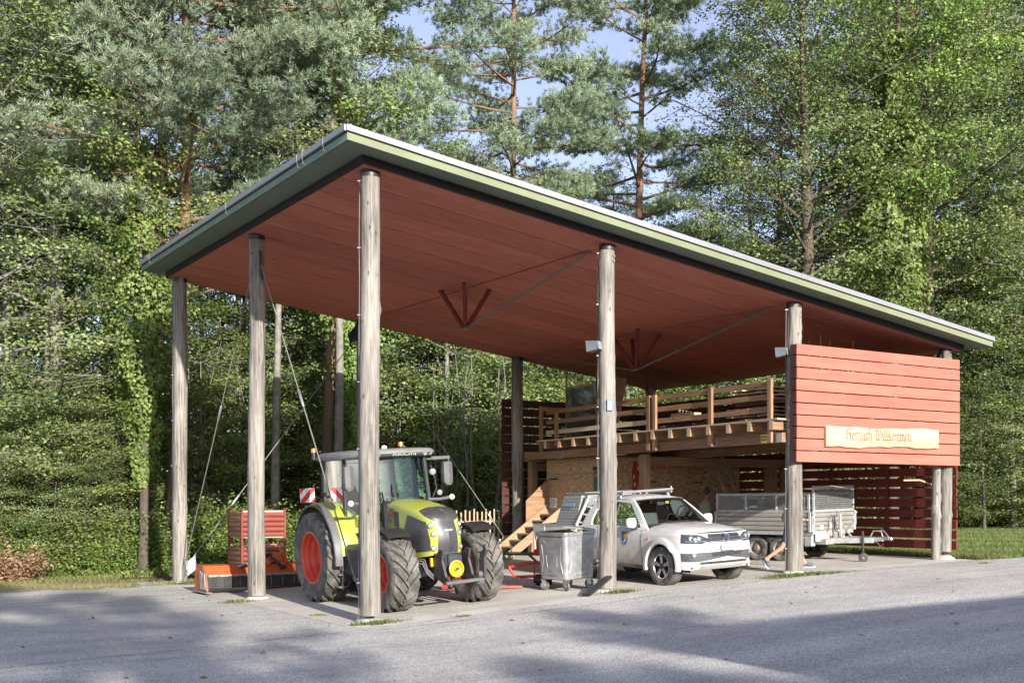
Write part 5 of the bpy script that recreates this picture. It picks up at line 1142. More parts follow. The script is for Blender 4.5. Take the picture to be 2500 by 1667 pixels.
# mirrors, lamps, boards
for sg in (-1, 1):
    m_ = MB().tube([(sg * .62, 1.22, 2.72), (sg * .74, 1.16, 2.72)], .022, 6).box((sg * .9, 1.18, 2.735), (.42, .06, .07), bev=.012).tube([(sg * 1.08, 1.18, 2.72), (sg * 1.09, 1.18, 2.58)], .016, 6).build('mirror_arm', M['grey_plastic'], cb)
    rows = [[(sg * (1.06 + a_ * sx), 1.19 + b_, z) for (sx, b_) in ((-1, .06), (-.9, -.02), (.0, -.07), (.9, -.03), (1, .06))] for (a_, z) in ((.06, 2.66), (.10, 2.63), (.105, 2.4), (.10, 2.25), (.06, 2.19))]
    MB().grid(rows, 0, False).add(rows[0], [(0, 1, 2, 3, 4)]).add(rows[-1], [(4, 3, 2, 1, 0)]).add([r_[0] for r_ in rows] + [r_[4] for r_ in rows], [(i, i + 1, i + 6, i + 5) for i in range(4)]).build('mirror', M['grey_plastic'], cb)
    MB().tube([(sg * .56, 1.14, 1.94), (sg * .8, 1.12, 1.93), (sg * 1.02, 1.12, 1.95)], [.035, .03, .035], 8).build('lamp_arm', M['grey_plastic'], cb)
    MB().lathe([(.03, -.05), (.055, -.02), (.058, .02), (.03, .05), (.001, .055)], (sg * 1.08, 1.12, 1.955), (sg, -.25, 0), 14).build('marker_lamp', M['white'], cb)
    MB().lathe([(.05, -.05), (.055, 0), (.045, .012), (.001, .02)], (sg * .80, 1.08, 2.06), (0, -1, 0), 16).build('work_lamp', M['lamp'], cb)
    MB().lathe([(.06, -.06), (.065, 0), (.05, .012), (.001, .02)], (sg * .68, 1.1, 2.47), (0, -1, 0), 16).build('work_lamp', M['lamp'], cb)
    MB().tube([(sg * .66, 1.14, 2.6), (sg * .72, 1.10, 2.3), (sg * .74, 1.1, 2.15), (sg * .66, 1.12, 1.98)], .013, 6).build('grab_rail', M['black'], cb)
    w_ = MB().box((sg * 1.12, 3.12, 2.12), (.31, .012, .29), bev=.003).build('warning_board', M['white'], T)
    mb = MB()
    for k in (-1, 0, 1):
        h_ = .062; c_ = k * .25 * 1.0
        poly = []
        for (u, v) in ((c_ - h_ - .145, -.145), (c_ + h_ - .145, -.145), (c_ + h_ + .145, .145), (c_ - h_ + .145, .145)): poly.append((u, v))
        def clip(poly, f, lim):      # keep |x| <= .155
            o_ = []
            for i in range(len(poly)):
                a_, b_ = poly[i], poly[(i + 1) % len(poly)]; ia, ib = f * a_[0] <= lim, f * b_[0] <= lim
                if ia: o_.append(a_)
                if ia != ib:
                    t_ = (f * lim - a_[0]) / (b_[0] - a_[0]) if f > 0 else (-lim - a_[0]) / (b_[0] - a_[0]); o_.append((a_[0] + t_ * (b_[0] - a_[0]), a_[1] + t_ * (b_[1] - a_[1])))
            return o_
        poly = clip(clip(poly, 1, .152), -1, .152)
        if len(poly) > 2: mb.prism(poly, (sg * 1.12, 3.105, 2.12), (1, 0, 0), (0, 0, 1), (0, .006, 0))
    mb.build('stripe', M['red_white_red'], w_)
    MB().bar((sg * .8, 3.14, 2.05), (sg * 1.1, 3.14, 2.1), .04, .05).build('board_bracket', M['black'], T)
# steps and tank
st = empty('access_steps', (0, 0, 0), parent=T)
for y in (1.78, 2.16): MB().bar((-1.02, y + .06, .30), (-.98, y + .06, 1.08), .03, .05).build('step_rail', M['grey_plastic'], st)
for i in range(4): MB().box((-1.0 + .01 * i, 2.03, .34 + i * .24), (.2, .38, .035), bev=.006).build('step', M['grey_plastic'], st)
MB().box((-.78, 1.35, .85), (.45, .95, .62), bev=.08).build('fuel_tank', M['black'], T); MB().box((.78, 1.35, .85), (.45, .95, .62), bev=.08).build('battery_box', M['black'], T)
MB().box((-.96, 2.1, 1.12), (.22, .5, .07), bev=.015).build('step_platform', M['grey_plastic'], T)
MB().box((-.98, 1.88, 1.03), (.05, .05, .05), bev=.01).build('side_marker', M['orange_lens'], T)
MB().bar((-.80, 1.7, .24), (-.75, 2.3, .40), .30, .02).build('splash_plate', M['dark_steel'], T)
MB().box((0, 3.75, .75), (.7, .3, .3), bev=.03).bar((-.4, 3.6, .6), (-.42, 4.5, .6), .06, .1).bar((.4, 3.6, .6), (.42, 4.5, .6), .06, .1).build('rear_linkage', M['chassis'], T)

# ================================================================ flail mower behind the tractor
M['orange'] = mat('orange_paint', (.52, .095, .03), .42, var=.1, scale=4, dirt=(.3, .14, .07), dscale=3, damt=.5)
M['worn_steel'] = mat('worn_grey_steel', (.26, .255, .245), .6, .4, var=.3, scale=8)
mw = thing('flail_mower', 'orange flail mower with black skirt on the ground behind the tractor', 'mower', (.55, 7.45, G(.5)))
L0, L1_ = -1.12, 1.25
MB().prism([(-.36, .36), (-.30, .42), (-.12, .585), (.25, .60), (.45, .45), (.48, .25), (.42, .25), (.38, .4), (.2, .54), (-.1, .54), (-.3, .38)], (L0 + .02, 0, 0), (0, 1, 0), (0, 0, 1), (L1_ - L0 - .04, 0, 0)).build('hood', M['orange'], mw, bevel=.006)
for x in (L0, L1_): 
    MB().prism([(-.42, .03), (-.40, .12), (-.30, .44), (-.12, .60), (.25, .615), (.47, .45), (.5, .08), (.45, .03)], (x - .012, 0, 0), (0, 1, 0), (0, 0, 1), (.024, 0, 0)).build('end_plate', M['orange'], mw)
    MB().box((x, 0, .015), (.16, .98, .022), bev=.005).build('skid', M['worn_steel'], mw)
MB().prism([(-.40, .06), (-.26, .44), (-.1, .56), (-.02, .06)], (L0 - .018, 0, 0), (0, 1, 0), (0, 0, 1), (-.012, 0, 0)).build('wear_plate', M['worn_steel'], mw)
for k, y in enumerate((-.3, -.2, -.1, 0)): MB().bar((L0 - .03, y, .08), (L0 - .03, y + .04, .47 - abs(y) * .25), .02, .05).build('rib', M['worn_steel'], mw)
for k in range(26):
    x = L0 + .06 + k * .0905; MB().box((x, -.375 + .012 * math.sin(k * 2.2), .235), (.086, .012, .26), rot=(.05 * math.sin(k * 1.7), 0, 0)).build('flap', M['black'], mw)
MB().box((.06, -.37, .375), (2.3, .03, .05), bev=.005).build('flap_rail', M['worn_steel'], mw)
MB().box((.55, .05, .72), (.3, .4, .22), bev=.03).bar((.35, -.25, .60), (.2, .2, 1.0), .05, .09).bar((.75, -.3, .6), (.7, .1, 1.02), .05, .09).bar((.2, .2, .98), (.75, .1, 1.0), .05, .08).build('headstock', M['orange'], mw)
MB().cyl((-.05, -.28, .64), (.45, -.12, .84), .04, 12).cyl((-.35, -.36, .54), (-.05, -.28, .64), .02, 8).build('ram', M['black'], mw)
MB().tube([(-.4, -.3, .56), (-.1, -.33, .64), (.2, -.2, .7)], .03, 6).build('grip_rail', M['steel'], mw)
mb = MB()
for k in range(4): mb.tube([(.3 + .05 * k, .0, .82), (.45 + .05 * k, -.3, .72 - .08 * k), (.62 + .03 * k, -.32, .52), (.7, -.1, .45)], .016, 6)
mb.build('hoses', M['black'], mw)
MB().tube([(.1, -.1, .98), (.4, -.25, 1.0), (.75, -.15, .97)], .025, 6).build('guard_rail', M['worn_steel'], mw)

# ================================================================ stacked steel box pallets
M['stillage'] = mat('red_brown_steel', (.22, .042, .032), .55, .1, var=.15, scale=5, dirt=(.2, .08, .05), dscale=3)
for q, (z0, lb) in enumerate(((.0, 'red-brown steel box pallet at the bottom of the stack behind the mower'), (.86, 'red-brown steel box pallet on top of the stack behind the mower'))):
    s = thing('box_pallet', lb, 'box pallet', (1.84, 10.66, G(1.8) + z0), (0, 0, rad(2)), 'steel box pallets')
    w, d, h = 1.14, .9, .80
    for sx in (-1, 1):
        for sy in (-1, 1):
            MB().box((sx * w / 2, sy * d / 2, h / 2 + .02), (.055, .055, h + .02), bev=.008).box((sx * w / 2, sy * d / 2, h + .05), (.075, .075, .05), bev=.02).build('corner_post', M['stillage'], s)
    for k in range(5):
        z = .235 + k * .125
        for sy in (-1, 1):
            MB().prism([(0, -.058), (.02, -.04), (.025, .0), (.02, .04), (0, .058), (-.008, .058), (-.008, -.058)], (-w / 2 + .03, sy * d / 2, z), (0, sy, 0), (0, 0, 1), (w - .06, 0, 0)).build('side_rib', M['stillage'], s)
        for sx in (-1, 1):
            MB().prism([(0, -.058), (.02, -.03), (.02, .03), (0, .058), (-.008, .058), (-.008, -.058)], (sx * w / 2, -d / 2 + .03, z), (sx, 0, 0), (0, 0, 1), (0, d - .06, 0)).build('side_rib', M['beam_y'], s)
    MB().box((0, 0, .16), (w - .04, d - .04, .03)).build('floor', M['pine_x'], s)
    MB().box((0, -d / 2 + .03, h), (w - .06, .02, .07)).build('top_rail', M['pine_x'], s)
    for sx in (-1, 1):
        for sy in (-1, 1): MB().box((sx * (w / 2 - .03), sy * (d / 2 - .03), .06), (.1, .1, .12), bev=.01).build('foot', M['stillage'], s)
# ================================================================ white pickup
M['car_dirt'] = mat('dusty_white_paint', (.64, .63, .61), .38, 0, var=.03, scale=2, coat=.3, dirt=(.46, .40, .33), dscale=1.6, damt=.5)
def skirt_dirt(m):
    nt = m.node_tree; L = nt.links; P = nt.nodes['Principled BSDF']; src = P.inputs['Base Color'].links[0].from_socket
    tc = N(nt, 'ShaderNodeTexCoord'); sp = N(nt, 'ShaderNodeSeparateXYZ'); L.new(tc.outputs['Object'], sp.inputs[0]); nz = N(nt, 'ShaderNodeTexNoise'); nz.inputs['Scale'].default_value = 3.5; nz.inputs['Detail'].default_value = 7; L.new(tc.outputs['Object'], nz.inputs['Vector'])
    ad = N(nt, 'ShaderNodeMath', operation='MULTIPLY_ADD'); L.new(nz.outputs[0], ad.inputs[0]); ad.inputs[1].default_value = -.7; L.new(sp.outputs[2], ad.inputs[2])
    mr = N(nt, 'ShaderNodeMapRange'); mr.inputs['From Min'].default_value = .36; mr.inputs['From Max'].default_value = -.02; mr.inputs['To Max'].default_value = .8; L.new(ad.outputs[0], mr.inputs[0])
    fy = N(nt, 'ShaderNodeMapRange'); fy.inputs['From Min'].default_value = -.35; fy.inputs['From Max'].default_value = .1; fy.inputs['To Min'].default_value = .12; L.new(sp.outputs[1], fy.inputs[0]); fm = N(nt, 'ShaderNodeMath', operation='MULTIPLY'); L.new(mr.outputs[0], fm.inputs[0]); L.new(fy.outputs[0], fm.inputs[1])
    mx = N(nt, 'ShaderNodeMix', data_type='RGBA'); L.new(fm.outputs[0], mx.inputs[0]); L.new(src, mx.inputs[6]); mx.inputs[7].default_value = (.36, .29, .21, 1); L.new(mx.outputs[2], P.inputs['Base Color'])
skirt_dirt(M['car_dirt'])
M['dark_trim'] = mat('charcoal_bumper_trim', (.075, .078, .085), .5, var=.12, scale=20)
M['alloy'] = mat('machined_alloy', (.55, .55, .55), .28, .8, var=.1, scale=6)
M['silver'] = mat('silver_skid_plate', (.52, .51, .49), .45, .3, var=.06)
M['seat_grey'] = mat('grey_seat_fabric', (.12, .13, .13), .9, var=.15, scale=12)
def platemat():
    m = mat('diamond_plate', (.40, .41, .41), .38, .6, var=.1, scale=5); nt = m.node_tree; L = nt.links; P = nt.nodes['Principled BSDF']
    tc = N(nt, 'ShaderNodeTexCoord'); mp = N(nt, 'ShaderNodeMapping'); mp.inputs['Rotation'].default_value = (rad(45), 0, 0); L.new(tc.outputs['Object'], mp.inputs[0])
    ck = N(nt, 'ShaderNodeTexChecker'); ck.inputs['Scale'].default_value = 26; L.new(mp.outputs[0], ck.inputs['Vector'])
    ck.inputs[1].default_value = (.55, .56, .56, 1); ck.inputs[2].default_value = (.27, .28, .285, 1); L.new(ck.outputs[0], P.inputs['Base Color'])
    bp = N(nt, 'ShaderNodeBump'); bp.inputs['Strength'].default_value = .5; bp.inputs['Distance'].default_value = .006; L.new(ck.outputs['Fac'], bp.inputs['Height']); L.new(bp.outputs[0], P.inputs['Normal']); return m
M['diamond'] = platemat()
PK = thing('pickup', 'white pickup truck with diamond plate box and roof rack parked behind the middle log post', 'pickup truck', (7.33, .07, G(7.33) + .0), (0, -.040, 0))
pu_y = [4.36, 3.7, 3.1, 2.5, 1.9, 1.3, .7, .2, -.3, -.55, -.70, -.80, -.86, -.885, -.89]
pu_x = [.90, .93, .945, .95, .955, .955, .95, .945, .925, .885, .80, .64, .42, .20, 0]
NU = len(pu_y) - 1
def belt(y): return float(np.interp(y, [-.9, -.6, -.3, .3, .6, 2.6, 2.75, 4.4], [1.03, 1.04, 1.07, 1.095, 1.105, 1.135, 1.13, 1.14]))
def sill(y): return float(np.interp(y, [-.9, -.75, -.5, .4, 2.6, 3.6, 4.4], [.335, .32, .34, .33, .35, .40, .50]))
def PB(u, f):
    """body side and nose: u from tail to nose centre, f from sill to belt"""
    x, y = max(catmull(pu_x, u), 0), catmull(pu_y, u); z0, z1 = sill(y), belt(y); z = z0 + (z1 - z0) * f
    nose = max(0, min(1, (u - 8.2) / 3.0)); kx = float(np.interp(f, [0, .12, .35, .6, .72, .9, 1], [.955, .975, .995, 1.0, 1.0, .985, .955]))
    y2 = y + nose * float(np.interp(f, [0, .1, .22, .5, .66, .72, .9, 1], [.13, .05, .0, -.012, .0, .03, .045, .10]))
    return V(-x * kx, y2, z)
def in_arch(p): return any(math.hypot(p.y - c, p.z - .40) < .445 for c in (0, 3.10))
us = list(np.arange(0, 8, .055)) + list(np.linspace(8, NU, 46)); fs = np.linspace(0, 1, 26)
mb = MB()
for sg in (1, -1):
    idx = {}
    P = [[PB(u, f) for f in fs] for u in us]
    vs = [V(p.x * sg, p.y, p.z) for r in P for p in r]; nf_ = len(fs); fc = []
    for i in range(len(us) - 1):
        for j in range(nf_ - 1):
            c = (P[i][j] + P[i + 1][j + 1]) / 2
            if in_arch(c): continue
            q = (i * nf_ + j, (i + 1) * nf_ + j, (i + 1) * nf_ + j + 1, i * nf_ + j + 1); fc.append(q if sg > 0 else tuple(reversed(q)))
    mb.add(vs, fc, 0, True)
body = mb.build('body', M['car_dirt'], PK, ang=50, fix=True)
# bonnet
def BN(s, g):
    """bonnet: s 0 cowl .. 1 nose, g -1..1 across"""
    y = .56 - 1.36 * s; b = belt(y) - .004; w = np.interp(s, [0, .3, .7, .9, 1], [.80, .83, .80, .72, .66]); c = np.interp(s, [0, .25, .5, .75, .92, 1], [1.215, 1.21, 1.19, 1.15, 1.10, 1.058])
    yy = y + .16 * g * g * s ** 2 + (.0 if s < .9 else 0); e = abs(g)
    return V(g * w, yy - (0 if s > .1 else .06 * (1 - g * g)), b + (c - b) * (1 - e ** 3.2) + .012 * math.exp(-((e - .55) / .1) ** 2) * (1 - s))
MB().grid([[BN(s, g) for g in np.linspace(-1, 1, 27)] for s in np.linspace(0, 1, 20)], 0, True).build('bonnet', M['white_paint'], PK)
mb = MB()                                            # wing tops between body side and bonnet
for sg in (1, -1):
    rows = []
    for s in np.linspace(0, 1, 20):
        y = BN(s, 1).y; u = np.interp(-y, [-q for q in pu_y], range(len(pu_y))); p = PB(u, 1); q = BN(s, 1)
        rows.append([(sg * p.x * 1, p.y, p.z), (sg * (p.x * .6 - q.x * .4), (p.y + q.y) / 2, max(p.z, q.z) + .004), (-sg * (q.x + .004), q.y, q.z - .006)])
    mb.grid(rows, 0, True)
mb.build('wing_top', M['white_paint'], PK)
def npatch(name, m, u0, u1, f0, f1, off, nu=10, nf=6, parent=None, both=True):
    mb = MB()
    for sg in ((1, -1) if both else (1,)):
        rows = []
        for i in range(nu + 1):
            u = u0 + (u1 - u0) * i / nu; a = f0(u) if callable(f0) else f0; b = f1(u) if callable(f1) else f1; row = []
            for j in range(nf + 1):
                f = a + (b - a) * j / nf; p = PB(u, f); d = (PB(min(u + .05, NU), f) - PB(u - .05, f)).cross(PB(u, min(f + .03, 1)) - PB(u, f - .03))
                if d.length > 1e-9: d.normalize()
                if d.x > 0 and u < NU - .6 or (u >= NU - .6 and d.y > 0): d = -d
                q = p + d * off; row.append((q.x * sg, q.y, q.z))
            rows.append(row)
        mb.grid(rows, 0, True)
    return mb.build(name, m, parent or PK)
# nose details
uL = lambda x: float(np.interp(-abs(x), [-q for q in pu_x[8:]], range(8, NU + 1)))
for sg in (1, -1):
    h = MB(); rows = []
    for x in np.linspace(.885, .40, 12):
        t = (.885 - x) / .485; u = uL(x); f0 = .735 + .0 * t + (.03 if t > .75 else 0) - .012 * math.sin(t * 3); f1 = .985 - .02 * t - (.10 * (t - .6) / .4 if t > .6 else 0)
        rows.append([tuple(V(PB(u, f).x * sg, PB(u, f).y - .012, PB(u, f).z)) for f in np.linspace(f0, max(f1, f0 + .02), 6)])
    hl = h.grid(rows, 0, True).build('headlight', mat('dark_headlight_lens', (.05, .055, .065), .10, .0, var=.1, scale=14), PK)
    for x, r in ((.76, .048), (.62, .040)):
        p = PB(uL(x), .875); d = V(-.25 * sg if False else sg * -.3 * -1, -1, 0).normalized(); p = V(p.x * sg, p.y - .014, p.z); d = V(math.copysign(.3, p.x), -1, .05).normalized()
        MB().lathe([(r, -.01), (r, .008), (r * .8, .002), (r * .5, .0), (.001, .008)], p, d, 18).build('reflector', M['lamp'], hl)
    for x0, x1, z_ in ((.84, .45, .815),):
        MB().tube([V(PB(uL(x), .79).x * sg, PB(uL(x), .79).y - .018, PB(uL(x), .79).z) for x in np.linspace(x0, x1, 8)], .006, 5).build('light_strip', M['lamp'], hl)
npatch('grille', M['black'], uL(.41), NU, .745, .975, .010)
for f in (.775, .87, .955):
    MB().tube([V(sg_ * 1, 0, 0) * 0 + V(x, PB(uL(x), f).y - .016, PB(uL(x), f).z) for sg_ in (1,) for x in np.linspace(-.39, .39, 17)], .0085, 5).build('grille_bar', M['steel'] if f < .86 else M['dark_trim'], PK)
for k in range(15):
    x = -.36 + k * .0515
    if abs(x) > .06: MB().bar((x, PB(uL(x), .87).y - .012, PB(uL(x), .79).z), (x, PB(uL(x), .87).y - .010, PB(uL(x), .94).z), .008, .012).build('grille_slat', M['dark_trim'], PK)
ey = PB(NU, .865).y - .03; ez = .935
em = MB().lathe([(.088, -.01), (.088, .012), (.076, .014), (.074, .0), (.001, .0)], (0, ey, ez), (0, -1, 0), 28).build('emblem', M['chrome'], PK)
mb = MB()
for sg in (1, -1):
    for a, b in (((.058, .045), (.020, -.055)), ((.020, -.055), (.0, .0)), ((.034, .064), (.0, .008))): mb.bar((sg * a[0], ey - .012, ez + a[1]), (sg * b[0], ey - .012, ez + b[1]), .011, .010)
mb.build('monogram', M['chrome'], em)
MB().lathe([(.073, .001), (.001, .002)], (0, ey, ez), (0, -1, 0), 24).build('emblem_field', mat('emblem_blue', (.06, .09, .16), .3, .3), em)
py_ = PB(NU, .53).y - .014
py_ -= .012; pl = MB().box((0, py_, .735), (.31, .012, .085), bev=.004).build('number_plate', M['white'], PK); MB().box((0, py_ + .004, .735), (.335, .012, .108)).build('plate_frame', M['black'], pl); text_mesh('lettering', 'ZH 717 671', .062, ink, pl, (.012, py_ - .0075, .735), RX, .25)
npatch('lower_trim', M['dark_trim'], 9.0, NU, lambda u: .235 + .10 * max(0, (u - 11.2) / 2.8), lambda u: .485 - .015 * max(0, (11 - u)), .006)
for f in (.38, .425, .465):
    MB().tube([V(x, PB(uL(x), f).y - .010, PB(uL(x), f).z) for x in np.linspace(-.38, .38, 15)], .006, 4).build('mesh_bar', M['black'], PK)
for k in range(13):
    for j, (z0, z1) in enumerate(((.36, .41), (.415, .46))):
        x = -.36 + .06 * k + .03 * j; MB().bar((x, PB(uL(x), z0).y - .009, PB(uL(x), z0).z), (x + .015, PB(uL(x), z1).y - .009, PB(uL(x), z1).z), .012, .01).build('mesh_rib', M['black'], PK)
npatch('lower_grille', M['dark_trim'], 11.1, NU, .155, .225, .006)
for k in range(17):
    x = -.44 + .055 * k; MB().box((x, PB(uL(x), .19).y - .008, PB(uL(x), .19).z), (.03, .012, .03)).build('mesh_rib', M['black'], PK)
npatch('skid_plate', M['silver'], 11.4, NU, .0, .125, .014)
for sg in (1, -1):
    fp = PB(uL(.73), .40); MB().lathe([(.045, -.01), (.045, .01), (.001, .012)], (sg * .73, fp.y - .012, fp.z + .02), (sg * .3, -1, 0), 16).build('fog_lamp', M['lamp'], PK)
# wheel arches and wheels
def car_wheel(c, side, parent):
    R, Wd, rr = .385, .26, .245; w = empty('wheel', c, parent=parent); mb = MB(); a = Wd
    mb.lathe([(rr - .02, -.4 * a), (rr + .01, -.46 * a), (rr + .06, -.5 * a), (R - .05, -.49 * a), (R - .014, -.42 * a), (R - .012, 0), (R - .014, .42 * a), (R - .05, .49 * a), (rr + .06, .5 * a), (rr + .01, .46 * a), (rr - .02, .4 * a)], (0, 0, 0), (1, 0, 0), 44)
    rg = random.Random(8)
    for k in range(40):
        for q, h in enumerate((-.40, -.2, 0, .2, .40)):
            t = 2 * math.pi * (k + .5 * (q % 2) + rg.uniform(-.1, .1)) / 40; Rm = Matrix.Rotation(-t, 3, 'X')
            mb.box(Rm @ V(h * a, 0, R - .008), (.042, .042, .022), 0, Rm @ Matrix.Rotation(rg.uniform(-.4, .4), 3, 'Z'))
            if q in (0, 4): mb.box(Rm @ V(h * a * 1.2, 0, R - .035), (.014, .034, .05), 0, Rm)
    mb.build('tyre', M['tyre'], w)
    X = V(side, 0, 0); mb = MB()
    mb.lathe([(rr + .006, .45 * a), (rr - .012, .46 * a), (rr - .02, .40 * a), (rr - .035, .1 * a), (rr - .05, .05 * a), (.001, .04 * a)], (0, 0, 0), X, 36, 1, ms=[0, 0, 1, 1, 1])
    for k in range(5):
        for d in (-.11, .11):
            t = 2 * math.pi * k / 5 + .3; ti = t + d * 1.6; to = t + d * 1.0
            mb.bar(X * .36 * a + V(0, math.cos(ti) * .055, math.sin(ti) * .055), X * .41 * a + V(0, math.cos(to) * (rr - .014), math.sin(to) * (rr - .014)), .034, .03, 0, up=X, bev=.006)
    mb.cyl(X * .2 * a, X * .42 * a, .06, 18, 1); mb.build('rim', [M['alloy'], M['black']], w)
for sg in (1, -1):
    for cy in (0, 3.10):
        xo = .948 if cy == 0 else .95; rows = []
        for a in np.linspace(-.28, math.pi + .28, 34):
            row = []
            for r_, dx in ((.43, -.05), (.435, .022), (.45, .034), (.515, .032), (.545, .010), (.55, -.03)):
                y, z = cy - r_ * math.cos(a), .40 + r_ * math.sin(a) * (1.0 if r_ < .5 else 1.02); row.append((sg * (xo + dx - (.03 if y < -.35 else 0)), y, max(z, .30)))
            rows.append(row)
        MB().grid(rows, 0, True).build('wheel_arch', M['white_paint'], PK, ang=40)
        rows = [[(sg * x, cy - .44 * math.cos(a), .40 + .44 * math.sin(a)) for x in (.55, .94)] for a in np.linspace(-.3, math.pi + .3, 20)]
        MB().grid(rows, 0, True).add([(sg * .56, cy - .44, .25), (sg * .56, cy + .44, .25), (sg * .56, cy + .44, .9), (sg * .56, cy - .44, .9)], [(0, 1, 2, 3)]).build('wheel_well', M['black'], PK)
        car_wheel((sg * .815, cy, .385), sg, PK)
MB().box((0, 1.6, .42), (1.5, 4.6, .16), bev=.03).build('underbody', M['black'], PK)
for sg in (1, -1): MB().tube([(sg * .93, .55, .345), (sg * .95, 2.5, .365)], .03, 8).build('side_step', M['dark_trim'], PK)
# cab
SX = lambda z: .905 - (z - 1.12) * .43
def side_poly(mb, poly, th, off=0, m=0, sides=(1, -1)):
    for sg in sides:
        a = [V(sg * (SX(z) + off), y, z) for y, z in poly]; b = [p - V(sg * th, 0, 0) for p in a]; n = len(a)
        mb.add(a + b, [tuple(range(n)), tuple(reversed(range(n, 2 * n)))] + [(i, i + n, (i + 1) % n + n, (i + 1) % n) for i in range(n)], m)
    return mb
for sd in (1, -1):
    mb = MB()
    side_poly(mb, [(.40, 1.09), (.66, 1.14), (1.22, 1.625), (1.16, 1.70), (.88, 1.50)], .05, sides=(sd,))
    side_poly(mb, [(1.16, 1.70), (1.22, 1.625), (1.66, 1.655), (2.18, 1.635), (2.46, 1.64), (2.34, 1.715), (1.7, 1.73)], .05, sides=(sd,))
    side_poly(mb, [(2.18, 1.635), (2.34, 1.53), (2.41, 1.30), (2.37, 1.18), (2.62, 1.10), (2.74, 1.12), (2.60, 1.52), (2.46, 1.64)], .05, sides=(sd,))
    side_poly(mb, [(.40, 1.09), (2.74, 1.11), (2.62, 1.13), (2.37, 1.18), (.66, 1.14)], .05, sides=(sd,))
    mb.build('cab_frame', M['white_paint'], PK, bevel=.012)
    side_poly(MB(), [(1.62, 1.15), (1.71, 1.15), (1.71, 1.655), (1.62, 1.655)], .03, -.004, sides=(sd,)).build('door_pillar', M['black'], PK)
for sg in (1, -1):
    for poly in ([(.68, 1.145), (1.62, 1.165), (1.62, 1.652), (1.22, 1.622)], [(1.71, 1.167), (2.36, 1.178), (2.40, 1.30), (2.33, 1.52), (2.18, 1.632), (1.71, 1.652)]):
        MB().add([(sg * (SX(z) - .022), y, z) for y, z in poly], [tuple(range(len(poly)))]).build('side_window', M['glass'], PK)
rows = []
for t in np.linspace(0, 1, 16):
    y = 1.10 + 1.46 * t; zc = np.interp(t, [0, .12, .4, .8, 1], [1.715, 1.765, 1.80, 1.785, 1.735]); ze = np.interp(t, [0, .1, .5, .85, 1], [1.685, 1.705, 1.728, 1.715, 1.65]); xe = np.interp(t, [0, .2, .8, 1], [.645, .66, .655, .63])
    rows.append([(g * xe, y - .07 * (1 - g * g) * (1 - t), ze + (zc - ze) * (1 - abs(g) ** 2.6)) for g in np.linspace(-1, 1, 21)])
MB().grid(rows, 0, True).build('cab_roof', M['white_paint'], PK)
def WS(t, g, off=0):
    b = V(g * .80, .565 - .16 * (1 - g * g), 1.145 + .075 * (1 - g * g)); q = V(g * .645, 1.125 - .075 * (1 - g * g), 1.685 + .03 * (1 - g * g)); p = b.lerp(q, t); p.y -= .03 * math.sin(math.pi * t) + off; p.z += off * .7; return p
MB().grid([[WS(t, g) for g in np.linspace(-.985, .985, 17)] for t in np.linspace(.02, .985, 8)], 0, True).build('windscreen', M['glass'], PK)
for t0, t1 in ((-.01, .055), (.95, 1.0)): MB().grid([[WS(t, g, .004) for g in np.linspace(-.98, .98, 17)] for t in (t0, t1)], 0, True).build('windscreen_seal', M['black'], PK)
MB().add([(-.78, 2.66, 1.12), (.78, 2.66, 1.12), (.62, 2.52, 1.66), (-.62, 2.52, 1.66)], [(0, 1, 2, 3)]).build('rear_window', M['glass'], PK)
MB().box((0, 2.66, 1.0), (1.7, .04, .35)).build('cab_rear_wall', M['white_paint'], PK)
for x0, a in ((-.35, .32), (.35, .32)): MB().bar((x0, .50, 1.205), (x0 + .5 * (1 if x0 < 0 else 1), .53, 1.225 if x0 < 0 else 1.18), .02, .015).build('wiper', M['black'], PK)
MB().box((0, .85, 1.08), (1.5, .5, .14), rot=(.12, 0, 0), bev=.04).build('dashboard', M['dark_trim'], PK)
for x in (-.38, .38):
    MB().box((x, 1.75, .95), (.5, .5, .16), bev=.05).box((x, 2.0, 1.25), (.48, .14, .62), rot=(-.2, 0, 0), bev=.05).box((x, 2.08, 1.60), (.26, .09, .16), bev=.04).build('seat', M['seat_grey'], PK)
mb = MB(); mb.tube([V(.38 + .18 * math.cos(t), 1.12 + .08 * math.sin(t), 1.20 + .16 * math.sin(t)) for t in np.linspace(0, 6.283, 22)], .014, 6, cap=False).bar((.21, 1.12, 1.2), (.55, 1.12, 1.2), .03, .03); mb.build('steering_wheel', M['black'], PK)
MB().box((-.38, .68, 1.185), (.36, .10, .04), rot=(0, -.06, .1), bev=.008).build('dash_book', M['yellow'], PK)
MB().box((-.02, 1.06, 1.60), (.2, .03, .07), bev=.015).build('rear_view_mirror', M['grey_plastic'], PK); MB().box((.12, 1.02, 1.62), (.09, .01, .05)).build('permit_card', mat('permit_yellow', (.6, .6, .15), .6), PK)
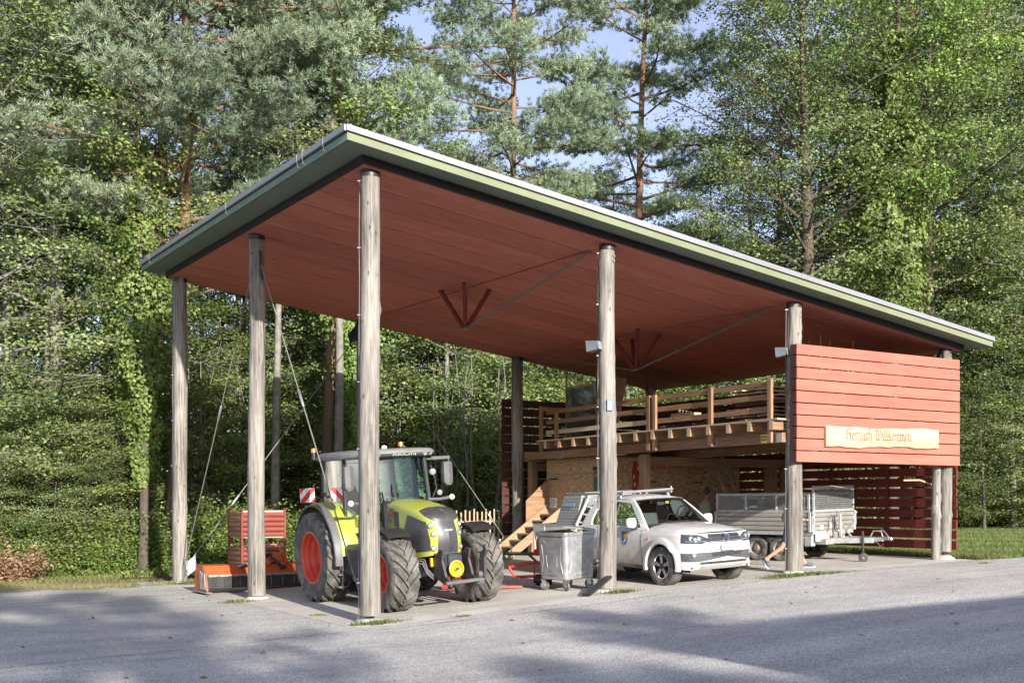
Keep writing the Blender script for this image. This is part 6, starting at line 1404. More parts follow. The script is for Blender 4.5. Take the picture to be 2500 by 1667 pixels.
for sg in (1, -1):                                   # door mirrors, handles, gaps
    rows = [[(sg * (1.03 + a_ * math.cos(q)), .80 + .085 * math.sin(q) * (1 if math.sin(q) < 0 else .5), 1.24 + dz) for q in np.linspace(0, 6.283, 15)[:-1]] for a_, dz in ((.02, -.10), (.115, -.085), (.13, -.02), (.125, .06), (.10, .095), (.02, .105))]
    mr_ = MB().grid(rows, 0, True, closed=True).build('door_mirror', M['white_paint'], PK)
    MB().box((sg * .93, .80, 1.13), (.16, .09, .05), bev=.02).build('mirror_foot', M['black'], mr_)
    for y0, z0, y1, z1 in ((.585, .40, .60, 1.10), (1.66, .38, 1.66, 1.13), (2.50, .95, 2.60, 1.12), (2.74, .42, 2.74, 1.12)):
        MB().tube([(sg * (-PB(np.interp(-y, [-q for q in pu_y], range(len(pu_y))), (z - sill(y)) / (belt(y) - sill(y))).x + .0015), y, z) for y, z in [(y0 + (y1 - y0) * t, z0 + (z1 - z0) * t) for t in np.linspace(0, 1, 8)]], .005, 4).build('door_gap', M['black'], PK)
    for y in (1.46, 2.38): MB().bar((sg * .965, y - .09, .99), (sg * .965, y + .09, .995), .03, .03, bev=.01).build('door_handle', M['white_paint'], PK)
    MB().box((sg * .952, .38, .93), (.012, .05, .035), bev=.006).build('side_repeater', M['orange_lens'], PK)
    sh = MB().prism([(-.10, .13), (.10, .13), (.10, -.02), (.06, -.11), (0, -.155), (-.06, -.11), (-.10, -.02)], (sg * .9585, 1.12, .93), (0, 1, 0), (0, 0, 1), (sg * .002, 0, 0), 0)
    sh = sh.build('door_crest', mat('crest_blue', (.06, .17, .36), .5), PK)
    MB().prism([(-.07 if sg < 0 else .07, .12), (-.095 if sg < 0 else .095, .12), (-.095 if sg < 0 else .095, -.0), (0, -.03), (.03 if sg < 0 else -.03, .05)], (sg * .961, 1.12, .93), (0, 1, 0), (0, 0, 1), (sg * .002, 0, 0)).build('crest_field', mat('crest_yellow', (.62, .42, .03), .5), sh)
    MB().bar((sg * .962, 1.16, .83), (sg * .962, 1.09, .90), .02, .004, up=(1, 0, 0)).build('crest_star', M['white'], sh)

# load bed
mb = MB()
for sg in (1, -1): mb.box((sg * .84, 3.56, 1.12), (.13, 1.66, .05), bev=.012)
mb.box((0, 3.5, .78), (1.6, 1.66, .05)); mb.build('load_bed', M['car_dirt'], PK)
tgm = mat('grey_green_box', (.50, .52, .47), .5, var=.05)
MB().box((-.56, 4.40, 1.0), (.70, .48, .30), bev=.012).build('tail_box', tgm, PK); MB().box((.3, 4.37, .85), (1.2, .06, .55), bev=.02).build('tailgate', M['white_paint'], PK)
MB().box((-.89, 4.62, .72), (.05, .05, .32), bev=.008).build('box_stay', M['silver'], PK)
top, bot = 1.80, 1.145
cor = lambda y0, y1, xt, xb: None
vs = [(-.87, 3.78, bot), (-.87, 2.98, bot), (-.76, 2.86, top), (-.76, 3.56, top), (.87, 3.78, bot), (.87, 2.98, bot), (.76, 2.86, top), (.76, 3.56, top)]
can = MB().add(vs, [(0, 1, 2, 3), (7, 6, 5, 4), (3, 2, 6, 7), (0, 3, 7, 4), (1, 5, 6, 2)]).build('tool_box', M['diamond'], PK, bevel=.02)
MB().box((-.829, 3.26, 1.60), (.008, .42, .075), rot=(0, rad(9.6), 0)).build('sticker', mat('blue_sticker', (.22, .36, .50), .5, var=.1, scale=20), can)
for sg in (1, -1):
    MB().bar((sg * .895, 2.93, 1.14), (sg * .70, 2.66, 1.80), .055, .06, up=(0, 1, 0), bev=.01).build('guard_post', M['white_paint'], PK)
    for t in (.12, .40, .66, .93): MB().bar(V(sg * .895, 2.93, 1.14).lerp(V(sg * .70, 2.66, 1.80), t), V(sg * .86, 2.80, 1.14).lerp(V(sg * .66, 2.44, 1.74), t), .03, .03).build('guard_rung', M['white_paint'], PK)
    MB().bar((sg * .66, 1.50, 1.83), (sg * .66, 3.60, 1.835), .05, .045, bev=.01).build('rack_rail', M['metal_trim'], PK)
    for y in (1.62, 2.35): MB().box((sg * .65, y, 1.775), (.05, .07, .1), bev=.01).build('rack_foot', M['silver'], PK)
MB().cyl((-.68, 1.52, 1.855), (.70, 1.52, 1.885), .028, 12).cyl((.66, 1.52, 1.86), (.66, 1.52, 1.95), .022, 10).build('rack_crossbar', M['metal_trim'], PK)
MB().cyl((-.66, 2.9, 1.85), (.66, 2.9, 1.85), .022, 10).build('rack_crossbar', M['metal_trim'], PK)
# ================================================================ tipping trailer
M['alu'] = mat('dusty_aluminium', (.40, .385, .365), .5, .45, var=.1, scale=5, dirt=(.30, .26, .22), dscale=2.5, damt=.6)
M['zinc'] = mat('weathered_zinc', (.44, .46, .46), .5, .35, var=.15, scale=12, dirt=(.30, .28, .25), dscale=5, damt=.5)
hx, hy = .21, -.977                                    # trailer heading
TR = thing('tipping_trailer', 'grey twin-axle tipping trailer with mesh sides parked beside the red slat wall', 'trailer', (12.21, 2.62, G(12.21)), (0, -.02, math.atan2(-hx, -hy) * -1 + math.pi * 0))
TR.rotation_euler = (0, -.020, math.atan2(hx, -hy))   # local -Y is the drawbar end, local +X the far side
LW, Y0, Y1 = 1.95, -.96, 1.78                          # bed: local x -.08..1.87, front Y0, rear Y1
x0, x1 = -.10, 1.84
for z0, m_ in ((.70, 'bed'),):
    MB().box(((x0 + x1) / 2, (Y0 + Y1) / 2, .735), (x1 - x0 - .05, Y1 - Y0 - .02, .05)).box(((x0 + x1) / 2, Y0 + .03, .705), (x1 - x0, .06, .10), bev=.01).box((x0 + .03, (Y0 + Y1) / 2, .70), (.06, Y1 - Y0, .10), bev=.01).box((x1 - .03, (Y0 + Y1) / 2, .70), (.06, Y1 - Y0, .10), bev=.01).build('bed', M['zinc'], TR)
def dropside(name, p0, p1, nrm_):
    d = empty(name, (0, 0, 0), parent=TR); p0, p1 = Vector(p0), Vector(p1); n = Vector(nrm_)
    for k in range(4):
        a = p0 + V(0, 0, .76 + k * .1075); b = p1 + V(0, 0, .76 + k * .1075); L = (b - a)
        prof = [(0, 0), (.026, .012), (.030, .05), (.026, .094), (0, .104), (-.012, .104), (-.012, 0)]
        MB().prism(prof, a, n, (0, 0, 1), L).build('side_profile', M['alu'], d)
    for q in (p0, p1): MB().box(q + V(0, 0, .97) + n * .015, (.07, .07, .48), bev=.008).build('side_post', M['zinc'], d)
    return d
def mesh_side(name, p0, p1, z0, z1, tilt=0):
    d = empty(name, (0, 0, 0), parent=TR); p0, p1 = Vector(p0), Vector(p1); u = (p1 - p0); L = u.length; u.normalize()
    fr_ = MB()
    for z in (z0 + .03, z1 - .03): fr_.bar(p0 + V(0, 0, z), p1 + V(0, 0, z), .035, .065, bev=.005)
    for t in [0, 1] + ([.345, .67] if L > 2.5 else []): q = p0.lerp(p1, t) + u * (.03 if t == 0 else -.03 if t == 1 else 0); fr_.bar(q + V(0, 0, z0 + .061), q + V(0, 0, z1 - .061), .034, .06, bev=.005)
    fr_.build('mesh_frame', M['zinc'], d)
    mb = MB(); n = int(L / .047)
    for i in range(1, n): q = p0 + u * (L * i / n); mb.bar(q + V(0, 0, z0 + .05), q + V(0, 0, z1 - .05), .006, .006)
    nz_ = int((z1 - z0) / .047)
    for j in range(1, nz_): z = z0 + (z1 - z0) * j / nz_; mb.bar(p0 + V(0, 0, z) + u * .05, p1 + V(0, 0, z) - u * .05, .006, .006)
    w_ = mb.build('wire_mesh', M['zinc'], d); w_['kind'] = 'stuff'; return d
dropside('front_board', (x0, Y0, 0), (x1, Y0, 0), (0, -1, 0)); dropside('side_board', (x0, Y0 + .04, 0), (x0, Y1, 0), (-1, 0, 0)); dropside('side_board', (x1, Y0 + .04, 0), (x1, Y1, 0), (1, 0, 0)); dropside('tail_board', (x0, Y1, 0), (x1, Y1, 0), (0, 1, 0))
mesh_side('front_mesh', (x0 + .02, Y0 - .015, 0), (x1 - .02, Y0 - .015, 0), 1.20, 1.83); mesh_side('side_mesh', (x0, Y0 + .05, 0), (x0, Y1, 0), 1.19, 1.66); mesh_side('side_mesh', (x1, Y0 + .05, 0), (x1, Y1, 0), 1.19, 1.66); mesh_side('tail_mesh', (x0, Y1, 0), (x1, Y1, 0), 1.19, 1.66)
for q in ((x0, Y0 - .01), (x1, Y0 - .01)):
    MB().tube([(q[0], q[1] - .04, 1.17), (q[0] - .02, q[1] - .06, 1.05), (q[0], q[1] - .05, .86)], .016, 6).box((q[0], q[1] - .045, 1.16), (.10, .05, .06), bev=.01).build('board_latch', M['zinc'], TR)
# running gear
MB().box((.87, .5, .50), (1.45, 3.4, .14), bev=.01).build('frame', M['alu'], TR)
MB().bar((.30, Y0 + .4, .50), (.80, -2.06, .53), .09, .13, bev=.01).bar((1.44, Y0 + .4, .50), (.94, -2.06, .53), .09, .13, bev=.01).bar((.87, -1.8, .54), (.87, -2.28, .55), .09, .09, bev=.012).build('drawbar', M['zinc'], TR)
MB().box((.87, -2.36, .58), (.10, .18, .09), bev=.02).tube([(.87, -2.40, .62), (.87, -2.30, .74), (.87, -2.22, .78)], .016, 6).lathe([(.045, -.03), (.055, 0), (.045, .04)], (.87, -2.46, .56), (0, 0, 1), 14).build('hitch', M['steel'], TR)
MB().tube([(.87, -1.95, .62), (.87, -2.02, .75), (.87, -2.22, .74), (.87, -2.26, .6)], .017, 8).build('brake_lever', M['zinc'], TR)
MB().tube([(.9, -2.2, .66), (.93, -2.25, .45), (.88, -2.2, .38), (.86, -2.12, .48)], .010, 6).build('brake_cable', mat('red_cable', (.35, .05, .05), .5), TR)
for sy in (1, -1):                                    # folding stand on the drawbar
    MB().bar((.90, -1.30 - .14 * sy, .58), (.90, -1.30 + .22 * sy, 1.0), .03, .045, bev=.006).build('stand_arm', M['zinc'], TR)
MB().bar((.82, -1.20, .58), (.82, -1.18, 1.16), .06, .05, bev=.008).build('stand_post', M['zinc'], TR)
MB().cyl((.55, -1.14, .45), (.55, -1.14, 1.02), .022, 10).tube([(.55, -1.14, .98), (.55, -1.12, 1.1), (.62, -1.2, 1.12), (.66, -1.2, 1.22)], .014, 6).build('crank', M['dark_steel'], TR)
MB().box((.35, Y0 - .05, .60), (.75, .05, .20), bev=.02).box((.98, Y0 - .08, .62), (.34, .16, .18), bev=.02).build('hydraulic_box', mat('white_enamel', (.58, .57, .54), .5, var=.06, dirt=(.4, .36, .3), damt=.5), TR)
MB().box((.62, Y0 - .10, .60), (.09, .10, .06), bev=.01).build('valve', M['yellow'], TR)
for (x, z) in ((.28, .84), (.73, .86)): MB().box((x, Y0 - .034, z), (.14, .006, .09)).build('sticker', M['white'], TR)
MB().box((-.08, Y0 + .28, .60), (.06, .10, .055), bev=.012).build('side_marker', M['orange_lens'], TR)
MB().box((.0, Y0 + .12, .52), (.16, .22, .26), bev=.02).build('corner_bracket', M['zinc'], TR)
jw = MB().cyl((.66, -1.86, .26), (.66, -1.86, .75), .03, 12).box((.66, -1.86, .24), (.09, .06, .08), bev=.01).build('jockey_leg', M['black'], TR)
MB().lathe([(.04, -.045), (.10, -.045), (.115, -.02), (.115, .02), (.10, .045), (.04, .045)], (.66, -1.87, .115), (1, .35, 0), 22).build('jockey_wheel', M['tyre'], TR)
def trailer_wheel(c, side):
    w = empty('wheel', c, parent=TR); R = .31
    MB().lathe([(.18, -.085), (.20, -.10), (.27, -.10), (.305, -.075), (R, 0), (.305, .075), (.27, .10), (.20, .10), (.18, .085)], (0, 0, 0), (1, 0, 0), 36).build('tyre', M['tyre'], w)
    mb = MB(); X = V(side, 0, 0); mb.lathe([(.20, .085), (.18, .09), (.165, .06), (.15, .045), (.11, .055), (.08, .07), (.06, .095), (.001, .10)], (0, 0, 0), X, 32)
    for k in range(16):
        t = k * math.pi / 8; p = X * .053 + V(0, math.cos(t), math.sin(t)) * .128; mb.cyl(p, p + X * .004, .011, 8, 1)
    mb.build('rim', [mat('worn_wheel_paint', (.24, .21, .18), .6, .3, var=.2, scale=12), M['black']], w)
for cx, sd in ((.10, -1), (1.66, 1)):
    for cy in (0, .68): trailer_wheel((cx, cy, .31), sd)
for cx in (.10, 1.66):
    rows = [[(cx + dx, yc - .37 * math.cos(a) if False else y_, z_) for dx in (-.13, .13)] for (y_, z_) in [(-.42, .38), (-.36, .52), (-.22, .645), (0, .665), (.34, .67), (.68, .665), (.9, .645), (1.04, .52), (1.08, .4)]]
    MB().grid(rows, 0, True).build('mudguard', M['zinc'], TR)
MB().cyl((.1, 0, .31), (1.66, 0, .31), .04, 8).cyl((.1, .68, .31), (1.66, .68, .31), .04, 8).build('axle', M['dark_steel'], TR)

# ================================================================ waste container
WC = thing('waste_container', 'galvanised four-wheeled waste container with its lid propped open by scrap wood', 'container', (4.82, 1.08, G(4.8)), (0, -.04, rad(12.5)))
bw, bd = .465, .41                                      # half sizes at the rim
M['galv'] = mat('bright_galvanised_sheet', (.40, .415, .43), .36, .65, var=.2, scale=5, c2=(.54, .555, .57), dirt=(.30, .31, .33), dscale=3.5, damt=.55, bump=.05, bscale=6)
def rr(hw, hd, r, n=6): 
    return [(sx * (hw - r) + r * math.cos(a0 + a), sy * (hd - r) + r * math.sin(a0 + a)) for (sx, sy, a0) in ((1, 1, 0), (-1, 1, math.pi / 2), (-1, -1, math.pi), (1, -1, 1.5 * math.pi)) for a in np.linspace(0, math.pi / 2, n)]
rows = [[(x, y, z) for x, y in rr(bw * k_, bd * k_, .11)] for z, k_ in ((.215, .80), (.235, .90), (.30, .915), (.6, .94), (.9, .965), (1.10, .985))]
mb = MB(); mb.grid(rows, 0, True, closed=True); mb.add(rows[0], [tuple(reversed(range(len(rows[0]))))]); wb_ = mb.build('body', M['galv'], WC, ang=50)
rows = [[(x, y, z) for x, y in rr(bw * k_, bd * k_, .10)] for z, k_ in ((1.08, 1.03), (1.10, 1.045), (1.15, 1.045), (1.155, 1.03), (1.15, .97))]
MB().grid(rows, 0, True, closed=True).build('rim', M['galv'], WC, ang=50)
for sy, sx in ((-1, 0), (0, -1), (0, 1)):              # pressed panels and handle frames
    for (pts, r_) in (([(-.24, .98), (-.12, .90), (.12, .90), (.24, .98)], .010), ([(-.10, .76), (.10, .76)], .012), ([(-.17, .70), (-.15, .46)], .011), ([(.17, .70), (.15, .46)], .011), ([(-.2, .30), (-.14, .38), (0, .40), (.14, .38), (.2, .30), (-.2, .30)], .010), ([(-.30, .90), (-.26, .6), (-.33, .36)], .009), ([(.30, .90), (.26, .6), (.33, .36)], .009)):
        q = []
        for u, z in pts:
            k_ = float(np.interp(z, [.3, .6, .9, 1.1], [.915, .94, .965, .985])) - .006
            q.append((u, -bd * k_, z) if sy else (sx * bw * k_, u * .85, z))
        MB().tube(q, r_, 6).build('pressed_rib', M['galv'], wb_)
LID = Matrix.Rotation(rad(-7.0), 4, Vector((.55, .83, 0))); rows = []
mb = MB(); mb.M = Matrix.Translation((0, 0, 1.235)) @ Matrix.Rotation(rad(7), 4, 'Y') @ Matrix.Rotation(rad(3), 4, 'X')
for z, k_ in ((-.02, 1.06), (.0, 1.065), (.015, 1.03), (.03, .7), (.04, .0)): rows.append([(x * k_ / 1, y * k_ / 1, z) for x, y in rr(bw, bd, .10)])
mb.grid(rows, 0, True, closed=True); mb.grid(rows[:1] + [[(x * .95, y * .95, -.015) for x, y, z in rows[0]], [(0, 0, 0)] * len(rows[0])], 0, True, closed=True)
mb.build('lid', M['galv'], WC, ang=50)
for sx in (-1, 1):
    for sy in (-1, 1):
        c = empty('castor', (sx * .34, sy * .29, 0), (0, 0, sx * .4 + sy * .3 + .5), parent=WC)
        MB().lathe([(.03, -.026), (.07, -.026), (.092, -.02), (.10, 0), (.092, .02), (.07, .026), (.03, .026)], (0, 0, .10), (1, 0, 0), 24).build('tyre', M['grey_plastic'], c)
        MB().lathe([(.07, -.028), (.05, -.022), (.02, -.034), (.001, -.034)], (0, 0, .10), (1, 0, 0), 18).lathe([(.07, .028), (.05, .022), (.02, .034), (.001, .034)], (0, 0, .10), (1, 0, 0), 18).build('hub', M['steel'], c)
        MB().prism([(-.035, .09), (.035, .09), (.06, .215), (-.03, .215)], (.034, 0, 0), (0, 1, 0), (0, 0, 1), (.006, 0, 0)).prism([(-.035, .09), (.035, .09), (.06, .215), (-.03, .215)], (-.040, 0, 0), (0, 1, 0), (0, 0, 1), (.006, 0, 0)).box((0, .015, .215), (.1, .1, .012)).build('fork', M['steel'], c)
for i, (x, y, a, r_) in enumerate(((-.16, -.40, .5, .5), (-.08, -.38, -.4, -.3), (.0, -.36, .2, .7))):
    t = thing('scrap_wood', ['leftmost piece of scrap wood sticking out under the container lid', 'middle piece of scrap wood sticking out under the container lid', 'right piece of scrap wood sticking out under the container lid'][i], 'wood', (4.82 + x, 1.08 + y, G(4.8) + 1.18), (0, 0, 0))
    MB().box((0, 0, 0), (.045, .2, .022), rot=(r_ * .35, .2 * r_, a)).build('piece', M['pine_y'], t)
fl_ = thing('rubber_flap', 'black ribbed rubber mat leaning against the foot of the middle log post', 'mat', (4.62, -.28, G(4.6)))
mb = MB(); mb.add([(-.42, -.10, .01), (-.20, -.30, .01), (.32, .02, .46), (.12, .18, .46)] , [(0, 1, 2, 3)]); 
a_ = [V(-.43, -.02, .0), V(-.34, -.16, .0), V(.34, .07, .30), V(.28, .17, .30)]; n_ = V(-.45, -.35, .8).normalized() * .035
mb = MB().add([p for p in a_] + [p + n_ for p in a_], [(3, 2, 1, 0), (4, 5, 6, 7), (0, 1, 5, 4), (1, 2, 6, 5), (2, 3, 7, 6), (3, 0, 4, 7)])
for k in range(5): mb.bar(a_[0].lerp(a_[1], .1 + .2 * k) + n_, a_[3].lerp(a_[2], .1 + .2 * k) + n_, .025, .03)
mb.build('mat', M['black'], fl_)

# ================================================================ stairs, fence, ladders
for ax in 'xy': M['stair_' + ax] = woodmat('stair_wood_' + ax, (.26, .175, .105), (.40, .30, .20), ax, objvar=.1, dark=(.15, .08, .04), kamt=.5)
sta = thing('wooden_stairs', 'pale open wooden stairs climbing beside the back log post', 'stairs', (8.25, 9.15, G(8.25)))
for y in (-.42, .42): MB().bar((-.10, y, .06), (1.78, y, 1.36), .045, .24, bev=.005).build('stringer', M['stair_x'], sta)
for i in range(7): MB().box((.12 + .255 * i, 0, .16 + .178 * i), (.28, .80, .042), bev=.005).build('tread', M['stair_y'], sta)
MB().prism([(1.1, .95), (1.1, 1.62), (1.85, 2.25), (1.85, 1.5)], (0, .46, 0), (1, 0, 0), (0, 0, 1), (0, .03, 0)).build('balustrade_panel', M['beam_x'], sta)
fen = thing('picket_fence', 'short rustic picket fence between the tractor and the back log post', 'fence', (9.98, 11.62, 0))
fd = V(-.79, .61, 0); rgF = random.Random(6)
for i in range(21):
    p = fd * (.02 + i * .125); z0 = G(9.98 + p.x); h = 1.30 + rgF.uniform(-.06, .05)
    MB().bar(p + V(0, 0, z0 - .02), p + V(rgF.uniform(-.02, .02), rgF.uniform(-.03, .03), z0 + h), .035 + rgF.uniform(-.006, .008), .045, up=(fd.x, fd.y, 0), bev=.008).build('picket', M['pine_z'], fen)
for z in (.28, .95): MB().bar(V(0, .04, G(9.9) + z) , fd * 2.6 + V(0, .04, G(8) + z), .035, .06, bev=.006).build('rail', M['pine_x'], fen)
MB().bar(V(0, .05, G(9.9) + .3), fd * 1.3 + V(0, .05, G(8.8) + .95), .03, .05).build('brace', M['pine_x'], fen)
MB().cyl(fd * 2.72 + V(0, 0, G(8) - .02), fd * 2.72 + V(0, 0, G(8) + 1.45), .09, 12).build('fence_post', M['pine_z'], fen)
ld = thing('wooden_ladder', 'wooden ladder with metal rungs leaning under the timber deck behind the trailer', 'ladder', (13.80, 5.25, G(13.8)))
for dx in (0, .43): MB().bar((dx, 0, .0), (dx, 1.70, 2.78), .035, .085, up=(1, 0, 0), bev=.006).build('ladder_rail', M['pine_z'], ld)
for k in range(9): t = (k + .6) / 9.4; MB().cyl((.0, 1.70 * t, 2.78 * t), (.43, 1.70 * t, 2.78 * t), .016, 8).build('rung', M['steel'], ld)
l2 = thing('aluminium_ladder', 'thin aluminium ladder leaning in the dark behind the back log post', 'ladder', (11.2, 11.0, G(11)))
for dx in (0, .36): MB().bar((.1 + dx, -.5, .02), (dx, .25, 2.85), .03, .06, up=(1, 0, 0)).build('ladder_rail', M['steel'], l2)
for k in range(10): t = (k + .5) / 10; MB().cyl((.1 * (1 - t), -.5 + .75 * t, 2.83 * t), (.1 * (1 - t) + .36, -.5 + .75 * t, 2.83 * t), .013, 6).build('rung', M['steel'], l2)

# ================================================================ lamps, sign, things on the deck
for i, (x, y, z, lb) in enumerate(((4.70, .02, 4.99, 'floodlight on the left side of the middle log post'), (9.70, .06, 5.22, 'floodlight on the log post beside the welcome panel'))):
    f = thing('floodlight', lb, 'floodlight', (x, y, z), (0, 0, rad(35)), 'floodlights on the log posts')
    MB().prism([(-.12, .09), (.13, .10), (.11, -.11), (-.10, -.07)], (-.13, 0, 0), (0, 1, 0), (0, 0, 1), (.26, 0, 0)).build('housing', mat('flood_grey', (.13, .145, .17), .5, .2), f, bevel=.01)
    MB().box((0, -.125, .015), (.24, .012, .15), rot=(-.12, 0, 0)).build('glass', M['lamp'], f); MB().box((.12, .08, .02), (.2, .05, .05), rot=.6, bev=.01).build('bracket', M['dark_steel'], f)
bs = thing('number_sign', 'small blue enamel plate with white marks on the middle log post', 'sign', (4.93, -.172, 3.87), (0, 0, rad(-22)))
MB().box((0, 0, 0), (.12, .02, .21), bev=.008).build('plate', mat('blue_enamel', (.035, .13, .30), .35, var=.06), bs)
mb = MB()
for (x, z, w, h) in ((0, .05, .06, .012), (0, .02, .06, .012), (-.025, .035, .012, .04), (.025, .035, .012, .04), (0, .035, .012, .03), (0, -.02, .05, .02), (0, -.06, .07, .02)): mb.box((x, -.0115, z), (w, .004, h))
mb.build('mark', M['white'], bs)
dz_ = lambda y: 3.81 - .0085 * y
rgD = random.Random(13)
for (nm, y0, z0, nlay, ln, lb) in (('timber_stack', 1.0, .06, 4, 2.6, 'lower pile of sawn boards on the deck behind the right railing'), ('timber_stack', .95, .50, 4, 2.9, 'upper bundle of sawn boards on the deck under the roof')):
    t = thing(nm, lb, 'timber', (10.45, y0, dz_(y0)), group='stacks of sawn boards on the deck')
    for a in range(nlay):
        for b in range(7): MB().box((ln / 2 + rgD.uniform(-.08, .1), .12 + b * .22 + rgD.uniform(-.02, .02), z0 + .05 + a * .085), (ln, .19, rgD.uniform(.028, .045)), rot=rgD.uniform(-.02, .02)).build('plank', M['pine_x'], t)
    for x in (.3, ln - .4): MB().box((x, .8, z0 + .0), (.08, 1.6, .06)).build('bearer', M['beam_y'], t)
gp = thing('framed_pane', 'tall framed pane of dark glass standing on the deck by the left railing', 'window pane', (10.75, 8.15, dz_(8.2)))
MB().box((0, .75, .8), (.02, 1.42, 1.50)).build('pane', mat('dark_mirror_glass', (.05, .06, .05), .08, .0, var=.1, spec=1.0, coat=1), gp)
for y in (.02, 1.48): MB().box((0, y, .95 if y < 1 else 1.05), (.045, .045, 1.95 if y < 1 else 2.1), bev=.004).build('frame_post', M['beam_z'], gp)
for z in (.04, 1.57): MB().box((0, .75, z), (.045, 1.5, .05), bev=.004).build('frame_rail', M['pine_y'], gp)
sk = thing('brown_sack', 'brown sheet of wood leaning behind the framed pane', 'board', (11.0, 7.6, dz_(7.6)))
MB().box((0, 0, .95), (.04, .5, 1.5), rot=(.18, .1, 0), bev=.005).build('board', M['beam_z'], sk)
bt = thing('blue_tarpaulin', 'blue tarpaulin lying on the deck behind the middle railing', 'tarpaulin', (10.5, 3.85, dz_(4)))
r = np.random.RandomState(3); MB().grid([[(x * .8 + .05 * r.randn(), y * 1.9, .20 * math.sin(math.pi * x) * math.sin(math.pi * y) ** .5 + .03 * r.rand()) for y in np.linspace(0, 1, 16)] for x in np.linspace(0, 1, 8)], 0, False).build('sheet', mat('blue_tarp', (.012, .10, .36), .35, var=.2, scale=8), bt)
gtp = thing('dark_green_tarpaulin', 'dark green tarpaulin bundle beside the sawn boards on the deck', 'tarpaulin', (10.6, 2.62, dz_(3)))
MB().grid([[(x * .9 + .03 * r.randn(), y * 1.2, .55 * (math.sin(math.pi * x) * math.sin(math.pi * y)) ** .6 + .03 * r.rand()) for y in np.linspace(0, 1, 14)] for x in np.linspace(0, 1, 9)], 0, True).build('sheet', mat('dark_green_tarp', (.02, .045, .035), .5, var=.3, scale=6), gtp)
pb = thing('offcut_box', 'pale box of wood offcuts on the blue tarpaulin', 'box', (10.62, 4.05, dz_(4) + .25))
MB().box((0, .2, .1), (.35, .75, .2), bev=.008).build('box', M['pine_y'], pb); MB().box((-.02, .62, .09), (.2, .12, .16), bev=.02).build('tin', M['black'], pb)
for i in range(4): MB().bar((-.1, -.1 + .15 * i, .22), (.2, .3 + .12 * i, .26 + .02 * i), .04, .02).build('offcut', M['pine_x'], pb)
for i, (x, z0, x2, z1) in enumerate(((12.27, 4.2, 12.09, 5.93), (12.44, 4.2, 12.41, 5.84), (13.16, 4.1, 13.2, 6.0), (11.66, 4.2, 11.73, 5.94))):
    t = thing('cane', ['leaning cane left of the pair sticking up behind the slat panel', 'short cane right of the pair sticking up behind the slat panel', 'tallest cane standing alone behind the slat panel', 'dark cane nearest the log post behind the slat panel'][i], 'cane', (x, 1.2, 0), group='canes behind the slat panel')
    MB().tube([(0, 0, 3.8), ((x2 - x) * .6, .01, z0 + .9), (x2 - x, 0, z1)], [.014, .012, .008], 6).build('stalk', M['pine_z'] if i < 3 else M['beam_z'], t)
lc = thing('light_chain', 'thin cable strung under the roof along the back of the deck', 'cable', (12, 0, 0))
MB().tube([V(-1.8, .4 + t * 5.0, 4.95 - .25 * math.sin(math.pi * t) - .1 * t) + V(3.4 * t, 3.6 * t, 0) for t in np.linspace(0, 1, 12)], .008, 5).build('wire', M['grey_plastic'], lc)
bp = thing('timber_brace', 'bent pale timber brace behind the short prop post', 'brace', (13.9, .3, 0))
MB().tube([(0, 0, 2.53), (.58, 0, 2.54), (1.05, 0, 2.43)], .022, 6).build('bar', M['pine_x'], bp)

# ================================================================ implements on the floor
M['green_steel'] = mat('green_steel_paint', (.015, .10, .06), .4, 0, var=.15)
gr = thing('green_steel_frame', 'green steel drawbar frame lying in front of the stairs', 'frame', (7.5, 7.3, G(7.5)))
MB().tube([(-.75, .85, .04), (-.45, .62, .22), (-.1, .4, .28), (1.9, -.6, .25)], .045, 8).build('beam', M['green_steel'], gr); MB().tube([(.5, .1, .25), (.65, -.15, .03), (1.1, -.4, .03)], .035, 8).build('foot', M['green_steel'], gr)
MB().box((.15, .26, .285), (.3, .05, .05), rot=-.46, bev=.005).build('sticker', mat('pale_blue_label', (.35, .42, .55), .5), gr)
rp_ = thing('red_lever', 'red tapered steel lever with chain standing left of the waste container', 'tool', (7.95, 6.95, G(7.9)))
MB().prism([(-.10, .25), (.07, .25), (.14, .75), (.05, .78)], (0, 0, 0), (.85, -.53, 0), (0, 0, 1), (.03, .05, 0)).build('lever', redp, rp_)
MB().tube([(.1, -.06, .75), (.14, -.1, .95), (.18, -.1, .7), (.16, -.12, .35)], .018, 6).build('chain', M['dark_steel'], rp_)
ri = thing('red_implement', 'red steel implement frame with a black hub on the floor left of the container', 'implement', (4.55, 2.25, G(4.5)))
MB().tube([(-.22, .25, .40), (-.12, .18, .20), (.35, -.2, .22)], .03, 8).tube([(-.22, .25, .40), (.1, .05, .46), (.45, -.15, .52)], .028, 8).tube([(.2, -.05, .48), (.18, -.12, .2)], .02, 6).build('arm', mat('bright_red_paint', (.55, .035, .025), .4, var=.1), ri)
MB().cyl((.22, -.1, .14), (.5, -.28, .14), .12, 16).cyl((.18, -.08, .14), (.22, -.1, .14), .07, 12).build('hub', M['black'], ri); MB().tube([(-.1, .1, .2), (.02, -.12, .06), (.16, -.3, .02), (.5, -.5, .02)], .012, 6).build('prong', M['steel'], ri)
rb = thing('red_bar', 'long flat red steel bar lying on the floor right of the tractor wheel', 'bar', (3.75, 2.45, G(3.75)))
MB().bar((-.7, .35, .05), (.62, -.40, .07), .20, .05, bev=.01).build('bar', mat('faded_red_paint', (.42, .09, .075), .55, var=.15), rb)
rh = thing('red_hook_plate', 'dark red curved plate on the floor behind the far front tractor wheel', 'plate', (3.25, 3.2, G(3.2)))
MB().prism([(-.1, .03), (.16, .03), (.22, .14), (.14, .30), (.06, .34), (-.1, .3)], (0, 0, 0), (.85, -.53, 0), (0, 0, 1), (.05, .08, 0)).build('plate', redp, rh)
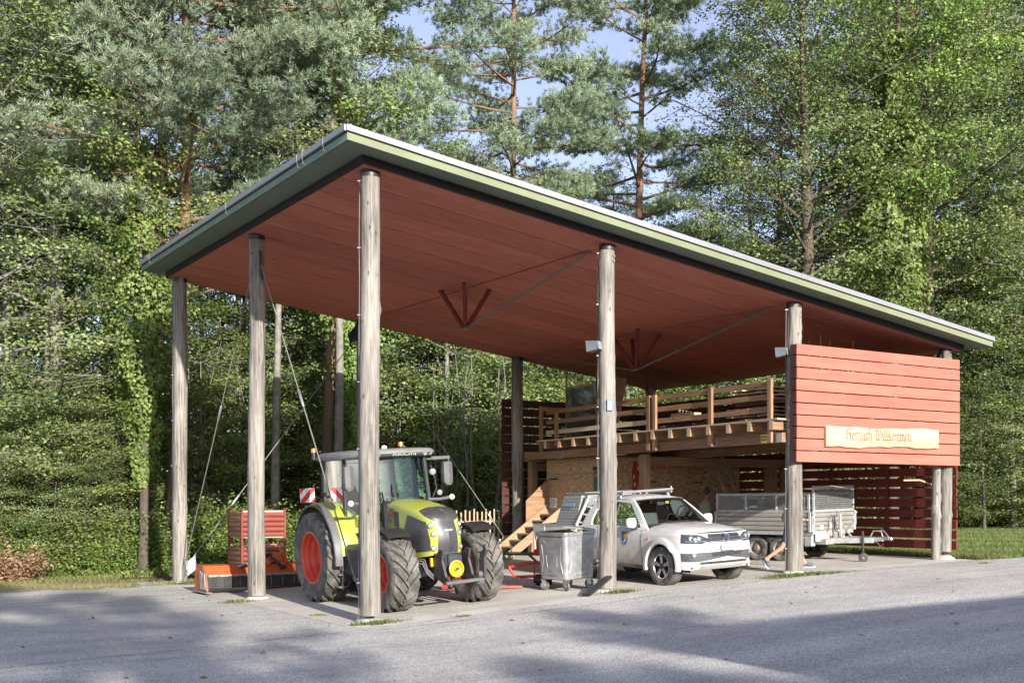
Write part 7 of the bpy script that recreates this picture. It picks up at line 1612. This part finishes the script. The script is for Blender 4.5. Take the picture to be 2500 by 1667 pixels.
rf_ = thing('stay_marker', 'red and white reflector hanging on the stay anchor by the back log post', 'reflector', (9.33, 11.0, .85))
MB().box((0, 0, 0), (.045, .045, .16)).build('white_half', M['white'], rf_); MB().box((0, 0, -.15), (.045, .045, .14)).build('red_half', M['red_white_red'], rf_)
rm_ = thing('stay_ribbon', 'small red marker tied to the crossing stay above the steel box pallets', 'marker', (1.28, 11.03, 1.86))
MB().bar((0, 0, 0), (.05, 0, -.12), .03, .03).build('ribbon', M['red_white_red'], rm_)

# ================================================================ people
M['skin'] = mat('skin', (.46, .25, .17), .55, var=.08, scale=10); M['hair'] = mat('dark_grey_hair', (.05, .047, .05), .8, var=.4, scale=40)
def skinned(name, verts, edges, rads, m, parent, root=0, sub=2):
    me = D_.meshes.new(name); me.from_pydata([tuple(v) for v in verts], edges, []); me.materials.append(m)
    o = D_.objects.new(name, me); COL.objects.link(o); o.parent = parent
    sk_ = o.modifiers.new('skin', 'SKIN'); sk_.use_smooth_shade = True
    for i, q in enumerate(rads):
        d = me.skin_vertices[0].data[i]; d.radius = q if isinstance(q, tuple) else (q, q); d.use_root = (i == root)
    s_ = o.modifiers.new('sub', 'SUBSURF'); s_.levels = s_.render_levels = sub; return o
def head(parent, c, yaw, hair_m, s=1.0):
    """head with brow, nose, lips, chin and ears as one surface, hair cap as its child"""
    R = Matrix.Rotation(yaw, 3, 'Z'); rows = []
    for i in range(19):
        v = math.pi * i / 18; row = []
        for j in range(28):
            a = 2 * math.pi * j / 28; x, y, z = math.sin(v) * math.sin(a), -math.sin(v) * math.cos(a), math.cos(v); f = max(0, -y)
            px, py, pz = x * .074, y * .094, z * .118
            if z < -.1: px *= 1 - .35 * (-z - .1) * 1.0; py = py * (1 - .15 * (-z)) - .012 * f * (-z)
            nose = math.exp(-(x / .13) ** 2) * max(0, 1 - abs(z + .18) / .22); py -= .026 * nose * f
            py += .010 * f * math.exp(-((abs(x) - .33) / .14) ** 2 - ((z - .06) / .1) ** 2); py -= .006 * f * math.exp(-((z - .2) / .08) ** 2); py -= .006 * f * math.exp(-(x / .3) ** 2 - ((z + .5) / .07) ** 2)
            ear = math.exp(-((abs(a - math.pi * .52) if a < math.pi else abs(a - math.pi * 1.48)) / .14) ** 2 - ((z + .05) / .2) ** 2); px += math.copysign(.018, x) * ear
            row.append(V(*c) + R @ V(px, py, pz) * s)
        rows.append(row)
    h = MB().grid(rows, 0, True, closed=True).build('head', M['skin'], parent)
    for sx in (-1, 1):
        e = MB(); e.lathe([(.001, -.012), (.010, -.007), (.012, 0), (.010, .007), (.001, .012)], V(*c) + R @ V(sx * .030, -.080, .008) * s, R @ V(0, -1, 0), 10); e.build('eye', M['black'], h)
    hr = []
    for i in range(12):
        v = math.pi * .60 * i / 11; row = []
        for j in range(28):
            a = 2 * math.pi * j / 28; fr_ = max(0, math.cos(a)); vv = v * (1 - .42 * fr_ ** 1.5) * (1.12 if fr_ == 0 else 1)
            row.append(V(*c) + R @ V(math.sin(vv) * math.sin(a) * .083, -math.sin(vv) * math.cos(a) * .103 + .006, math.cos(vv) * .128 + .002 * math.sin(j * 3 + i)) * s)
        hr.append(row)
    MB().grid(hr, 0, True, closed=True).build('hair', hair_m, h); return h
def hand(verts, edges, rads, wi, dirv, side):
    """palm, four bent fingers and a thumb added to a skin skeleton at wrist vertex wi"""
    d = Vector(dirv).normalized(); sv = Vector(side).normalized(); n = d.cross(sv)
    def av(p, r, par): verts.append(p); rads.append(r); edges.append((par, len(verts) - 1)); return len(verts) - 1
    w = Vector(verts[wi]); pm = av(w + d * .055, (.022, .03), wi)
    for k, L in enumerate((.062, .072, .068, .054)):
        o = (k - 1.5) * .021; a = av(w + d * .095 + sv * o, .0095, pm); b = av(w + d * (.095 + L * .55) + sv * o * 1.05 + n * .012, .0085, a); av(w + d * (.095 + L) + sv * o * 1.05 + n * .034, .007, b)
    t1 = av(w + d * .035 + sv * -.042 + n * .01, .011, pm); av(w + d * .072 + sv * -.058 + n * .022, .0085, t1)
def person(label, loc, yaw, pose, shirt, pants, hair_m, hd_yaw=0, shorts=False):
    t = thing('person', label, 'person', loc, (0, 0, yaw)); J = {k_: Vector(v) for k_, v in pose.items()}
    vs = [J['pelvis'], J['waist'], J['chest'], J['neck'], J['neck'] + V(0, -.015, .09)]; ed = [(0, 1), (1, 2), (2, 3), (3, 4)]; rd = [(.15, .11), (.135, .10), (.165, .115), (.06, .06), (.052, .055)]
    sl_ = [];
    for s in ('l', 'r'):
        i = len(vs); vs += [J['hip_' + s], J['knee_' + s], J['ankle_' + s], J['heel_' + s], J['toe_' + s]]; ed += [(0, i), (i, i + 1), (i + 1, i + 2), (i + 2, i + 3), (i + 2, i + 4)]; rd += [.085, .058, .038, .032, .03]
        i = len(vs); vs += [J['sh_' + s], J['el_' + s], J['wr_' + s]]; ed += [(2, i), (i, i + 1), (i + 1, i + 2)]; rd += [.058, .042, .027]
        hand(vs, ed, rd, i + 2, J['wr_' + s] - J['el_' + s], (0, 1, 0) if abs((J['wr_' + s] - J['el_' + s]).normalized().y) < .8 else (1, 0, 0))
    skinned('body', vs, ed, rd, M['skin'], t)
    head(t, J['neck'] + V(0, -.03, .20), hd_yaw, hair_m)
    v = [J['pelvis'] + V(0, 0, .04), J['waist'], J['chest'], J['neck'] - V(0, 0, .035)]; e = [(0, 1), (1, 2), (2, 3)]; q = [(.172, .135), (.158, .122), (.186, .136), (.082, .08)]
    for s in ('l', 'r'):
        i = len(v); m_ = J['sh_' + s].lerp(J['el_' + s], .72); v += [J['sh_' + s], m_]; e += [(2, i), (i, i + 1)]; q += [.076, .066]
    skinned('shirt', v, e, q, shirt, t)
    v = [J['pelvis'] + V(0, 0, .05), J['pelvis'] - V(0, 0, .03)]; e = [(0, 1)]; q = [(.162, .125), (.165, .128)]
    for s in ('l', 'r'):
        i = len(v); kn = J['knee_' + s]; v += [J['hip_' + s], kn if not shorts else J['hip_' + s].lerp(kn, .85)]; e += [(1, i), (i, i + 1)]; q += [.104, .078]
        if not shorts: v += [J['ankle_' + s] + (kn - J['ankle_' + s]) * .08]; e += [(i + 1, i + 2)]; q += [.056]
    skinned('shorts' if shorts else 'trousers', v, e, q, pants, t)
    sm_ = mat('blue_grey_shoe', (.05, .09, .15), .6, var=.15, scale=12)
    for s in ('l', 'r'):
        A, Hh, To = J['ankle_' + s], J['heel_' + s], J['toe_' + s]; f = (To - Hh).normalized()
        sh = skinned('shoe', [A, Hh + f * .02, (A + To) / 2 + (To - A) * .08, To + f * .01], [(0, 1), (0, 2), (2, 3)], [.047, .044, .046, .036], sm_, t)
        up = (A - Hh); up -= f * up.dot(f); up.normalize(); MB().bar(Hh - f * .045 - up * .036, To + f * .045 - up * .03, .085, .022, up=up, bev=.008).build('sole', M['white'], sh)
    return t
stand = dict(pelvis=(0, 0, .95), waist=(0, .01, 1.12), chest=(0, .01, 1.33), neck=(0, 0, 1.50), hip_l=(.10, 0, .90), knee_l=(.11, -.03, .50), ankle_l=(.11, .02, .10), heel_l=(.11, .06, .045), toe_l=(.12, -.15, .04), hip_r=(-.10, 0, .90), knee_r=(-.12, .0, .50), ankle_r=(-.12, .05, .10), heel_r=(-.12, .09, .045), toe_r=(-.13, -.12, .04),
    sh_l=(.19, .01, 1.41), el_l=(.25, .04, 1.13), wr_l=(.22, -.14, .95), sh_r=(-.19, .01, 1.41), el_r=(-.25, .05, 1.13), wr_r=(-.22, -.12, .94))
walk = dict(pelvis=(0, 0, .93), waist=(0, -.01, 1.10), chest=(0, -.04, 1.31), neck=(0, -.07, 1.48), hip_l=(.09, 0, .88), knee_l=(.09, -.24, .52), ankle_l=(.09, -.36, .12), heel_l=(.09, -.36, .05), toe_l=(.10, -.56, .06), hip_r=(-.09, 0, .88), knee_r=(-.09, .14, .48), ankle_r=(-.09, .50, .22), heel_r=(-.09, .575, .19), toe_r=(-.09, .46, .035),
    sh_l=(.19, -.03, 1.39), el_l=(.23, .10, 1.14), wr_l=(.21, .0, .92), sh_r=(-.19, -.05, 1.39), el_r=(-.22, -.10, 1.12), wr_r=(-.18, -.32, 1.10))
person('person with short dark grey hair and pale green shirt behind the pickup, facing right', (12.22, 5.3, G(12.2)), rad(75), stand, mat('pale_green_shirt', (.24, .30, .24), .85, var=.15, scale=6), mat('dark_trousers', (.04, .045, .055), .9, var=.2), M['hair'], rad(-5))
person('person in shorts and blue grey sports shoes striding behind the log post by the trailer', (10.83, .98, G(10.8)), rad(52), walk, M['white'], mat('navy_shorts', (.03, .04, .07), .85, var=.2), mat('brown_hair', (.09, .05, .03), .8, var=.3, scale=30), 0, True)
